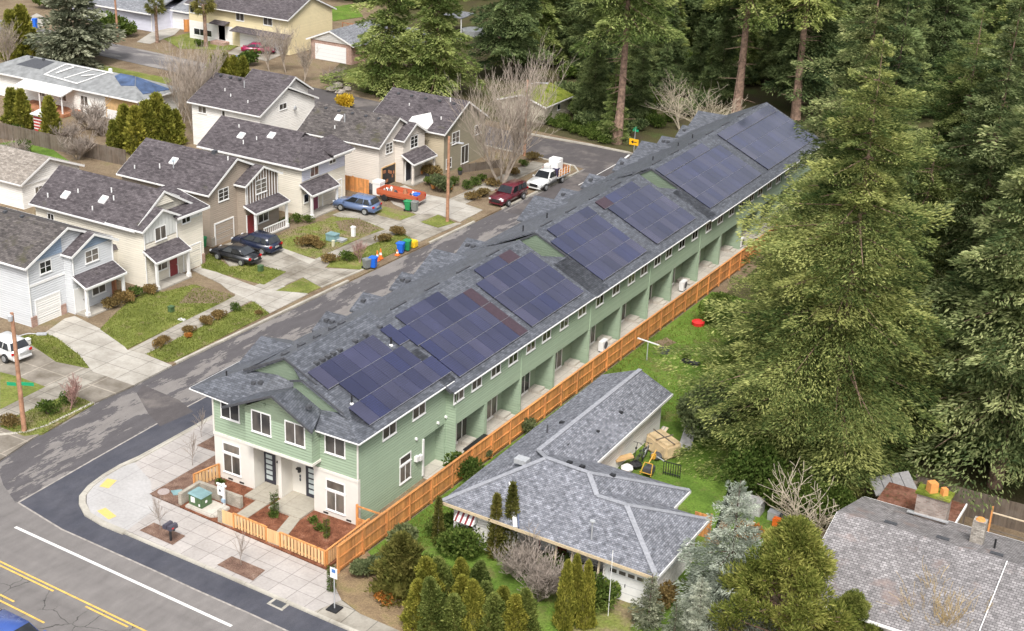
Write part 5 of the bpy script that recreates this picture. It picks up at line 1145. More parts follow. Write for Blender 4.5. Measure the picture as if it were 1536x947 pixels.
# yellow split level house
h = thing('house', 'pale yellow split-level house with grey roof and brown front door at the top', 'house', (-130, 160, 0))
b = MB(); gable_wall(b, 'x', -143, -124.8, 157.0, 167.0, 0, 5.2, 7.3); b.build('wall', W['yellow'], h); MB().box(-143.02, -135, 156.95, 157, 0, 2.6).build('lower_panel', W['offwhite'], h)
r = gable_roof(h, 'x', -143, -124.8, 157.0, 167.0, 5.2, 7.4, W['roof_old'], over=.6)
MB().box(-135.5, -134.7, 161.2, 162.0, 6.9, 8.1).build('chimney', W['offwhite'], r)
for x, z, wd in ((-141.5, 3.7, 2.6), (-133.5, 3.7, 1.5), (-128.5, 3.7, 1.6)): window(h, '-y', 157.0, x, z, z + 1.3, wd, cols=3 if wd > 2 else 2)
window(h, '-y', 156.95, -140.5, .6, 1.6, 3.4, cols=3); door(h, 157.0, -136.9, m_plain('brown_door_paint', (.30, .10, .05)), o='-y', zt=2.6, z0=.5, wd=1.2)
garage_door(h, 157.0, -133.5, -126.0, 2.2, W['white'], W['white'], '-y')
b = MB(); plane_piece(b, [(-134.2, 155.4, 2.5), (-124.5, 155.4, 2.5), (-124.5, 157, 2.9), (-134.2, 157, 2.9)], .1); plane_piece(b, [(-138.2, 155.7, 3.0), (-135.4, 155.7, 3.0), (-135.4, 157, 3.3), (-138.2, 157, 3.3)], .1); b.build('porch_roof', W['roof_old'], h)
MB().box(-138, -135.6, 155.6, 157, 0, .45).build('front_steps', W['rbrick'], h)
# low house with white garage doors and gable
h = thing('house', 'low grey-roofed house with a white gable and brick garage piers beside the tall firs', 'house', (-117, 158.5, 0))
b = MB(); b.box(-121.5, -114.6, 157.6, 166, 0, 2.7); b.box(-114.6, -106, 160, 170, 0, 2.7); b.build('wall', W['rbrick'], h)
gable_roof(h, 'y', 157.6, 168, -121.7, -114.4, 2.75, 4.2, W['roof_grey'])
b = MB(); b.extrude([(-121.5, 2.72), (-114.6, 2.72), (-118.05, 4.1)], 'y', 157.5, 157.9); b.build('gable', W['offwhite'], h)
garage_door(h, 157.6, -120.6, -115.6, 2.1, W['white'], W['white'], '-y')
b = MB(); plane_piece(b, [(-114.2, 159.4, 2.8), (-105, 159.4, 2.8), (-105, 165, 4.6), (-114.2, 165, 4.6)], .14); plane_piece(b, [(-105, 170.6, 2.8), (-114.2, 170.6, 2.8), (-114.2, 165, 4.6), (-105, 165, 4.6)], .14); b.build('wing_roof', W['roof_grey'], h)
t = thing('deck_railing', 'brown wooden deck railing between the yellow house and the low grey roof', 'railing', (-121.5, 166.5, 2))
b = MB(); b.box(-123.5, -116.5, 167.6, 167.68, 3.1, 3.2)
for k in range(8): b.box(-123.5 + k, -123.42 + k, 167.6, 167.68, 1.9, 3.1)
b.build('rail', W['deck'], t); MB().box(-123.5, -116.5, 167.6, 171, 1.7, 1.9).build('deck_floor', W['deck'], t)
x, y = at(712, 52); t = thing('above_ground_pool', 'blue pool or tarp patch glimpsed between the tall firs', 'pool', (x, y, 0))
MB().lathe([(2.0, 0), (2.0, .8), (1.9, .8)], (x, y, 0), 18).build('pool_wall', W['lgrey'], t); MB().lathe([(1.9, .70), (1.9, .74)], (x, y, 0), 18).build('water', W['water'], t)
b = MB(); plane_piece(b, [(x - 5, y - 2, 2.6), (x - 1.2, y - 2, 2.6), (x - 1.2, y + 2, 2.8), (x - 5, y + 2, 2.8)], .12); sh = thing('lean_to', 'low grey lean-to shed roof beside the blue pool among the firs', 'shed', (x - 3, y, 0)); b.build('roof', W['roof_grey'], sh)
for u in (-4.9, -1.3): MB().box(x + u - .06, x + u + .06, y - 1.9, y - 1.78, 0, 2.5).build('post', W['white'], sh)
# mossy shed
h = thing('shed', 'small cream shed with bright green mossy roof at the end of the street', 'shed', (-81, 150, 0))
b = MB(); gable_wall(b, 'y', 147.0, 153.6, -84.6, -78.6, 0, 2.2, 3.05); b.build('wall', m_siding('cream_shed_boards', (.66, .60, .48), lap=.3), h)
r = gable_roof(h, 'y', 147.0, 153.6, -84.6, -78.6, 2.2, 3.15, W['moss'], over=.35, rake=.35, fm=W['offwhite'])
window(h, '+x', -78.6, 150.6, 1.0, 1.75, .8, cols=1)
# red shed, fences
x, y = at(60, 202); t = thing('red_shed', 'tiny red and white striped shed beside the weathered fence', 'shed', (x, y, 0))
MB().box(x - .8, x + .7, y, y + 1.4, 0, 2.2).build('wall', m_siding('red_boards', (.42, .06, .05), lap=.25), t)
b = MB()
for k in range(6): b.box(x - .8, x + .7, y - .02, y, .2 + k * .36, .32 + k * .36)
b.build('white_slats', W['white'], t); b = MB(); plane_piece(b, [(x - 1.0, y - .3, 2.3), (x + .9, y - .3, 2.3), (x + .9, y + 1.6, 2.6), (x - 1.0, y + 1.6, 2.6)], .08); b.build('roof', W['white'], t)
def board_fence(lab, pts, h=1.8, mat=None, step=2.4, z0=0.0):
    t = thing('board_fence', lab, 'fence', (pts[0][0], pts[0][1], z0))
    for p, q in zip(pts, pts[1:]):
        L = math.hypot(q[0] - p[0], q[1] - p[1]); n = max(1, round(L / step))
        for i in range(n):
            a = (p[0] + (q[0] - p[0]) * i / n, p[1] + (q[1] - p[1]) * i / n); c = (p[0] + (q[0] - p[0]) * (i + 1) / n, p[1] + (q[1] - p[1]) * (i + 1) / n)
            b = MB(); b.bar((a[0], a[1], z0 + h / 2), (c[0], c[1], z0 + h / 2), .04, h); b.build('fence_panel', mat or W['oldfence'], t)
            MB().box(a[0] - .06, a[0] + .06, a[1] - .06, a[1] + .06, z0, z0 + h + .08).build('post', mat or W['oldfence'], t)
    return t
board_fence('weathered grey board fence behind the far left lawn', [at(-10, 205), at(75, 225), at(190, 250)])
board_fence('low orange fence beside the beige house driveway', [(-83.5, 112.2), (-79.6, 112.3)], 1.6, W['cedar'])
board_fence('short orange garden fence behind the taupe house', [(-95, 100.6), (-92, 101.5)], 1.6, W['cedar'])
board_fence('brown picket fence beside the olive corner house', [(-76.0, 124.2), (-73.6, 128.6)], .95, W['oldfence'], 1.5)
board_fence('orange fence between the lilac house and the yellow house', [at(277, 48), at(300, 46), at(313, 50)], 1.8, W['cedar'])
t = thing('trellis_roof', 'slatted pergola roof behind the taupe house', 'pergola', (-95.5, 92, 0))
b = MB()
for k in range(7): b.box(-97.5, -93.5, 91.0 + k * .5, 91.12 + k * .5, 2.4, 2.5)
b.build('slats', W['plankpale'], t)
for x, y in ((-97.4, 91.1), (-93.6, 91.1), (-97.4, 94), (-93.6, 94)): MB().box(x - .05, x + .05, y - .05, y + .05, 0, 2.4).build('post', W['plankpale'], t)
# ------------------------------------------------------------------ white house with hip roof (front right)
h = thing('house', 'low white house with mottled grey hip roof and white garage door', 'house', (-25, 62, 0))
E1 = 2.72; ZS = .43
b = MB(); b.box(-37.9, -33.6, 62.0, 81.8, 0, 2.62); b.box(-33.6, -28.0, 63.6, 70.0, 0, 2.62); b.box(-28.0, -25.0, 61.75, 67.7, 0, 2.62); b.box(-28.0, -27.2, 67.7, 70.2, 0, 2.62); b.box(-37.9, -33.55, 61.95, 63.6, 0, 2.62); b.build('wall', W['whitesid'], h)
A = (-34.1, 66.05, 4.78); B = (-31.2, 65.85, 4.78); C = (-30.0, 64.6, 4.25); D = (-28.15, 64.6, 4.25)
e1 = (-38.45, 61.4, E1); c1 = (-24.5, 61.0, E1); c2 = (-24.5, 68.2, E1); m2 = (-26.75, 70.7, E1); m3 = (-26.75, 68.3, E1)
rN = (-35.75, 68.1, 3.87); rF = (-35.6, 82.3, 3.87); fL = (-38.45, 82.3, E1); fR = (-33.1, 82.3, E1); inn = (-33.0, 70.7, E1)
b = MB()
for L in ([e1, c1, D, C, B, A], [c1, c2, D], [C, D, c2, (-26.75, 68.22, E1 + .0), (-29.4, 66.0, 3.9)], [B, C, (-29.4, 66.0, 3.9), m3, m2], [A, B, m2, inn, (-35.0, 68.3, 3.75)], [e1, A, (-35.0, 68.3, 3.75), rN, rF, fL], [rN, (-35.0, 68.3, 3.75), inn, fR, rF]):
    plane_piece(b, L, .14)
r = b.build('roof', W['roof_light'], h)
b = MB()
def cap(p, q): b.bar((p[0], p[1], p[2] + .02), (q[0], q[1], q[2] + .02), .3, .05)
for p, q in ((e1, A), (A, B), (B, C), (C, D), (D, c1), (D, c2), (rN, rF), (A, rN), (B, m2)): cap(p, q)
b.build('ridge_cap', W['ridgecap'], r)
b = MB(); b.bar((e1[0], e1[1] - .05, E1 - .09), (c1[0], c1[1] - .05, E1 - .09), .06, .18); b.build('fascia', m_plain('tan_fascia', (.58, .46, .30), .6), r)
for p, q in ((c1, c2), (m2, m3), (fR, inn)): MB().bar((p[0] + .05, p[1], E1 - .09), (q[0] + .05, q[1], E1 - .09), .06, .18).build('gutter', W['white'], r)
MB().box(-33.62, -33.52, 62.3, 62.6, 0, 2.5)
b = MB(); b.bar((-35.2, 63.8, 3.85), (-33.35, 61.2, 2.78), .22, .07); b.build('valley_flashing', W['white'], r)
b = MB(); b.bar((-34.85, 63.9, 3.92), (-33.1, 61.15, 2.84), .08, .09); b.build('dark_gutter', m_plain('rust_blue_gutter', (.10, .12, .18), .4), r)
rv = MB()
for x, y in ((-34.3, 76.6), (-34.35, 73.3), (-34.9, 70.2), (-36.6, 72.8), (-33.0, 66.9), (-32.1, 66.8), (-30.2, 67.0)):
    z = 3.87 - abs(x + 35.7) * .43 if y > 69 else 4.78 - (y - 66) * .44
    MB().box(x - .16, x + .16, y - .14, y + .14, z - .04, z + .12).build('roof_vent', W['black'], r, bevel=.02)
MB().tube((-36.8, 71.2, 3.3), (-36.8, 71.2, 4.0), .06).build('vent_pipe', W['dgrey'], r); MB().tube((-28.9, 61.9, 3.1), (-28.9, 61.9, 4.25), .04).lathe([(.16, 0), (.16, .06)], (-28.9, 61.9, 4.25), 10).build('wind_turbine_vent', W['lgrey'], r)
MB().box(-36.1, -35.3, 65.7, 66.3, 4.0, 4.3).build('roof_hatch', W['lgrey'], r)
garage_door(h, 61.75, -27.7, -25.35, 2.1, W['white'], W['white'], '-y')
b = MB()
for k in range(4): b.box(-27.55 + k * .55, -27.15 + k * .55, 61.69, 61.7, 1.65, 1.88)
b.build('garage_windows', W['glass'], h)
b = MB(); b.box(-26.6, -26.56, 61.66, 61.7, .95, 1.15); b.box(-27.6, -27.2, 61.67, 61.7, .5, .54); b.box(-25.7, -25.4, 61.67, 61.7, .5, .54); b.build('garage_handle', W['black'], h)
window(h, '+x', -25.0, 64.6, 1.5, 2.0, 1.1); window(h, '-y', 61.95, -36.9, 1.3, 2.1, 1.2)
aw = MB(); aw.hull8([(-37.55, 61.35, 1.75), (-36.25, 61.35, 1.75), (-36.25, 61.94, 1.75), (-37.55, 61.94, 1.75)], [(-37.55, 61.8, 2.2), (-36.25, 61.8, 2.2), (-36.25, 61.94, 2.3), (-37.55, 61.94, 2.3)]); aw = aw.build('awning', W['white'], h)
b = MB()
for k in range(4): b.hull8([(-37.5 + k * .34, 61.34, 1.74), (-37.36 + k * .34, 61.34, 1.74), (-37.36 + k * .34, 61.35, 1.74), (-37.5 + k * .34, 61.35, 1.74)], [(-37.5 + k * .34, 61.78, 2.205), (-37.36 + k * .34, 61.78, 2.205), (-37.36 + k * .34, 61.8, 2.21), (-37.5 + k * .34, 61.8, 2.21)])
b.build('red_stripes', W['doorred'], aw)
door(h, 63.6, -32.4, W['white'], o='-y'); MB().box(-31.85, -31.2, 63.54, 63.6, .2, 2.2).build('red_shutter', W['doorred'], h); MB().box(-33.0, -32.9, 63.5, 63.6, .1, 2.3).build('red_post', W['doorred'], h)
window(h, '-y', 63.6, -29.9, 1.0, 2.1, 2.4, cols=3)
for x in (-31.0, -30.0, -29.0, -28.3): MB().bar((x, 61.6, 0.1), (x + .15, 61.6, 2.5), .1, .1).build('porch_post', W['plankpale'], h)
MB().box(-33.5, -28.05, 61.6, 63.6, 0.02, .25).build('porch_floor', W['concold'], h)
MB().tube((-34.2, 61.6, .2), (-33.6, 61.2, 1.2), .03).tube((-33.6, 61.2, .1), (-33.6, 61.2, 1.2), .03).build('handrail', W['dgrey'], h)
MB().lathe([(.14, 0), (.14, .1)], (-27.95, 61.65, 1.0), 10, 'y').build('electric_meter', W['lgrey'], h)
t = thing('service_mast', 'thin white cable pole standing in front of the white garage door', 'pole', (-27.0, 58.9, 0))
x, y = at(912, 925); t.location = (x, y, 0); ROOT[t.name] = Vector((x, y, 0)); MB().tube((x, y, 0), (x, y, 4.2), .018).build('mast', W['white'], t)
# ------------------------------------------------------------------ pale roof house at the right edge
h = thing('house', 'large house with weathered pale shingle roof and two chimneys at the right edge', 'house', (-16, 64, 0))
b = MB(); gable_wall(b, 'x', -17.2, 6, 64.1, 75.4, 0, 2.7, 4.3, 70.2); b.build('wall', W['whitesid'], h)
r = gable_roof(h, 'x', -17.2, 6, 64.1, 75.4, 2.7, 4.35, W['roof_pale'], over=.55, rake=.5, ridge=70.2)
for k in range(3): MB().box(-15.2 + k * 2.9, -14.5 + k * 2.9, 70.8, 71.05, 4.22, 4.36).build('ridge_vent', W['dgrey'], r)
MB().bar((-8.35, 70.1, 4.55), (-8.38, 64.0, 2.95), .05, .05).build('conduit', W['white'], r)
c = MB().box(-14.4, -12.6, 74.6, 75.5, 2.4, 4.6).build('chimney', W['chim'], r); MB().box(-14.5, -12.5, 74.5, 75.6, 4.6, 4.75).build('chimney_cap', W['moss'], c)
MB().lathe([(.36, 0), (.34, .6), (.3, .6)], (-13.7, 75.0, 4.75), 4).build('chimney_pot', W['clay'], c); MB().lathe([(.24, 0), (.22, .42), (.2, .42)], (-13.0, 75.0, 4.75), 4).build('chimney_pot', W['clay'], c)
c = MB().box(-10.75, -10.05, 72.2, 72.8, 3.4, 5.2).build('chimney', W['chimblk'], r); MB().lathe([(.28, 0), (.2, .1)], (-10.4, 72.5, 5.2), 8).build('chimney_pot', W['clay'], c)
MB().tube((-9.4, 72.3, 3.7), (-9.4, 72.3, 4.4), .06).build('vent_pipe', W['black'], r)
b = MB(); b.bar((-14.8, 74.6, 3.3), (-12.4, 74.5, 3.35), .18, .08); b.build('flashing', W['lgrey'], r)
zr_ = lambda a, b_: (1136 + a / 3.685, 690 + b_ / 3.685)
t = thing('carport', 'lean-to with mossy rust brown roof behind the pale shingle roof', 'carport', (-14.5, 78, 0))
pts = [(*at(*zr_(655, 225), 2.6), 2.6), (*at(*zr_(1090, 355), 2.6), 2.6), (*at(*zr_(1155, 245), 2.75), 2.75), (*at(*zr_(730, 122), 2.75), 2.75)]
b = MB(); plane_piece(b, pts, .12); b.build('roof', W['rust'], t); b = MB(); b.bar((pts[1][0] + .03, pts[1][1], 2.58), (pts[2][0] + .03, pts[2][1], 2.7), .08, .2); b.build('fascia', W['white'], t)
for p in pts: MB().box(p[0] - .06 if p[0] > -14 else p[0] + .1, p[0] + .06 if p[0] > -14 else p[0] + .22, p[1] - .06, p[1] + .06, 0, 2.45).build('post', W['oldfence'], t)
t = thing('garden_shed', 'small shed with grey felt roof beside the mossy brown lean-to', 'shed', (-17, 80, 0))
p = [(*at(*zr_(655, 195), 2.0), 2.0), (*at(*zr_(885, 162), 2.0), 2.0), (*at(*zr_(835, 60), 2.4), 2.4), (*at(*zr_(620, 100), 2.4), 2.4)]
b = MB(); plane_piece(b, p, .08); b.build('roof', m_plain('grey_felt', (.26, .25, .25), .9, var=.15), t)
MB().box(p[0][0] + .2, p[1][0] - .25, p[0][1] + .3, p[2][1] - .2, 0, 1.95).build('wall', W['oldfence'], t)
b = MB()
for k in range(1, 4):
    f = k / 4; b.bar((p[0][0] + (p[1][0] - p[0][0]) * f, p[0][1] + (p[1][1] - p[0][1]) * f, 2.01), (p[3][0] + (p[2][0] - p[3][0]) * f, p[3][1] + (p[2][1] - p[3][1]) * f, 2.41), .03, .03)
b.build('roof_seam', W['dgrey'], t)
board_fence('dark weathered board fence behind the pale shingle roof at the right', [(-16.0, 81.8), (6, 82.0)], 1.9)
t = thing('gate_rail', 'orange gate rail in front of the dark board fence', 'rail', (-11.0, 80.6, 0))
MB().box(-11.05, -10.95, 80.5, 80.6, 0, 1.9).build('post', W['cedar'], t); MB().box(-10.95, 0, 80.52, 80.58, 1.45, 1.52).build('top_rail', W['plankpale'], t); MB().box(-10.95, 0, 80.52, 80.58, .3, .37).build('bottom_rail', W['oldfence'], t)
# ------------------------------------------------------------------ vehicles
def car(name, label, cat, x, y, rot, kind, paint, z=0.1, scale=1.0, group=None, dark_trim=False):
    """local axes: +x is the front of the vehicle"""
    t = thing(name, label, cat, (0, 0, 0), group)
    S = {
     'sedan': dict(L=4.6, Wd=1.78, lower=[(-2.28, .34), (-2.3, .62), (-2.22, .9), (-1.5, .98), (.95, .95), (1.9, .84), (2.2, .68), (2.28, .45), (2.2, .3), (-2.15, .28)],
                   cab=[(-1.72, .95), (-.85, 1.42), (.25, 1.44), (1.12, .92)], ax=1.33, r=.32, pil=(-.25,)),
     'suv': dict(L=4.6, Wd=1.86, lower=[(-2.22, .42), (-2.28, .75), (-2.22, 1.05), (-1.6, 1.08), (1.0, 1.06), (1.95, .96), (2.22, .78), (2.28, .5), (2.2, .36), (-2.15, .34)],
                 cab=[(-2.1, 1.04), (-1.75, 1.62), (.15, 1.68), (1.15, 1.04)], ax=1.33, r=.36, pil=(-1.1, -.2)),
     'bigsuv': dict(L=4.9, Wd=1.9, lower=[(-2.4, .5), (-2.44, .9), (-2.4, 1.15), (-1.6, 1.17), (1.0, 1.15), (2.1, 1.08), (2.38, .98), (2.44, .6), (2.35, .44), (-2.3, .42)],
                 cab=[(-2.36, 1.13), (-2.2, 1.78), (.25, 1.8), (1.0, 1.13)], ax=1.45, r=.38, pil=(-1.25, -.25)),
     'pickup': dict(L=5.4, Wd=1.9, lower=[(-.6, .5), (-.6, 1.1), (1.3, 1.12), (2.45, 1.05), (2.68, .95), (2.72, .6), (2.65, .44), (-.6, .44)],
                 cab=[(-.55, 1.08), (-.45, 1.76), (.55, 1.78), (1.25, 1.08)], ax=1.7, r=.38, pil=(.0,)),
    }[kind]
    hw = S['Wd'] / 2
    # lower body: inset at the sills and the shoulder
    b = MB(); prof = S['lower']; n = len(prof)
    zmin = min(p[1] for p in prof); zmax = max(p[1] for p in prof)
    def yw(z, x):
        f = (z - zmin) / (zmax - zmin); k = hw * (0.94 + 0.06 * math.sin(math.pi * min(1, f * 1.1)))
        e = abs(x) / (S['L'] / 2); return k * (1 - .10 * max(0, e - .72) / .28)
    base = len(b.v)
    for sgn in (-1, 1): b.v += [(px, sgn * yw(pz, px), pz) for px, pz in prof]
    b.f.append(tuple(range(n))); b.f.append(tuple(range(2 * n - 1, n - 1, -1)))
    for i in range(n):
        j = (i + 1) % n; b.f.append((i, n + i, n + j, j))
    body = b.build('body', paint, t, bevel=.09, smooth=True, local=True)
    # cabin
    c = S['cab']; zi = .06; top = hw * .74; bot = hw * .93
    b = MB(); b.hull8([(c[0][0], -bot, c[0][1]), (c[3][0], -bot, c[3][1]), (c[3][0], bot, c[3][1]), (c[0][0], bot, c[0][1])],
                      [(c[1][0], -top, c[1][1]), (c[2][0], -top, c[2][1]), (c[2][0], top, c[2][1]), (c[1][0], top, c[1][1])])
    b.build('cabin', paint, t, bevel=.07, smooth=True, local=True)
    def lerp(a, d, f): return tuple(a[i] + (d[i] - a[i]) * f for i in range(3))
    for s in (-1, 1):
        b0 = (c[0][0], s * bot, c[0][1]); b3 = (c[3][0], s * bot, c[3][1]); t1 = (c[1][0], s * top, c[1][1]); t2 = (c[2][0], s * top, c[2][1])
        cuts = [0.06] + [(p - c[0][0]) / (c[3][0] - c[0][0]) for p in S['pil']] + [.93]
        for f0, f1 in zip(cuts, cuts[1:]):
            q = []
            for f, v in ((f0 + .015, .1), (f1 - .015, .1), (f1 - .015, .86), (f0 + .015, .86)):
                lo = lerp(b0, b3, f); hi = lerp(t1, t2, f); p = lerp(lo, hi, v); q.append((p[0], p[1] + s * .012, p[2]))
            w_ = MB(); w_.poly(q if s < 0 else q[::-1]); w_.build('side_window', W['carglass'], t, local=True)
    for nm, (lo, hi), dx in (('windscreen', (c[3], c[2]), .014), ('rear_window', (c[0], c[1]), -.014)):
        q = []
        for v, s in ((.1, -1), (.1, 1), (.9, 1), (.9, -1)):
            x_ = lo[0] + (hi[0] - lo[0]) * v; z_ = lo[1] + (hi[1] - lo[1]) * v; yy = (bot + (top - bot) * v) * .9; q.append((x_ + dx, s * yy, z_ + .012))
        if dx < 0: q = q[::-1]
        w_ = MB(); w_.poly(q); w_.build(nm, W['carglass'], t, local=True)
    # wheels
    for sx in (-1, 1):
        for sy in (-1, 1):
            r = S['r']; yy = sy * (hw - .09)
            wl = MB().lathe([(r - .04, -.11), (r, -.07), (r, .07), (r - .04, .11)], (sx * S['ax'], yy, r), 20, 'y').build('wheel', W['tyre'], t, local=True)
            MB().lathe([(r * .62, 0), (r * .6, sy * .03)], (sx * S['ax'], yy + sy * .105, r), 16, 'y').build('rim', W['rim'], wl, local=True)
    f = max(p[0] for p in prof); bk = min(p[0] for p in prof); zz = S['lower'][1][1]
    for s in (-1, 1):
        MB().box(f - .12, f - .01, s * hw * .62, s * hw * .88, .60 if kind == 'sedan' else .74, .74 if kind == 'sedan' else .9).build('headlight', W['head'], t, bevel=.02, local=True)
        if kind != 'pickup': MB().box(bk - .012, bk + .14, s * hw * .66, s * hw * .93, zz + .05, zz + .24).build('tail_light', W['tail'], t, bevel=.02, local=True)
        MB().box(c[3][0] - .25, c[3][0] - .1, s * (bot + .02), s * (bot + .2), c[3][1] + .02, c[3][1] + .16).build('wing_mirror', paint, t, bevel=.02, local=True)
    MB().box(f - .04, f + .03, -hw * .85, hw * .85, .36, .5).build('front_bumper', W['dgrey'] if dark_trim else paint, t, bevel=.02, local=True)
    if kind != 'pickup':
        MB().box(bk - .04, bk + .06, -hw * .85, hw * .85, .36, .52).build('rear_bumper', W['dgrey'] if dark_trim else paint, t, bevel=.02, local=True)
        MB().box(bk - .05, bk - .02, -.25, .25, zz - .02 if kind != 'sedan' else .6, zz + .11 if kind != 'sedan' else .72).build('number_plate', W['lgrey'], t, local=True)
    MB().box(f + .001, f + .02, -hw * .5, hw * .5, .55, .7 if kind == 'sedan' else .85).build('grille', W['black'], t, local=True)
    t.location = (x, y, z); t.rotation_euler = (0, 0, rot); t.scale = (scale,) * 3
    return t
PI = math.pi
pb = m_paint('black_car_paint', (.012, .013, .016)); pn = m_paint('navy_car_paint', (.012, .018, .045)); pbl = m_paint('steel_blue_car_paint', (.12, .17, .30))
pw = m_paint('white_car_paint', (.72, .72, .71)); pr = m_paint('maroon_car_paint', (.12, .012, .022)); pm_ = m_paint('magenta_red_car_paint', (.30, .01, .07)); pbb = m_paint('bright_blue_car_paint', (.04, .09, .32)); prr = m_paint('faded_red_truck_paint', (.50, .12, .05), .55, .1)
x, y = at(350, 392, .1); car('parked_car', 'black sedan parked in the driveway beside a navy SUV', 'car', x, y + .3, PI, 'sedan', pb)
x, y = at(382, 376, .1); car('parked_car', 'navy blue SUV parked beyond the black sedan', 'car', x, y + .3, PI, 'suv', pn)
x, y = at(534, 317, .1); car('parked_car', 'steel blue SUV parked in front of the cream house with the plum door', 'car', x, y + .2, PI + .1, 'suv', pbl)
x, y = at(6, 532, .1); car('parked_car', 'white SUV cut by the left edge of the photo', 'car', x, y, PI - .1, 'suv', pw)
x, y = at(765, 303, 0); car('parked_car', 'maroon SUV parked at the kerb in front of the white truck', 'car', x - .2, y, -PI / 2 - .02, 'bigsuv', pr, 0.0)
x, y = at(388, 80, 0); car('parked_car', 'magenta red car on the gravel drive of the yellow house', 'car', x, y, .5, 'sedan', pm_, 0.03)
x, y = at(38, 985, 0); car('moving_car', 'bright blue car on the wide road at the bottom left corner', 'car', x - .5, y, -.06, 'suv', pbb, 0.02)
# white stake truck
x, y = at(818, 282, 0)
t = car('stake_truck', 'white pickup truck loaded with white boxes behind red and white stake sides', 'truck', 0, 0, 0, 'pickup', pw, 0.0)
MB().box(-3.1, -.65, -1.0, 1.0, .72, .86).build('truck_bed', W['lgrey'], t, bevel=.02, local=True)
MB().box(-2.9, -.7, -.35, .35, .5, .72).build('chassis', W['black'], t, local=True)
rng = random.Random(4)
for s in (-1, 1):
    b = MB()
    for k in range(3): b.box(-3.1, -.7, s * 1.0 - .03, s * 1.0 + .03, .95 + k * .26, 1.1 + k * .26)
    b.build('stake_side', W['clay'] if s > 0 else m_plain('faded_red_boards', (.50, .22, .16), .8), t, local=True)
    b = MB()
    for k in range(5): b.box(-3.05 + k * .57, -2.97 + k * .57, s * 1.045 - .02, s * 1.045 + .02, .86, 1.75)
    b.build('stakes', W['white'], t, local=True)
MB().box(-3.14, -3.08, -1.0, 1.0, .86, 1.6).build('tailboard', W['deck'], t, local=True)
t.location = (x - .3, y + .8, 0); t.rotation_euler = (0, 0, -PI / 2 - .02)
for i, (u, v, sx, sy, sz, lab) in enumerate(((-1.2, .35, .8, .8, 1.5, 'tall white appliance box behind the cab of the white truck'), (-2.2, -.2, 1.0, 1.2, 1.55, 'large white appliance box in the middle of the stake truck load'), (-1.1, -.5, .7, .7, 1.1, 'low white box beside the cab of the stake truck'))):
    cx_, cy_ = x - .3 + v, y + .8 - u
    tag(MB().box(cx_ - sy / 2, cx_ + sy / 2, cy_ - sx / 2, cy_ + sx / 2, .88, .88 + sz).build('appliance', W['white'], None, bevel=.04), lab, 'appliance')
cx_, cy_ = x - .3 + .55, y + .8 + .9
tag(MB().box(cx_ - .3, cx_ + .3, cy_ - .25, cy_ + .35, .88, 1.75).build('dark_crate', m_plain('dark_violet_plastic', (.05, .04, .09)), None, bevel=.03), 'dark violet crate among the white boxes on the stake truck', 'crate')
tag(MB().box(cx_ - 1.2, cx_ - .5, cy_ + .9, cy_ + 1.6, .88, 1.65).build('wooden_crate', W['deck'], None, bevel=.02), 'brown crate at the tail of the stake truck load', 'crate')
# red pickup bed in the driveway
x, y = at(600, 302, .1)
t = thing('red_pickup_truck', 'faded red pickup truck bed full of white junk in the driveway of the beige house', 'truck', (0, 0, 0))
b = MB(); b.box(-2.4, 2.2, -.88, .88, .55, .7); b.box(-2.4, 2.2, -.92, -.82, .7, 1.15); b.box(-2.4, 2.2, .82, .92, .7, 1.15); b.box(-2.45, -2.38, -.88, .88, .5, 1.15); b.box(2.1, 2.2, -.82, .82, .7, 1.15)
b.build('bed', prr, t, bevel=.03, local=True)
for sx in (-1.2, 1.3):
    for sy in (-1, 1): MB().lathe([(.3, -.1), (.34, -.06), (.34, .06), (.3, .1)], (sx, sy * .82, .34), 18, 'y').build('wheel', W['tyre'], t, local=True)
for s in (-1, 1): MB().box(-2.47, -2.42, s * .68, s * .9, .72, 1.0).build('tail_light', W['tail'], t, local=True)
b = MB(); b.box(-2.55, -2.42, -.85, .85, .42, .52); b.build('bumper', W['chrome'], t, local=True)
for k in range(14):
    b = MB(); u, v = rng.uniform(-2.1, 1.8), rng.uniform(-.65, .65); s = rng.uniform(.1, .24); b.hull8([(u - s, v - s, .7), (u + s, v - s * .6, .7), (u + s * .7, v + s, .7), (u - s, v + s * .8, .7)], [(u - s * .5, v - s * .6, .9 + s), (u + s * .6, v - s * .4, .95 + s), (u + s * .4, v + s * .5, .85 + s), (u - s * .4, v + s * .4, 1.0 + s)])
    b.build('junk', (W['white'], W['plank'], W['deck'], W['dgrey'])[k % 4], t, local=True)
t.location = (x, y, .1); t.rotation_euler = (0, 0, PI + .05)
# ------------------------------------------------------------------ wheelie bins and clutter
def bin_(lab, px, py, mat, z=.12, rot=.2, h=1.05):
    x, y = at(px, py, z); t = thing('wheelie_bin', lab, 'bin', (0, 0, 0))
    b = MB(); b.hull8([(-.22, -.24, .08), (.24, -.24, .08), (.24, .24, .08), (-.22, .24, .08)], [(-.3, -.3, h - .1), (.32, -.3, h - .1), (.32, .3, h - .1), (-.3, .3, h - .1)]); b.build('body', mat, t, bevel=.03, local=True)
    b = MB(); b.hull8([(-.34, -.33, h - .098), (.36, -.33, h - .098), (.36, .33, h - .098), (-.34, .33, h - .098)], [(-.28, -.28, h), (.3, -.28, h), (.3, .28, h), (-.28, .28, h)]); b.build('lid', mat, t, bevel=.02, local=True)
    for s in (-1, 1): MB().lathe([(.11, -.03), (.11, .03)], (-.26, s * .27, .11), 12, 'y').build('wheel', W['tyre'], t, local=True)
    MB().box(-.42, -.36, -.25, .25, h - .14, h - .09).build('handle', mat, t, local=True)
    t.location = (x, y, z); t.rotation_euler = (0, 0, rot); return t
bin_('blue wheelie bin alone at the kerb beside a grey bin', 560, 402, W['binblue'], 0.12)
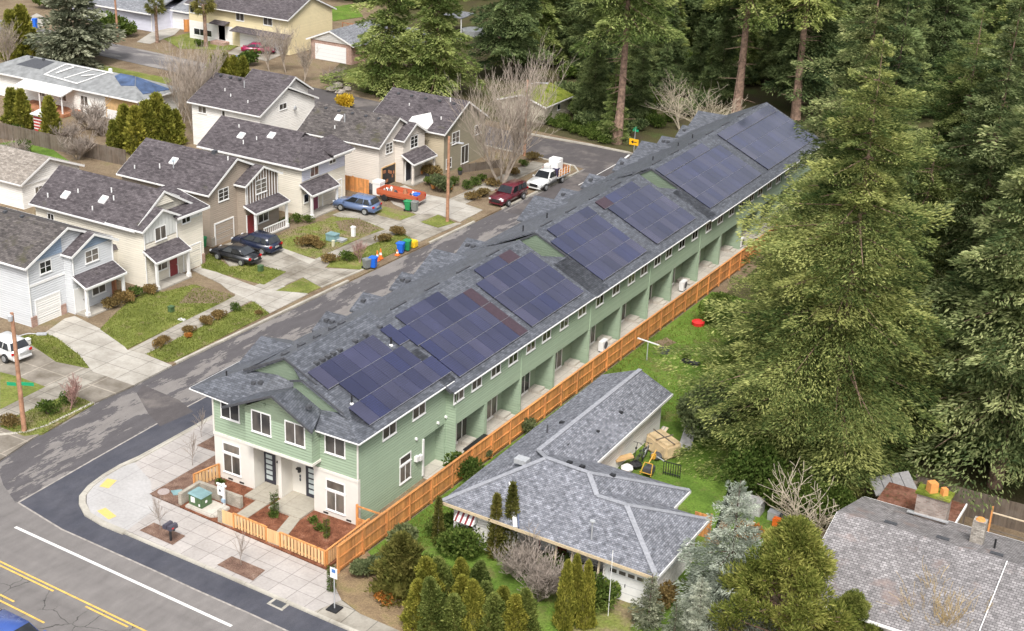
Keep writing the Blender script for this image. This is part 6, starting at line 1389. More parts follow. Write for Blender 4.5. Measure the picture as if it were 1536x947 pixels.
bin_('grey wheelie bin standing behind the blue one at the kerb', 550, 403, W['bingrey'], .12, -.3, .95)
bin_('blue wheelie bin next to a green bin at the kerb', 601, 380, W['binblue'])
bin_('green wheelie bin next to the blue bin at the kerb', 611, 376, W['bingreen'])
bin_('green wheelie bin in front of the red pickup bed', 612, 316, W['bingreen'])
bin_('grey wheelie bin beside the green bin at the red pickup bed', 622, 317, W['bingrey'], .12, .1)
bin_('blue wheelie bin leaning by the corner of the red pickup bed', 625, 305, W['binblue'], .12, .4)
bin_('green wheelie bin beside the taupe house garage', 304, 372, W['bingreen'])
bin_('faded blue wheelie bin by the far street, left of the blue-grey spruce', 53, 43, W['binblue'], .03, .2, 1.5)
bin_('blue wheelie bin beside the dark bush near the magenta car', 352, 98, W['binblue'], .03, .2, 1.3)
bin_('blue wheelie bin by the pale lilac house', 143, 20, W['binblue'], .03, .2, 1.4)
bin_('blue bin under the white patio cover of the long low house', 92, 152, W['binblue'], .4, .2, .8)
def cone(lab, px, py, h=.75):
    x, y = at(px, py, .12); t = thing('traffic_cone', lab, 'traffic cone', (x, y, .12), 'orange cones by the kerb')
    MB().box(x - .2, x + .2, y - .2, y + .2, .12, .16).build('base', W['orange'], t); MB().lathe([(.16, 0), (.04, h)], (x, y, .16), 12).build('cone', W['orange'], t)
    MB().lathe([(.125, h * .35), (.09, h * .6)], (x, y, .165), 12).build('white_band', W['white'], t)
cone('left one of two tall orange cones behind the lone blue bin', 566, 391, .9); cone('right one of two tall orange cones behind the lone blue bin', 571, 388, .9); cone('small orange cone at the foot of the blue bin next to the green bin', 596, 383, .5)
x, y = at(620, 371, .1); tag(MB().box(x - .5, x + .3, y - .3, y + .4, .1, .75).build('yellow_crate', W['yellowp'], None, bevel=.08), 'yellow plastic crate beside the green bin at the kerb', 'crate')
def ubox(lab, px, py, sx, sy, sz, mat, z=.12, name='utility_box', cat='utility box', bev=.03):
    x, y = at(px, py, z); t = thing(name, lab, cat, (x, y, z)); MB().box(x - sx / 2, x + sx / 2, y - sy / 2, y + sy / 2, z, z + sz * .8).build('cabinet', mat, t, bevel=bev)
    MB().box(x - sx / 2 - .03, x + sx / 2 + .03, y - sy / 2 - .03, y + sy / 2 + .03, z + sz * .8, z + sz).build('lid', mat, t, bevel=bev); return t
ubox('dull green utility box on the lawn in front of the cream house', 499, 361, 1.0, .8, .7, W['boxtop'])
ubox('low pale concrete pad box right of the dull green utility box', 512, 362, .8, .8, .22, W['lgrey'])
ubox('white utility pedestal on the lawn right of the dull green box', 530, 355, .35, .3, 1.0, W['white'])
ubox('thin cream marker pedestal in front of the dull green box', 500, 370, .22, .22, .6, m_plain('cream_plastic', (.6, .58, .42)))
ubox('small dark green utility box on the lawn of the pale grey house', 257, 468, .4, .4, .5, W['boxgreen'])
ubox('small dark green utility box on the lawn before the taupe house driveway', 391, 407, .4, .4, .55, W['boxgreen'])
tag(MB().box(*[v for v in (at(273, 480, .1)[0] - .3, at(273, 480, .1)[0] + .3, at(273, 480, .1)[1] - .2, at(273, 480, .1)[1] + .2)], .12, .15).build('meter_lid', W['white'], None), 'white meter lid in the lawn near the long sidewalk', 'utility lid')
ubox('white appliance standing by the open garage of the beige house', 568, 292, .9, .9, 1.5, W['white'], .1, 'appliance', 'appliance')
ubox('small white pot on the lawn beside the white SUV', 42, 517, .35, .35, .5, W['white'], .12, 'garden_pot', 'pot')
for k, (px, py, mt) in enumerate(((548, 283, 'lgrey'), (553, 287, 'dgrey'), (544, 279, 'white'), (558, 289, 'dgrey'))):
    x, y = at(px, py, .1); r_ = .35 + .1 * (k % 2)
    tag(MB().lathe([(r_, 0), (r_ * 1.1, r_), (r_ * .5, r_ * 1.9)], (x, y, .1), 7).build('rubbish_bag', W[mt], None), ['grey rubbish bag in the middle of the heap by the orange fence', 'dark bag lying in front of the grey rubbish bag', 'white rubbish bag nearest the orange fence', 'dark bag next to the white appliance'][k], 'bag')
rp = [(905, 362), (885, 340)]
for k, (px, py) in enumerate(((650, 283), (664, 276), (642, 266), (676, 284), (655, 262), (690, 262), (632, 262))):
    x, y = at(px, py, .1); labs = ['pale garden ornament nearest the utility pole', 'clay pot in the garden bed of the olive house', 'pot by the porch of the beige house', 'pale stone at the pavement edge of the garden bed', 'dark pot against the porch steps', 'garden stool by the picket fence', 'pot beside the porch post of the beige house']
    t = thing('garden_pot', labs[k], 'pot', (x, y, .1)); MB().lathe([(.16, 0), (.25, .3), (.28, .45)], (x, y, .1), 10).build('pot', (W['clay'], W['white'], W['dgrey'])[k % 3], t); MB().lathe([(.22, .45), (.3, .6), (.05, .85)], (x, y, .1), 7).build('plant', W['shrub'], t)
# boulders
for k, (px, py, s) in enumerate(((497, 137, 1.2), (507, 132, 1.3), (521, 136, 1.0), (510, 141, 1.1))):
    x, y = at(px, py); r_ = random.Random(k); s *= .6; b = MB(); b.lathe([(s * .7, 0), (s, s * .35), (s * .8, s * .75), (s * .25, s)], (x, y, -.05), 9)
    b.v = [(v[0] + r_.uniform(-.16, .16) * s, v[1] + r_.uniform(-.16, .16) * s, v[2] + r_.uniform(-.1, .1) * s) for v in b.v]
    tag(b.build('boulder', W['boulder'], None), ['leftmost boulder of the heap behind the houses', 'rearmost boulder of the heap behind the houses', 'rightmost boulder of the heap behind the houses', 'front boulder of the heap near the golden shrub'][k], 'boulder', 'boulders behind the houses')
# ------------------------------------------------------------------ back garden
x, y = at(995, 529); t = thing('fire_ring', 'dark metal fire ring on the green back lawn', 'fire pit', (x, y, .03)); MB().lathe([(.46, 0), (.48, .28), (.41, .28), (.38, .03)], (x, y, .03), 18).build('ring', W['dgrey'], t)
x, y = at(970, 541); t = thing('clothes_line_post', 'white T-shaped clothes line post on the green back lawn', 'clothes post', (x, y, .03)); MB().tube((x, y, 0), (x, y, 1.55), .04).build('post', W['lgrey'], t); MB().bar((x - .95, y + .15, 1.58), (x + 1.05, y - .15, 1.58), .09, .07).build('crossbar', W['white'], t)
x0, y0 = at(1024, 543); x1, y1 = at(1048, 550); t = tag(MB().bar((x0, y0, .15), (x1, y1, .15), .5, .22).build('garden_edging', W['black'], None), 'black timber edging lying on the green lawn near the big tree', 'edging')
t = thing('lumber_pile', 'pale lumber boards stacked behind the grey roof by the lawn', 'lumber', (*at(952, 572), 0))
for k in range(4):
    p = at(938 + k * 2, 566 + k * 2.5, .1); q = at(966, 562 + k * 3.4, .3); MB().bar((*p, .15 + .05 * k), (*q, .3 + .03 * k), .3, .06).build('board', W['plankpale'], t)
x, y = at(1047, 488); tag(MB().lathe([(.5, 0), (.55, .3), (.2, .45)], (x, y, .03), 10).build('red_toy', W['redp'], None), 'small red plastic toy at the edge of the lawn under the conifers', 'toy')
# things by the rear of the white house
def zt(a, b_): return (840 + a / 3.7875, 480 + b_ / 3.7875)
p0 = Vector((*at(*zt(600, 810)), 0)); 
t = thing('canvas_bundle', 'big tan canvas covered bundle standing behind the white house', 'bundle', tuple(p0))
b = MB()
q = [at(*zt(600, 808), .05), at(*zt(690, 775), .05)]
d = Vector((q[1][0] - q[0][0], q[1][1] - q[0][1], 0)); nrm = Vector((-d.y, d.x, 0)).normalized()
A0 = Vector((*q[0], .05)); A1 = Vector((*q[1], .05)); dep = nrm * 2.2
b.hull8([A0, A1, A1 + dep, A0 + dep], [A0 + Vector((-.1, .3, .9)), A1 + Vector((-.1, .3, .9)), A1 + dep + Vector((0, .2, 1.15)), A0 + dep + Vector((0, .2, 1.15))])
o = b.build('canvas', W['tarptan'], t, bevel=.16, smooth=False)
b = MB(); mid = (A0 + A1) / 2
b.bar(mid + Vector((-.1, .28, .93)), mid + dep + Vector((0, .2, 1.2)), .07, .05); b.bar(A0 + dep * .5 + Vector((-.06, .2, 1.06)), A1 + dep * .5 + Vector((.05, .2, 1.06)), .07, .05); b.build('strap', W['oldfence'], t)
t = thing('plank_stack', 'grey weathered planks leaning side by side near the tan bundle', 'planks', (*at(*zt(720, 745)), 0))
for k in range(3):
    p = at(*zt(690 + k * 22, 735 + (k % 2) * 8), .05); q = at(*zt(745 + k * 12, 575), .9); MB().bar((*p, .08), (*q, 1.0), .5 - .12 * k, .05).build('plank', W['plank'], t)
t = thing('lumber_heap', 'long boards leaning along the wall behind the white house', 'lumber', (*at(*zt(520, 720)), 0))
for k in range(4):
    p = at(*zt(480 + k * 14, 740 + k * 4), .1); q = at(*zt(590 + k * 6, 628 + k * 6), .6); MB().bar((*p, .15 + k * .06), (*q, .9 + k * .05), .16, .05).build('board', W['plankpale'] if k % 2 else W['plank'], t)
p = at(*zt(310, 835), .2); q = at(*zt(410, 800), .5); t = tag(MB().bar((*p, .7), (*q, .9), .5, .12).build('plywood_sheet', W['plywood'], None), 'pale plywood sheet lying by the bicycles behind the white house', 'plywood')
def bike(lab, px, py, rot, mat):
    x, y = at(px, py, .1); t = thing('bicycle', lab, 'bicycle', (0, 0, 0), 'bicycles behind the white house')
    for u in (-.52, .52):
        b = MB()
        for i in range(16):
            a0, a1 = 2 * PI * i / 16, 2 * PI * (i + 1) / 16; b.tube((u + .33 * math.cos(a0), 0, .33 + .33 * math.sin(a0)), (u + .33 * math.cos(a1), 0, .33 + .33 * math.sin(a1)), .022, n=5)
        for i in range(6):
            a0 = PI * i / 6; b.tube((u + .32 * math.cos(a0), 0, .33 + .32 * math.sin(a0)), (u - .32 * math.cos(a0), 0, .33 - .32 * math.sin(a0)), .006, n=4)
        b.build('wheel', W['black'], t, local=True)
    b = MB()
    for p, q in (((-.52, 0, .33), (-.1, 0, .3)), ((-.1, 0, .3), (-.22, 0, .82)), ((-.1, 0, .3), (.38, 0, .75)), ((-.2, 0, .75), (.36, 0, .82)), ((-.52, 0, .33), (-.2, 0, .75)), ((.52, 0, .33), (.36, 0, .95))): b.tube(p, q, .02, n=6)
    b.build('frame', mat, t, local=True)
    MB().tube((.34, -.28, 1.0), (.34, .28, 1.0), .018, n=6).tube((.36, 0, .9), (.34, 0, 1.0), .02, n=6).build('handlebar', W['black'], t, local=True); MB().box(-.34, -.1, -.07, .07, .84, .9).build('saddle', W['black'], t, bevel=.02, local=True)
    t.location = (x, y, .3); t.rotation_euler = (.12, 0, rot)
bike('black bicycle leaning nearest the white rear wall', *zt(420, 800), 1.9, W['black']); bike('dark bicycle in front of the one at the white rear wall', *zt(450, 815), 1.6, W['dgrey']); bike('bicycle with a pale frame beside the yellow machine', *zt(478, 800), 1.75, W['lgrey'])
x, y = at(*zt(495, 880), .2); t = thing('yellow_machine', 'yellow garden machine with a tubular frame and upright handle on the rear deck', 'machine', (x, y, .2))
b = MB(); b.tube((x - .38, y - .3, .3), (x - .28, y + .1, 1.0), .03); b.tube((x + .38, y - .3, .3), (x + .28, y + .1, 1.0), .03); b.tube((x - .28, y + .1, 1.0), (x + .28, y + .1, 1.0), .03); b.tube((x - .42, y - .3, .45), (x + .42, y - .3, .45), .03); b.tube((x, y + .1, 1.0), (x + .15, y + .8, 1.7), .045); b.build('frame', W['ymetal'], t)
MB().box(x - .05, x + .22, y + .45, y + .8, 1.1, 1.5).build('hood', W['ymetal'], t, bevel=.06); MB().box(x - .3, x + .3, y - .1, y + .6, .25, .7).build('engine', W['dgrey'], t, bevel=.04)
for k, (px, py, m_, lab) in enumerate(((430, 830, 'black', 'black bin bag on the rear deck by the plywood'), (380, 850, 'white', 'crumpled white sheet on the rear deck'), (545, 780, 'dgrey', 'dark tarp heap between the bicycles and the railing'))):
    x, y = at(*zt(px, py), .2); tag(MB().lathe([(.4, 0), (.45, .15), (.2, .35)], (x, y, .2), 6).build('rubbish_bag', W[m_], None), lab, 'bag')
t = thing('rear_deck', 'small reddish deck with a black railing behind the white house', 'deck', (-30.5, 73, 0)); MB().box(-32.9, -29.2, 71.2, 74.8, .05, .25).build('floor', W['deck'], t)
b = MB(); pr0 = at(*zt(585, 880), .0); pr1 = at(*zt(680, 905), .0)
p0, p1 = (*pr0, 0), (*pr1, 0); b.bar((p0[0], p0[1], 1.0), (p1[0], p1[1], 1.0), .05, .05); b.bar((p0[0], p0[1], .2), (p1[0], p1[1], .2), .05, .05)
for k in range(8):
    f = k / 7; xx, yy = p0[0] + (p1[0] - p0[0]) * f, p0[1] + (p1[1] - p0[1]) * f; b.tube((xx, yy, .05), (xx, yy, 1.0), .025, n=6)
b.build('railing', W['black'], t)
b = MB(); q0 = at(*zt(520, 765), .9); b.tube((*q0, 1.0), (p0[0], p0[1], 1.0), .04, n=6); b.build('handrail', W['lgrey'], t)
# cluttered yard between the trees at the right
def zy(a, b_): return (960 + a / 3.188, 650 + b_ / 3.188)
for k, (px, py, sx, sy, sz, m_, lab) in enumerate(((525, 370, 1.6, .9, 1.0, 'plank', 'grey slatted crate among the trees behind the blue-grey spruce'), (640, 410, .7, .6, .6, 'lgrey', 'pale box in the cluttered yard under the trees'), (700, 415, 1.6, .7, .5, 'dgrey', 'dark flat crate in the cluttered yard under the trees'), (655, 440, .5, .5, .5, 'orange', 'orange bucket in the cluttered yard under the trees'))):
    x, y = at(*zy(px, py), .05); t = thing('crate', lab, 'crate', (x, y, .03))
    b = MB(); b.box(x - sx / 2, x + sx / 2, y - sy / 2, y + sy / 2, .03, .03 + sz * .9); b.build('box', W[m_], t, bevel=.02); b = MB()
    for i in range(5): b.box(x - sx / 2 - .02, x + sx / 2 + .02, y - sy / 2 + i * sy / 5, y - sy / 2 + i * sy / 5 + sy * .14, .032 + sz * .9, .06 + sz * .9)
    b.build('slats', W[m_], t)
x, y = at(*zy(290, 495)); t = thing('side_gate', 'orange wooden side gate at the back corner of the white garage', 'gate', (x, y, 0)); MB().box(x - .5, x + .5, y - .03, y + .03, .05, 1.6).build('boards', W['cedar'], t); MB().box(x + .5, x + .6, y - .05, y + .05, 0, 1.75).build('post', W['cedar'], t)
# ------------------------------------------------------------------ vegetation builders
def quads_mesh(name, P, D, L, Wd, mat, rng, upb=0.0):
    n = len(P); D = D / np.maximum(np.linalg.norm(D, axis=1, keepdims=True), 1e-6)
    R = rng.normal(size=(n, 3)); R[:, 2] += upb; S = np.cross(D, R); S /= np.maximum(np.linalg.norm(S, axis=1, keepdims=True), 1e-6)
    L = np.asarray(L).reshape(-1, 1) * np.ones((n, 1)); Wd = np.asarray(Wd).reshape(-1, 1) * np.ones((n, 1))
    V = np.empty((n, 4, 3)); V[:, 0] = P; V[:, 1] = P + D * L * .45 + S * Wd * .5; V[:, 2] = P + D * L; V[:, 3] = P + D * L * .45 - S * Wd * .5
    me = bpy.data.meshes.new(name); me.vertices.add(4 * n); me.loops.add(4 * n); me.polygons.add(n)
    me.vertices.foreach_set('co', V.reshape(-1)); me.loops.foreach_set('vertex_index', np.arange(4 * n, dtype=np.int32))
    me.polygons.foreach_set('loop_start', np.arange(0, 4 * n, 4, dtype=np.int32)); me.update(calc_edges=True)
    me.materials.append(mat); return me
def mesh_obj(name, me, parent):
    o = bpy.data.objects.new(name, me); COL.objects.link(o); o.parent = parent; return o
def conifer(name, h, rmax, bf, seed, mat, bark, dens=1.0, bl=.5, bw=.15, whorl=.5, power=.85, droop=.25, up=.25, ragged=.3, trunk_r=None, low=.75, nper=6, dead=0, fan=.30):
    """a fir: trunk, and a crown of needle sprays carried on separate flat boughs"""
    rng = np.random.default_rng(seed); t = bpy.data.objects.new(name, None); COL.objects.link(t); t.empty_display_size = .3; ROOT[t.name] = Vector((0, 0, 0))
    tr = trunk_r or h * .010 + .05
    b = MB(); segs = 7; px = 0; py = 0
    pts = []
    for i in range(segs + 1):
        f = i / segs; pts.append((px, py, f * h * .985, tr * (1 - f) ** 1.1 + .015)); px += rng.normal() * .05 * h / 30; py += rng.normal() * .05 * h / 30
    for a, c in zip(pts, pts[1:]): b.tube(a[:3], c[:3], a[3] * (1.25 if a[2] == 0 else 1), c[3], 9)
    zb = h * bf; Ps = []; Ds = []; Ls = []; Ts = []
    z = zb; ph = rng.uniform(0, 6.28); lean = rng.uniform(0, 6.28)
    while z < h * .985:
        tt = (z - zb) / (h - zb); r = rmax * ((1 - tt) ** power) * min(1.0, low + tt * 2.2) * (1 + .13 * math.sin(z * 1.15 / max(.3, rmax / 6) + ph))
        k = max(3, int(nper * (1 if r > 1 else .8)))
        a0 = rng.uniform(0, 6.28)
        for i in range(k):
            a = a0 + 6.283 * i / k + rng.normal() * .3; rr = max(.25, r * (1 + rng.normal() * ragged * .55) * (1 + .10 * math.cos(a - lean)))
            if rng.uniform() < ragged * .18: continue
            zz = z + rng.normal() * whorl * .45
            o = np.array([math.cos(a), math.sin(a), 0.]); q = np.array([-math.sin(a), math.cos(a), 0.])
            sl = up * (tt * 1.6 - .55) + rng.normal() * .1
            m = int(max(8, rr * 34 * dens)); s = rng.uniform(.04, 1, m) ** .7
            side = rng.choice([-1., 1.], m); la = rng.uniform(0, 1, m)
            wd_ = rr * fan * (np.sin(np.clip(s, 0, 1) * 2.7) * .9 + .12)
            lat = side * la * wd_
            P = o[None] * (rr * s - la * wd_ * .25)[:, None] + q[None] * lat[:, None]
            P[:, 2] += zz + rr * (sl * s - droop * s ** 2 + .14 * s ** 4) - la ** 2 * wd_ * .55 + rng.normal(size=m) * .045 * rr ** .5
            D = o[None] * (.75 + .3 * s)[:, None] + q[None] * (side * (.25 + la * .8))[:, None] + rng.normal(size=(m, 3)) * .28
            D[:, 2] += -.30 * la - .1 + tt * .6
            Ps.append(P); Ds.append(D); Ls.append(bl * rng.uniform(.55, 1.25, m) * min(1, .5 + rr * .22)); Ts.append(np.full(m, np.clip(rng.normal() * .38, -.7, .7)))
            if rr > 1.2 and rng.uniform() < .55:
                b.tube((0, 0, zz), (o[0] * rr * .75, o[1] * rr * .75, zz + rr * (sl * .75 - droop * .56)), .03 + rr * .008, .012, 4, False)
        z += whorl * (.75 + .4 * tt if r > 1 else .5)
    for i in range(dead):
        a = rng.uniform(0, 6.28); zz = rng.uniform(h * .05, zb); l = rng.uniform(.8, 2.6)
        b.tube((0, 0, zz), (math.cos(a) * l, math.sin(a) * l, zz - l * rng.uniform(-.1, .35)), .05, .012, 5, False)
    P = np.concatenate(Ps); D = np.concatenate(Ds); L = np.concatenate(Ls)
    b.build('trunk', bark, t, local=True)
    me = quads_mesh('crown', P, D, L, L * (bw / bl), mat, rng, 1.3)
    ta = me.attributes.new('tone', 'FLOAT', 'FACE'); ta.data.foreach_set('value', np.concatenate(Ts).astype(np.float32))
    mesh_obj('crown', me, t)
    return t
def column_tree(name, h, r, n, seed, mat, bl=.26, bw=.12, sparse=False, stem=None):
    rng = np.random.default_rng(seed); t = bpy.data.objects.new(name, None); COL.objects.link(t); ROOT[t.name] = Vector((0, 0, 0)); t.empty_display_size = .3
    f = rng.uniform(0, 1, n) ** .85; a = rng.uniform(0, 6.283, n)
    prof = np.clip(np.minimum(f * 6 + .55, 1), 0, 1) * (1 - f) ** .62 * .92 + .04
    lump = 1 + .24 * np.sin(a * 3 + f * 9 + seed) + .17 * np.sin(a * 5 - f * 17 + seed * 2) + .1 * np.sin(a * 7 + f * 31) + .12 * rng.normal(size=n)
    rad = r * prof * lump * (rng.uniform(.35 if not sparse else .1, 1, n) ** .3)
    P = np.stack([np.cos(a) * rad, np.sin(a) * rad, f * h * .96], 1)
    D = np.stack([np.cos(a) * .55, np.sin(a) * .55, np.full(n, .75)], 1) + rng.normal(size=(n, 3)) * .35
    L = bl * rng.uniform(.6, 1.3, n)
    MB().tube((0, 0, 0), (0, 0, h * .8), .05 + h * .008, .02, 6).build('trunk', stem or W['barkdark'], t, local=True)
    if not sparse:
        MB().lathe([(r * .45, .15), (r * .68, h * .15), (r * .55, h * .5), (r * .2, h * .82), (.02, h * .9)], (0, 0, 0), 10).build('inner_growth', W['thujadull'], t, local=True)
    mesh_obj('crown', quads_mesh('crown', P, D, L, L * bw / bl, mat, rng), t); return t
def bush(name, rx, ry, h, n, seed, mat, ls=.16, lobes=9, z0=0.0, stem=True, fill=.45, stemmat=None):
    rng = np.random.default_rng(seed); t = bpy.data.objects.new(name, None); COL.objects.link(t); ROOT[t.name] = Vector((0, 0, 0)); t.empty_display_size = .3
    c = rng.normal(size=(lobes, 3)); c /= np.linalg.norm(c, axis=1, keepdims=True); c *= rng.uniform(.25, .62, (lobes, 1)); c[:, 2] = np.abs(c[:, 2]) * 1.1 - .12
    lr = rng.uniform(.34, .52, lobes)
    idx = rng.integers(0, lobes, n); v = rng.normal(size=(n, 3)); v /= np.linalg.norm(v, axis=1, keepdims=True)
    P = c[idx] + v * (lr[idx] * rng.uniform(fill, 1, n) ** .4)[:, None]
    P = P * np.array([rx, ry, h * .55]); P[:, 2] += h * .45 + z0; P[:, 2] = np.maximum(P[:, 2], z0 + .03)
    D = v * .8 + rng.normal(size=(n, 3)) * .7 + np.array([0, 0, .3])
    L = ls * rng.uniform(.6, 1.3, n)
    if stem:
        b = MB()
        for i in range(5): b.tube((0, 0, 0), (c[i % lobes][0] * rx * .9, c[i % lobes][1] * ry * .9, z0 + h * .55), .04 + h * .006, .012, 5, False)
        b.build('stem', stemmat or W['barkdark'], t, local=True)
    mesh_obj('foliage', quads_mesh('foliage', P, D, L, L * .62, mat, rng), t); return t
def bare(name, h, spread, seed, mat, stems=1, levels=4, r0=.12, kids=4, upward=.55, stem_spread=.25, minr=.012, thin=.6):
    rng = random.Random(seed); t = bpy.data.objects.new(name, None); COL.objects.link(t); ROOT[t.name] = Vector((0, 0, 0)); t.empty_display_size = .3
    tb = MB(); bb = MB()
    def grow(p, d, L, r, lev):
        n = 3; q = p; dd = d
        for i in range(n):
            dd = (dd + Vector((rng.gauss(0, .12), rng.gauss(0, .12), rng.gauss(.04, .08)))).normalized()
            e = q + dd * (L / n); ra = r * (1 - .28 * i / n * 2); rb = r * (1 - .28 * (i + 1) / n * 2)
            (tb if lev == 0 else bb).tube(q, e, max(ra, minr), max(rb, minr * .8), 6 if lev == 0 else (4 if lev < 2 else 3), False)
            if lev < levels and (i > 0 or lev > 0):
                for k in range(kids if lev == 0 else (max(1, kids - 2 + rng.randint(0, 1)) if lev < 2 else int(rng.random() < thin))):
                    a = rng.uniform(0, 6.28); s = Vector((math.cos(a), math.sin(a), upward + rng.gauss(0, .2))); nd = (dd * .75 + s * spread).normalized()
                    grow(q + (e - q) * rng.random(), nd, L * rng.uniform(.48, .72), max(r * .5, minr), lev + 1)
            q = e
        if lev < levels: grow(q, dd, L * .6, r * .5, lev + 1)
    for s in range(stems):
        a = rng.uniform(0, 6.28); d = Vector((math.cos(a) * stem_spread, math.sin(a) * stem_spread, 1)).normalized() if stems > 1 else Vector((0, 0, 1))
        grow(Vector((math.cos(a) * .1 * (stems > 1), math.sin(a) * .1 * (stems > 1), -.05)), d, h * .5 * rng.uniform(.85, 1.1), r0 * rng.uniform(.75, 1.1), 0)
    tb.build('trunk', mat, t, local=True); bb.build('branches', mat, t, local=True); return t
def palm(name, h, seed):
    rng = np.random.default_rng(seed); t = bpy.data.objects.new(name, None); COL.objects.link(t); ROOT[t.name] = Vector((0, 0, 0)); t.empty_display_size = .3
    MB().tube((0, 0, 0), (0, 0, h * .5), .28, .22, 9).tube((0, 0, h * .5), (0, 0, h * .86), .22, .32, 9).build('trunk', W['bark'], t, local=True)
    Ps = []; Ds = []; Ls = []
    for i in range(42):
        a = rng.uniform(0, 6.28); e = rng.uniform(-.9, 1.0); L = rng.uniform(1.3, 1.8); o = np.array([math.cos(a) * math.cos(e), math.sin(a) * math.cos(e), math.sin(e)])
        tip = o * L * .55 + np.array([0, 0, h * .86])
        for k in range(22):
            d = o + rng.normal(size=3) * .5; Ps.append(tip); Ds.append(d); Ls.append(L * .6 * rng.uniform(.6, 1.1))
    mesh_obj('fronds', quads_mesh('fronds', np.array(Ps), np.array(Ds), np.array(Ls), np.array(Ls) * .12, W['palm'], rng), t); return t
def pine(name, h, r, seed, mat, lobes=105, per=420, bl=.26, bw=.07):
    """a broad pine: needle tufts on uneven rounded clumps round the limbs"""
    rng = np.random.default_rng(seed); t = bpy.data.objects.new(name, None); COL.objects.link(t); ROOT[t.name] = Vector((0, 0, 0)); t.empty_display_size = .3
    b = MB(); b.tube((0, 0, 0), (.1, 0, h * .9), .14, .03, 8); Ps = []; Ds = []; Ts = []
    for i in range(lobes):
        f = rng.uniform(.04, 1) ** .8; a = rng.uniform(0, 6.28); q = (1 - f) ** .65 * r * rng.uniform(.45, 1.05)
        c = np.array([math.cos(a) * q, math.sin(a) * q, .4 + f * h * .9]); lr = rng.uniform(.5, 1.1) * (1 - .35 * f)
        b.tube((0, 0, max(.3, c[2] - q * .35)), tuple(c), .06, .02, 5, False)
        v = rng.normal(size=(per, 3)); v /= np.linalg.norm(v, axis=1, keepdims=True); v[:, 2] *= .75
        P = c + v * (lr * rng.uniform(.55, 1.05, per))[:, None]; P[:, 2] = np.maximum(P[:, 2], .05)
        Ps.append(P); Ds.append(v + rng.normal(size=(per, 3)) * .45 + np.array([math.cos(a) * .3, math.sin(a) * .3, .7])); Ts.append(np.full(per, np.clip(rng.normal() * .3, -.6, .6)))
    b.build('trunk', W['bark'], t, local=True)
    P = np.concatenate(Ps); D = np.concatenate(Ds); L = bl * rng.uniform(.6, 1.3, len(P))
    me = quads_mesh('crown', P, D, L, L * bw / bl, mat, rng, .6); ta = me.attributes.new('tone', 'FLOAT', 'FACE'); ta.data.foreach_set('value', np.concatenate(Ts).astype(np.float32))
    mesh_obj('crown', me, t); return t
USED = set()
def place(proto, label, cat, x, y, s=1.0, rot=None, z=0.0, group=None, sz=None):
    if proto.name not in USED and not proto.get('label'): o = proto; USED.add(proto.name)
    else: o = copy_tree(proto)
    if 'group' in o: del o['group']
    o.location = (x, y, z); o.rotation_euler = (0, 0, RV.uniform(0, 6.28) if rot is None else rot); o.scale = (s, s, sz or s)
    tag(o, label, cat, group); return o
RV = random.Random(21)
# ------------------------------------------------------------------ prototypes
fir_a = conifer('fir_tree', 29, 8.9, .02, 1, W['fir'], W['bark'], dens=4.6, bl=.29, bw=.085, whorl=.66, nper=7, power=.84, droop=.32, ragged=.5, low=.62)
fir_b = conifer('fir_tree', 38, 6.4, .12, 2, W['firpale'], W['bark'], dens=2.6, bl=.42, bw=.13, whorl=.78, nper=7, droop=.32, ragged=.5, dead=10)
fir_c = conifer('fir_tree', 36, 5.4, .40, 3, W['firbright'], W['bark'], dens=2.2, bl=.55, bw=.16, whorl=1.1, nper=6, droop=.32, ragged=.6, dead=26, trunk_r=.5)
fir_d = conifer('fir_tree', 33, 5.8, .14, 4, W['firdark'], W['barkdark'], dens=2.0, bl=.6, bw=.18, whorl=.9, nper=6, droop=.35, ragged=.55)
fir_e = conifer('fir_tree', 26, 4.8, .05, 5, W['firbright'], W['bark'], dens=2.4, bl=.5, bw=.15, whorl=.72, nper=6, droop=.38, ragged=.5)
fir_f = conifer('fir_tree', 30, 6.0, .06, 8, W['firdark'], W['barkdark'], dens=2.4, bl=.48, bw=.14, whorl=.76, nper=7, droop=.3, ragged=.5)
fir_g = conifer('fir_tree', 22, 6.6, .02, 9, W['fir'], W['bark'], dens=4.2, bl=.29, bw=.085, whorl=.66, nper=7, droop=.34, ragged=.55, power=.7)
# big trees at the right
def atp(px, py): return at(px, py)
def bigtree(proto, lab, px, py, s, sz=None, rot=None): x, y = at(px, py); return place(proto, lab, 'tree', x, y, s, rot, sz=sz)
bigtree(fir_a, 'huge bushy front fir, its pointed top reaching above the end of the solar roof', 1236, 705, 1.0, rot=.3)
bigtree(fir_b, 'tall fir right of the huge front fir, its pointed tip just inside the photo', 1425, 600, .82)
bigtree(fir_g, 'spreading fir whose lower boughs hang over the fence and back lawn', 1170, 560, .72, sz=.66)
bigtree(fir_g, 'dense fir behind the dark board fence at the right edge', 1530, 640, 1.0, sz=1.1)
bigtree(fir_b, 'tall fir with a bare lower trunk standing just behind the board fence at the right', 1492, 730, .95)
bigtree(fir_a, 'bushy fir behind and right of the huge front fir', 1390, 540, .95)
bigtree(fir_g, 'fir beside the far end of the townhouses, covering the last solar panels', 1285, 440, .8, sz=.9)
bigtree(fir_d, 'dark fir in the gap between the huge front fir and the far townhouse end', 1300, 430, .8)
bigtree(fir_a, 'broad fir in the middle of the right wood, behind the tall corner fir', 1500, 430, 1.0)
bigtree(fir_f, 'shaded fir right of the huge front fir, low behind the grey shed', 1310, 600, .6)
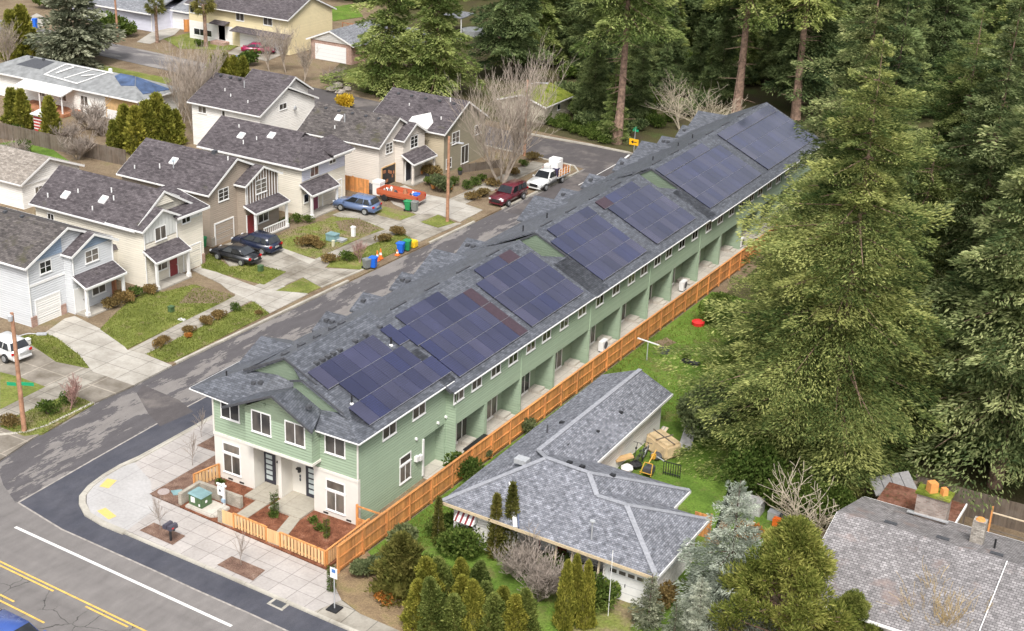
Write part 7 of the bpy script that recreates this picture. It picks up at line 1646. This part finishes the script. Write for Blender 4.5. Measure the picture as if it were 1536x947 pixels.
# tall firs behind the street end
bigtree(fir_c, 'tall fir with a bare trunk directly behind the yellow arrow sign', 925, 215, 1.0, rot=1.0)
bigtree(fir_c, 'tall fir with a long bare trunk rising behind the middle of the far roof', 1104, 172, 1.08, rot=2.2)
bigtree(fir_c, 'tall fir with a long bare trunk beside the far roof peak', 1193, 182, 1.05, rot=4.0)
bigtree(fir_c, 'tall fir with a bare trunk above the big bare tree', 748, 84, .95)
bigtree(fir_c, 'tall fir with a bare reddish trunk behind the pointed top of the huge fir', 1358, 120, 1.0)
bigtree(fir_e, 'light green fir left of two standing by the lawn behind the houses', 583, 138, .95)
bigtree(fir_e, 'light green fir right of two standing by the lawn behind the houses', 655, 142, 1.0, rot=2.0)
bigtree(fir_e, 'light green fir behind the mossy shed', 808, 95, 1.05, rot=1.0)
bigtree(fir_d, 'slim shaded fir just left of the mossy shed', 765, 118, .8)
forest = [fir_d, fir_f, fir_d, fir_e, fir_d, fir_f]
rf = random.Random(11); pts = []
for _ in range(1400):
    px, py = rf.uniform(525, 1620), rf.uniform(-70, 190)
    if py > 150 - (px < 850) * 120 and px < 1180: continue
    if py > 115 and px < 1180: continue
    x, y = at(px, py)
    if (px < 720 and py > 20) or (px < 860 and py > 60): continue
    if all((x - a) ** 2 + (y - b_) ** 2 > 40 for a, b_ in pts): pts.append((x, y))
    if len(pts) >= 74: break
for i, (x, y) in enumerate(pts):
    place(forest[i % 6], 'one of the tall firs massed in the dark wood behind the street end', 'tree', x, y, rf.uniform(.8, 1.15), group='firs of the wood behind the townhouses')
pts = []
for _ in range(900):
    x, y = rf.uniform(-33, 28), rf.uniform(92, 165)
    if x < -24 and y < 112: continue
    if y > 120 + (x + 33) * .9: continue
    if all((x - a) ** 2 + (y - b_) ** 2 > 60 for a, b_ in pts): pts.append((x, y))
    if len(pts) >= 30: break
for i, (x, y) in enumerate(pts):
    place((fir_b, fir_f, fir_a, fir_b, fir_g)[i % 5], 'one of the firs filling the wood at the right behind the board fence', 'tree', x, y, rf.uniform(.8, 1.1), group='firs of the wood at the right')
# young firs filling the shade between the trunks
for i in range(60):
    px = rf.uniform(835, 1215); py = rf.uniform(35, 188)
    if px < 880 and py > 110 or (px > 940 and py > 185 - (px - 940) * .22): continue
    x, y = at(px, py)
    if (x - at(925, 215)[0]) ** 2 + (y - at(925, 215)[1]) ** 2 < 9: continue
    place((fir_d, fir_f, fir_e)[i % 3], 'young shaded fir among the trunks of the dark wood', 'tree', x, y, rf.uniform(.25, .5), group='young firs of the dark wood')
x, y = at(918, 212); place(fir_e, 'small light green fir at the foot of the bare trunk behind the arrow sign', 'tree', x, y, .36)
# understory shrubs of the wood
us = bush('understory_shrub', 2.6, 2.6, 2.6, 1500, 31, W['firdark'], .42, 9); us2 = bush('understory_shrub', 2.4, 2.4, 2.2, 1300, 32, W['shrub'], .36, 9)
for i in range(46):
    px = rf.uniform(840, 1200); py = rf.uniform(80, 200)
    if py > 205 - abs(px - 900) * .05 or (px > 940 and py > 190 - (px - 940) * .3): continue
    x, y = at(px, py); place(us if i % 3 else us2, 'low dark shrub under the tall firs behind the dead end', 'shrub', x, y, rf.uniform(.6, 1.2), group='undergrowth of the wood')
for px, py in ((938, 205), (960, 196), (985, 190), (1005, 182), (1030, 172), (975, 178), (950, 186), (1000, 165), (895, 200), (880, 192), (1050, 160), (1075, 150)):
    x, y = at(px, py); place(us2 if px % 2 else us, 'tangled green brush on the bank behind the yellow arrow sign', 'shrub', x, y, rf.uniform(.45, .85), group='brush on the bank at the dead end')
for px, py in ((1395, 690), (1420, 684), (1450, 690), (1480, 694), (1515, 696), (1370, 668), (1405, 655), (1440, 660), (1330, 668), (1350, 640), (1500, 665)):
    x, y = at(px, py); place(us2, 'green shrub in the shade behind the dark board fence', 'shrub', x, y, rf.uniform(.7, 1.1), group='shrubs behind the board fence')
for i, (px, py) in enumerate(((838, 190), (852, 196), (866, 200), (880, 205), (894, 210), (908, 214), (820, 186), (846, 184), (870, 190), (900, 202), (918, 212))):
    x, y = at(px, py); place(us2, 'green ivy clump in the hedge along the far kerb', 'hedge', x, y, .55, sz=.5, group='ivy hedge at the dead end')
# garden and yard planting ------------------------------------------------
th = [column_tree('arborvitae', 3.4, .85, 8500, s, W['thuja'], .2, .085) for s in (41, 43)] + [column_tree('arborvitae', 3.2, .95, 8500, 42, W['thujagreen'], .2, .085), column_tree('arborvitae', 3.5, .8, 8500, 44, W['thujagreen'], .22, .08)]
k = 0
ARB = [(648, 918, 1.0), (670, 914, .97), (691, 911, .94), (713, 906, .9), (628, 944, .98), (655, 952, 1.02), (683, 958, .95), (712, 962, 1.0), (741, 964, .96), (770, 966, .95), (790, 962, .8), (632, 926, .85), (700, 935, .95), (728, 938, .9), (755, 945, .88)]
for px, py, s in ARB:
    x, y = at(px, py); o = place(th[(k * 7 // 3) % 4], 'yellow green arborvitae in the dense clump in front of the white house', 'arborvitae', x, y, s * RV.uniform(.9, 1.12), group='arborvitae clump in the front garden', sz=s * RV.uniform(.88, 1.15)); o.rotation_euler = (RV.gauss(0, .06), RV.gauss(0, .06), o.rotation_euler[2]); k += 1
for (px, py, s), lab in zip(((846, 944, 1.25), (860, 930, 1.2), (877, 942, 1.22)), ('left one of three narrow arborvitae before the white garage', 'rear one of three narrow arborvitae before the white garage', 'right one of three narrow arborvitae before the white garage')):
    x, y = at(px, py); place(th[k % 2], lab, 'arborvitae', x, y, s * .5, sz=s * 1.02); k += 1
tb_ = column_tree('olive_shrub', 3.9, 1.6, 7000, 47, W['thujadull'], .28, .13)
x, y = at(602, 892); place(tb_, 'tall olive green evergreen left of the arborvitae clump', 'shrub', x, y, 1.0)
bsh = bush('garden_shrub', 1.7, 1.5, 1.9, 3200, 51, W['shrub'], .2, 10); bsp = bush('garden_shrub', 1.3, 1.2, 1.6, 2200, 52, W['shrubpale'], .2, 9); bsd = bush('dry_shrub', 1.0, 1.0, .8, 1100, 53, W['dry'], .16, 8); bso = bush('rusty_shrub', .8, .8, 1.0, 700, 54, W['orangeleaf'], .15, 7)
for pr_, px, py, s, lab in ((bsh, 695, 834, 1.05, 'dark green rounded shrub against the white house wall'), (bsh, 636, 885, 1.1, 'dark shrub between the olive evergreen and the arborvitae'), (bsp, 606, 820, .95, 'pale leafed laurel by the fence above the olive evergreen'), (bsp, 572, 858, .8, 'grey green laurel at the foot of the tall orange fence'), (bsp, 545, 868, .8, 'low grey green shrub near the end post of the orange fence'), (bsh, 692, 716, .95, 'green laurel squeezed between orange fence and grey roof'), (bso, 578, 905, .9, 'rusty orange shrub at the foot of the olive evergreen'), (bsh, 832, 862, .8, 'low clipped hedge under the porch of the white house'), (bsh, 862, 872, .7, 'clipped hedge by the porch posts of the white house'), (bsh, 893, 906, .95, 'rounded clipped bush beside the white garage door'), (bsh, 668, 822, .55, 'small shrub at the left corner of the white house'), (bsp, 785, 648, .8, 'pale shrub growing at the fence behind the grey roof'), (bsp, 728, 690, .55, 'small shrub poking up between fence and grey roof')):
    x, y = at(px, py); place(pr_, lab, 'shrub', x, y, s)
pop = [column_tree('columnar_tree', 4.6, .5, 2600, 61, W['thujadull'], .22, .09, True, W['twig']), column_tree('columnar_tree', 5.2, .55, 3000, 62, W['thujadull'], .22, .09, True, W['twig'])]
for p_, px, py, s, lab in ((pop[0], 742, 838, .95, 'left narrow half-bare columnar tree in front of the grey hip roof'), (pop[1], 765, 840, 1.0, 'right and taller narrow columnar tree in front of the grey hip roof'), (pop[0], 657, 818, .72, 'thin half-bare columnar tree by the striped awning')):
    x, y = at(px, py); place(p_, lab, 'tree', x, y, s)
x, y = at(660, 812); place(bsh, 'leafy shrub behind the thin tree at the striped awning', 'shrub', x, y + .6, .8)
dead = bare('bare_shrub', 3.0, .95, 71, W['twiggrey'], stems=9, levels=4, r0=.05, kids=3, upward=.5, stem_spread=.75, minr=.012)
x, y = at(806, 900); place(dead, 'large grey bare shrub beside the arborvitae clump', 'shrub', x, y, 1.15)
x, y = at(775, 868); place(dead, 'smaller grey bare shrub under the narrow columnar trees', 'shrub', x, y, .75)
sm = conifer('young_conifer', 1.5, .3, .02, 72, W['shrub'], W['barkdark'], dens=3, bl=.14, bw=.05, whorl=.12, nper=6, up=.5, droop=.1)
for px, py, s, lab in ((412, 774, 1.0, 'small pointed conifer in the mulch between the two front doors'), (490, 806, .8, 'little conifer in the mulch near the front corner window'), (497, 886, .95, 'small conifer at the pavement end beside the bus stop sign')):
    x, y = at(px, py, .13); place(sm, lab, 'conifer', x, y, s, z=.13)
low = bush('ground_plant', .35, .35, .35, 220, 73, W['shrub'], .12, 6, stem=False)
for px, py, lab in ((330, 727, 'small green plant under the left front window'), (410, 776, 'green plant round the foot of the middle conifer'), (480, 796, 'low plant by the right front step'), (470, 785, 'low plant against the front corner wall')):
    x, y = at(px, py, .13); place(low, lab, 'plant', x, y, 1.2, z=.13)
sap = bare('sapling', 2.6, .3, 74, W['twiggrey'], stems=1, levels=2, r0=.025, kids=4, upward=1.2, minr=.007)
for px, py, s, lab in ((240, 795, 1.0, 'bare sapling beside the mailbox'), (362, 848, 1.0, 'bare sapling in the second kerbside mulch square'), (289, 698, 1.0, 'bare sapling in the side pavement nearest the corner'), (302, 655, .9, 'bare sapling next to the building in the side pavement')):
    x, y = at(px, py, .13); place(sap, lab, 'sapling', x, y, s, z=.13)
# right front
sp = conifer('blue_spruce', 8.6, 2.9, .04, 81, W['spruce'], W['barkdark'], dens=4.5, bl=.22, bw=.065, whorl=.45, nper=7, up=.4, droop=.2, ragged=.35, power=.8)
x, y = at(1088, 925); place(sp, 'pale blue grey spruce beside the white garage', 'tree', x, y, 1.0)
x, y = at(1045, 950); place(sp, 'lower grey green spruce at the foot of the blue grey spruce', 'tree', x, y, .42)
pn_ = pine('pine_tree', 8.0, 4.3, 82, W['pine'])
x, y = at(1172, 978); place(pn_, 'round yellow green pine at the bottom edge left of the pale roof', 'tree', x, y, 1.0)
x, y = at(1268, 985); place(pn_, 'lower yellow green pine at the bottom edge beside the big pine', 'tree', x, y, .5)
yc = conifer('young_fir', 3.4, 1.0, .03, 83, W['sprucedull'], W['barkdark'], dens=2.2, bl=.24, bw=.09, whorl=.26, nper=6, up=.5, droop=.1)
x, y = at(972, 940); place(yc, 'young grey green fir before the garage corner', 'tree', x, y, 1.0)
x, y = at(1010, 960); place(yc, 'small young fir at the bottom edge below the garage corner', 'tree', x, y, .7)
yb = bare('bare_bush', 4.6, 1.0, 84, W['twigpale'], stems=5, levels=3, r0=.07, kids=2, upward=.3, stem_spread=.6, minr=.02)
x, y = at(1222, 810); place(yb, 'pale lichen covered bare tree left of the pale roof', 'tree', x, y, 1.0)
yb2 = bare('bare_bush', 4.2, .55, 85, m_plain('straw_twigs', (.45, .33, .15), .9), stems=7, levels=4, r0=.05, kids=3, upward=.9, stem_spread=.45, minr=.009, thin=.25)
x, y = at(1410, 985); place(yb2, 'straw coloured bare shrub in front of the pale roof', 'shrub', x, y, 1.1)
ev = bush('evergreen_bush', 3.6, 3.4, 5.2, 9000, 86, W['shrub'], .30, 14); ev2 = bush('evergreen_bush', 3.2, 3.0, 5.2, 8000, 87, W['shrubpale'], .26, 12)
for p_, px, py, s, lab in ((ev, 1238, 790, .62, 'bright green evergreen bush left of the grey felt shed'), (ev, 1130, 740, .8, 'dark evergreen bush at the end of the side path'), (ev2, 1052, 655, .9, 'pale green leafy tree at the back corner of the grey roof'), (ev, 1190, 772, .6, 'evergreen bush behind the cluttered yard'), (ev, 1080, 490, .6, 'shrub at the far end of the green lawn by the orange fence'), (ev2, 1130, 640, .8, 'leafy bush under the boughs of the huge fir')):
    x, y = at(px, py); place(p_, lab, 'bush', x, y, s)
for px, py, lab in ((1120, 815, 'rusty shrub below the cluttered yard'), (985, 905, 'dry brown bush along the white garage wall')):
    x, y = at(px, py); place(bso if px > 1000 else bsd, lab, 'shrub', x, y, 1.4)
# left side ---------------------------------------------------------------
bt = bare('bare_tree', 12.8, .55, 91, W['twig'], stems=7, levels=4, r0=.13, kids=3, upward=.85, stem_spread=.34, minr=.011, thin=.75)
x, y = at(752, 280); place(bt, 'large bare many-stemmed tree at the corner by the olive house', 'tree', x, y, 1.0)
wb = bare('bare_tree', 9, 1.0, 92, W['twigpale'], stems=3, levels=3, r0=.13, kids=3, upward=.1, stem_spread=.55, minr=.02)
x, y = at(1060, 215); place(wb, 'pale bare tree with sprawling branches behind the far roof', 'tree', x, y, .9)
x, y = at(1020, 195); place(wb, 'bare sprawling tree under the firs right of the arrow sign', 'tree', x, y, .75)
b3 = bare('bare_poplar', 9.5, .32, 193, W['twig'], stems=4, levels=4, r0=.08, kids=3, upward=1.5, stem_spread=.12, minr=.014)
b2 = bare('bare_tree', 7.5, .5, 93, W['twig'], stems=3, levels=4, r0=.07, kids=3, upward=.9, stem_spread=.25, minr=.013)
for px, py, s, lab in ((275, 185, .85, 'left one of the bare slender trees behind the white house'), (292, 205, .95, 'tall bare slender tree next to the arborvitae row'), (308, 180, .75, 'right one of the bare slender trees behind the white house'), (430, 110, .85, 'bare tree behind the white house near the magenta car'), (455, 125, .7, 'low bare tree near the heap of boulders'), (405, 108, .75, 'thin bare tree beside the magenta car'), (15, 110, .9, 'bare tree at the upper left edge'), (185, 20, .7, 'small bare tree by the far driveway')):
    x, y = at(px, py); place(b3 if 'slender' in lab else b2, lab, 'tree', x, y, s)
bs = bare('bare_shrub', 3.2, .9, 94, W['twiggrey'], stems=8, levels=3, r0=.045, kids=3, upward=.4, stem_spread=.85, minr=.018)
for px, py, s, lab in ((130, 195, 1.3, 'bare shrub thicket in front of the long low house'), (100, 215, .9, 'bare shrub right of the tiny red shed'), (155, 205, 1.0, 'bare shrub left of the arborvitae row'), (115, 240, 1.1, 'bare brown bush before the weathered fence'), (500, 125, .8, 'bare shrub behind the boulders'), (20, 245, 1.0, 'bare bush on the far left lawn'), (350, 60, .6, 'bare shrub on the bank of the yellow house lawn')):
    x, y = at(px, py); place(bs, lab, 'shrub', x, y, s)
small = bare('small_bare_tree', 2.4, .7, 95, W['twigred'], stems=2, levels=4, r0=.05, kids=3, upward=.6, stem_spread=.3, minr=.01)
x, y = at(103, 615, .1); place(small, 'small reddish bare tree on the corner strip near the pole', 'tree', x, y, 1.0, z=.1)
x, y = at(540, 395, .1); place(small, 'thin leaning bare tree at the kerb strip by the lone blue bin', 'tree', x, y, .8, z=.1)
thf = [column_tree('arborvitae', 5.0, 1.1, 2400, s, W['thuja'], .45, .22) for s in (101, 102)]
for i, (px, py, s, lab) in enumerate(((22, 92, 1.35, 'left one of two tall arborvitae at the upper left'), (38, 90, 1.45, 'right one of two tall arborvitae at the upper left'), (22, 195, .95, 'narrow arborvitae left of the tiny red shed'), (36, 197, .95, 'narrow arborvitae touching the tiny red shed'), (78, 208, .95, 'dark arborvitae right of the tiny red shed'), (172, 228, .7, 'short arborvitae starting the row behind the taupe house'), (190, 225, 1.0, 'second arborvitae of the row behind the taupe house'), (206, 232, 1.05, 'third arborvitae of the row behind the taupe house'), (222, 226, 1.1, 'fourth arborvitae of the row behind the taupe house'), (238, 218, 1.15, 'tallest arborvitae of the row behind the taupe house'), (252, 222, .95, 'sixth arborvitae of the row behind the taupe house'), (266, 218, .8, 'last arborvitae of the row behind the taupe house'), (322, 138, .95, 'left arborvitae in the row behind the white house'), (338, 130, .9, 'arborvitae in the middle of the row behind the white house'), (352, 134, .85, 'bushy arborvitae in the row behind the white house'), (366, 128, .75, 'right arborvitae in the row behind the white house'))):
    x, y = at(px, py); place(thf[i % 2], lab, 'arborvitae', x, y, s)
cs = conifer('spruce_tree', 13, 5.2, .03, 96, W['sprucedull'], W['barkdark'], dens=1.1, bl=.7, bw=.26, whorl=.6, nper=7, up=.3, droop=.2, power=.55, ragged=.4)
x, y = at(112, 96); place(cs, 'broad grey green spruce beside the far street', 'tree', x, y, 1.0)
p1 = palm('palm_tree', 6.3, 97)
x, y = at(236, 64); place(p1, 'left palm tree beside the pale lilac house', 'palm', x, y, .95); x, y = at(309, 70); place(p1, 'right palm tree on the lawn of the yellow house', 'palm', x, y, 1.1)
gs = bush('green_bush', 2.0, 2.0, 2.2, 1300, 98, W['shrub'], .36, 9)
for px, py, s, lab in ((165, 55, 1.6, 'tall green bush by the driveway of the lilac house'), (190, 55, 1.0, 'round bush beside the utility drive at the top'), (372, 98, 1.0, 'dark green bush beside the magenta car'), (425, 75, .7, 'small dark bush under the yellow house garage'), (300, 70, .5, 'low bush at the foot of the right palm'), (70, 12, 1.4, 'green bush at the top left'), (140, 60, .8, 'bush in front of the broad spruce'), (140, 165, 1.0, 'green bush at the wall of the long low house'), (30, 235, .8, 'bush inside the weathered fence'), (835, 168, .9, 'green bush right of the mossy shed'), (868, 175, .8, 'bright fern clump near the mossy shed'), (815, 182, .6, 'low ivy bush before the mossy shed'), (90, 75, .9, 'bush under the broad spruce')):
    x, y = at(px, py); place(gs, lab, 'bush', x, y, s)
ys = bush('golden_shrub', 1.7, 1.5, 2.0, 1400, 99, W['yellowleaf'], .30, 9)
x, y = at(516, 162); place(ys, 'golden yellow shrub behind the beige house', 'shrub', x, y, 1.0)
fg = bush('garden_bush', .8, .8, .8, 500, 110, W['shrub'], .15, 7)
for i, (px, py, s, p_, lab) in enumerate(((236, 520, .7, bsd, 'dry brown shrub at the near end of the long kerb strip'), (246, 514, .6, bsd, 'second dry shrub of the long kerb strip'), (285, 500, .7, bsd, 'dry shrub with pale stems in the middle of the kerb strip'), (283, 508, .5, bso, 'rusty shrub in the long kerb strip'), (312, 486, .8, bsd, 'tall dry shrub in the long kerb strip'), (330, 478, .8, bsd, 'dry brush beside the tall dry shrub of the kerb strip'), (352, 466, .8, fg, 'green shrub near the far end of the long kerb strip'), (388, 472, .4, bsd, 'small dry tuft at the kerb end'), (12, 640, .9, bsd, 'brown shrub at the left corner kerb'), (72, 622, 1.3, fg, 'green shrub on the corner strip'), (100, 605, 1.0, fg, 'low shrub under the small reddish tree'), (495, 394, .9, bsd, 'golden dry grass clump by the driveway'), (520, 392, 1.2, fg, 'green shrub on the kerb strip by the lone blue bin'), (575, 362, .9, bsd, 'dry grass tuft along the sidewalk by the cones'), (598, 352, 1.0, bsd, 'dry grass tuft at the far end of the cone strip'), (170, 462, 1.0, bsd, 'dry shrub by the porch of the pale grey house'), (190, 452, 1.2, bsd, 'dry shrub in the bed between the grey and cream houses'), (205, 446, 1.2, fg, 'green shrub in the bed before the cream house'), (228, 440, .9, bsd, 'dry shrub at the cream house porch'), (428, 338, 1.0, fg, 'shrub left of the cream house with the plum door'), (445, 334, 1.1, fg, 'shrub by the side of the cream house with the plum door'), (462, 334, .9, fg, 'shrub before the porch of the cream house with the plum door'), (462, 368, 1.2, bsd, 'dry brush on the patchy lawn'), (480, 372, .8, bsd, 'second dry brush on the patchy lawn'), (645, 278, 1.2, fg, 'shrub in the garden bed by the beige house porch'), (660, 288, 1.2, bsp, 'pale shrub in the garden bed behind the utility pole'), (680, 278, 1.2, fg, 'shrub in the middle of the corner garden bed'), (700, 283, 1.1, fg, 'hedge bush along the corner sidewalk'), (712, 278, 1.1, fg, 'second hedge bush along the corner sidewalk'), (724, 272, 1.0, fg, 'third hedge bush along the corner sidewalk'), (650, 264, 1.5, bsd, 'dry climber by the beige house porch'), (708, 300, .9, bsd, 'dry grass on the verge by the utility pole'), (722, 294, 1.0, bsd, 'dry grass clump on the verge near the maroon SUV'), (738, 280, 1.0, bsd, 'dry brush under the large bare tree'), (770, 262, 1.0, bsd, 'dry brush on the bank beside the white truck'), (785, 250, 1.0, fg, 'green brush on the bank near the street lamp'), (800, 240, 1.0, bsd, 'dry brush on the bank beyond the white truck'), (25, 200, 1.3, fg, 'shrub left of the red shed'), (1030, 540, .7, fg, 'weed clump on the back lawn'))):
    x, y = at(px, py, .1); place(p_, lab, 'shrub', x, y, s, z=.1)
# grass tufts over the lawns
rg = np.random.default_rng(5)
def tufts(name, polys, n, L, mat):
    Ps = []
    for poly, z, cnt in polys:
        A = np.array(poly); lo, hi = A.min(0), A.max(0); got = []
        while len(got) < cnt:
            q = rg.uniform(lo, hi); ins = False; j = len(A) - 1
            for i in range(len(A)):
                if (A[i][1] > q[1]) != (A[j][1] > q[1]) and q[0] < (A[j][0] - A[i][0]) * (q[1] - A[i][1]) / (A[j][1] - A[i][1]) + A[i][0]: ins = not ins
                j = i
            if ins: got.append((q[0], q[1], z))
        Ps += got
    P = np.array(Ps); D = rg.normal(size=P.shape) * .5; D[:, 2] = .8
    o = bpy.data.objects.new(name, quads_mesh(name, P, D, L * rg.uniform(.5, 1.4, len(P)), .05, mat, rg)); COL.objects.link(o); o['kind'] = 'stuff'; tag(o, 'short green grass blades scattered over the lawns', 'grass')
tufts('grass', [(pp([(191, 523), (150, 494), (165, 478), (190, 455), (215, 440), (245, 438), (290, 427), (352, 444), (327, 457)], .12), .12, 5200), (pp([(219, 531), (250, 543), (262, 541), (404, 470), (380, 452)], .12), .12, 3000), (pp([(28, 505), (66, 500), (84, 506), (118, 532), (134, 552), (84, 542)], .12), .12, 1800), (pp([(10, 630), (100, 592), (141, 605), (64, 650), (36, 654), (0, 640)], .12), .12, 1500), (pp([(302, 388), (314, 380), (345, 400), (385, 397), (429, 408), (396, 427), (302, 402)], .12), .12, 2000), (pp([(406, 360), (433, 346), (467, 336), (499, 325), (538, 328), (577, 344), (528, 362), (474, 388)], .12), .12, 2200), (pp([(490, 400), (500, 388), (538, 375), (602, 349), (625, 362), (565, 391)], .12), .12, 1400), ([(-41.0, 59), (-38.6, 57), (-38.6, 70), (-40.8, 100)], .03, 5000), ([(-40.4, 84), (-30, 83), (-31, 100), (-40.2, 104)], .03, 7000)], 0, .16, W['grassblade'])
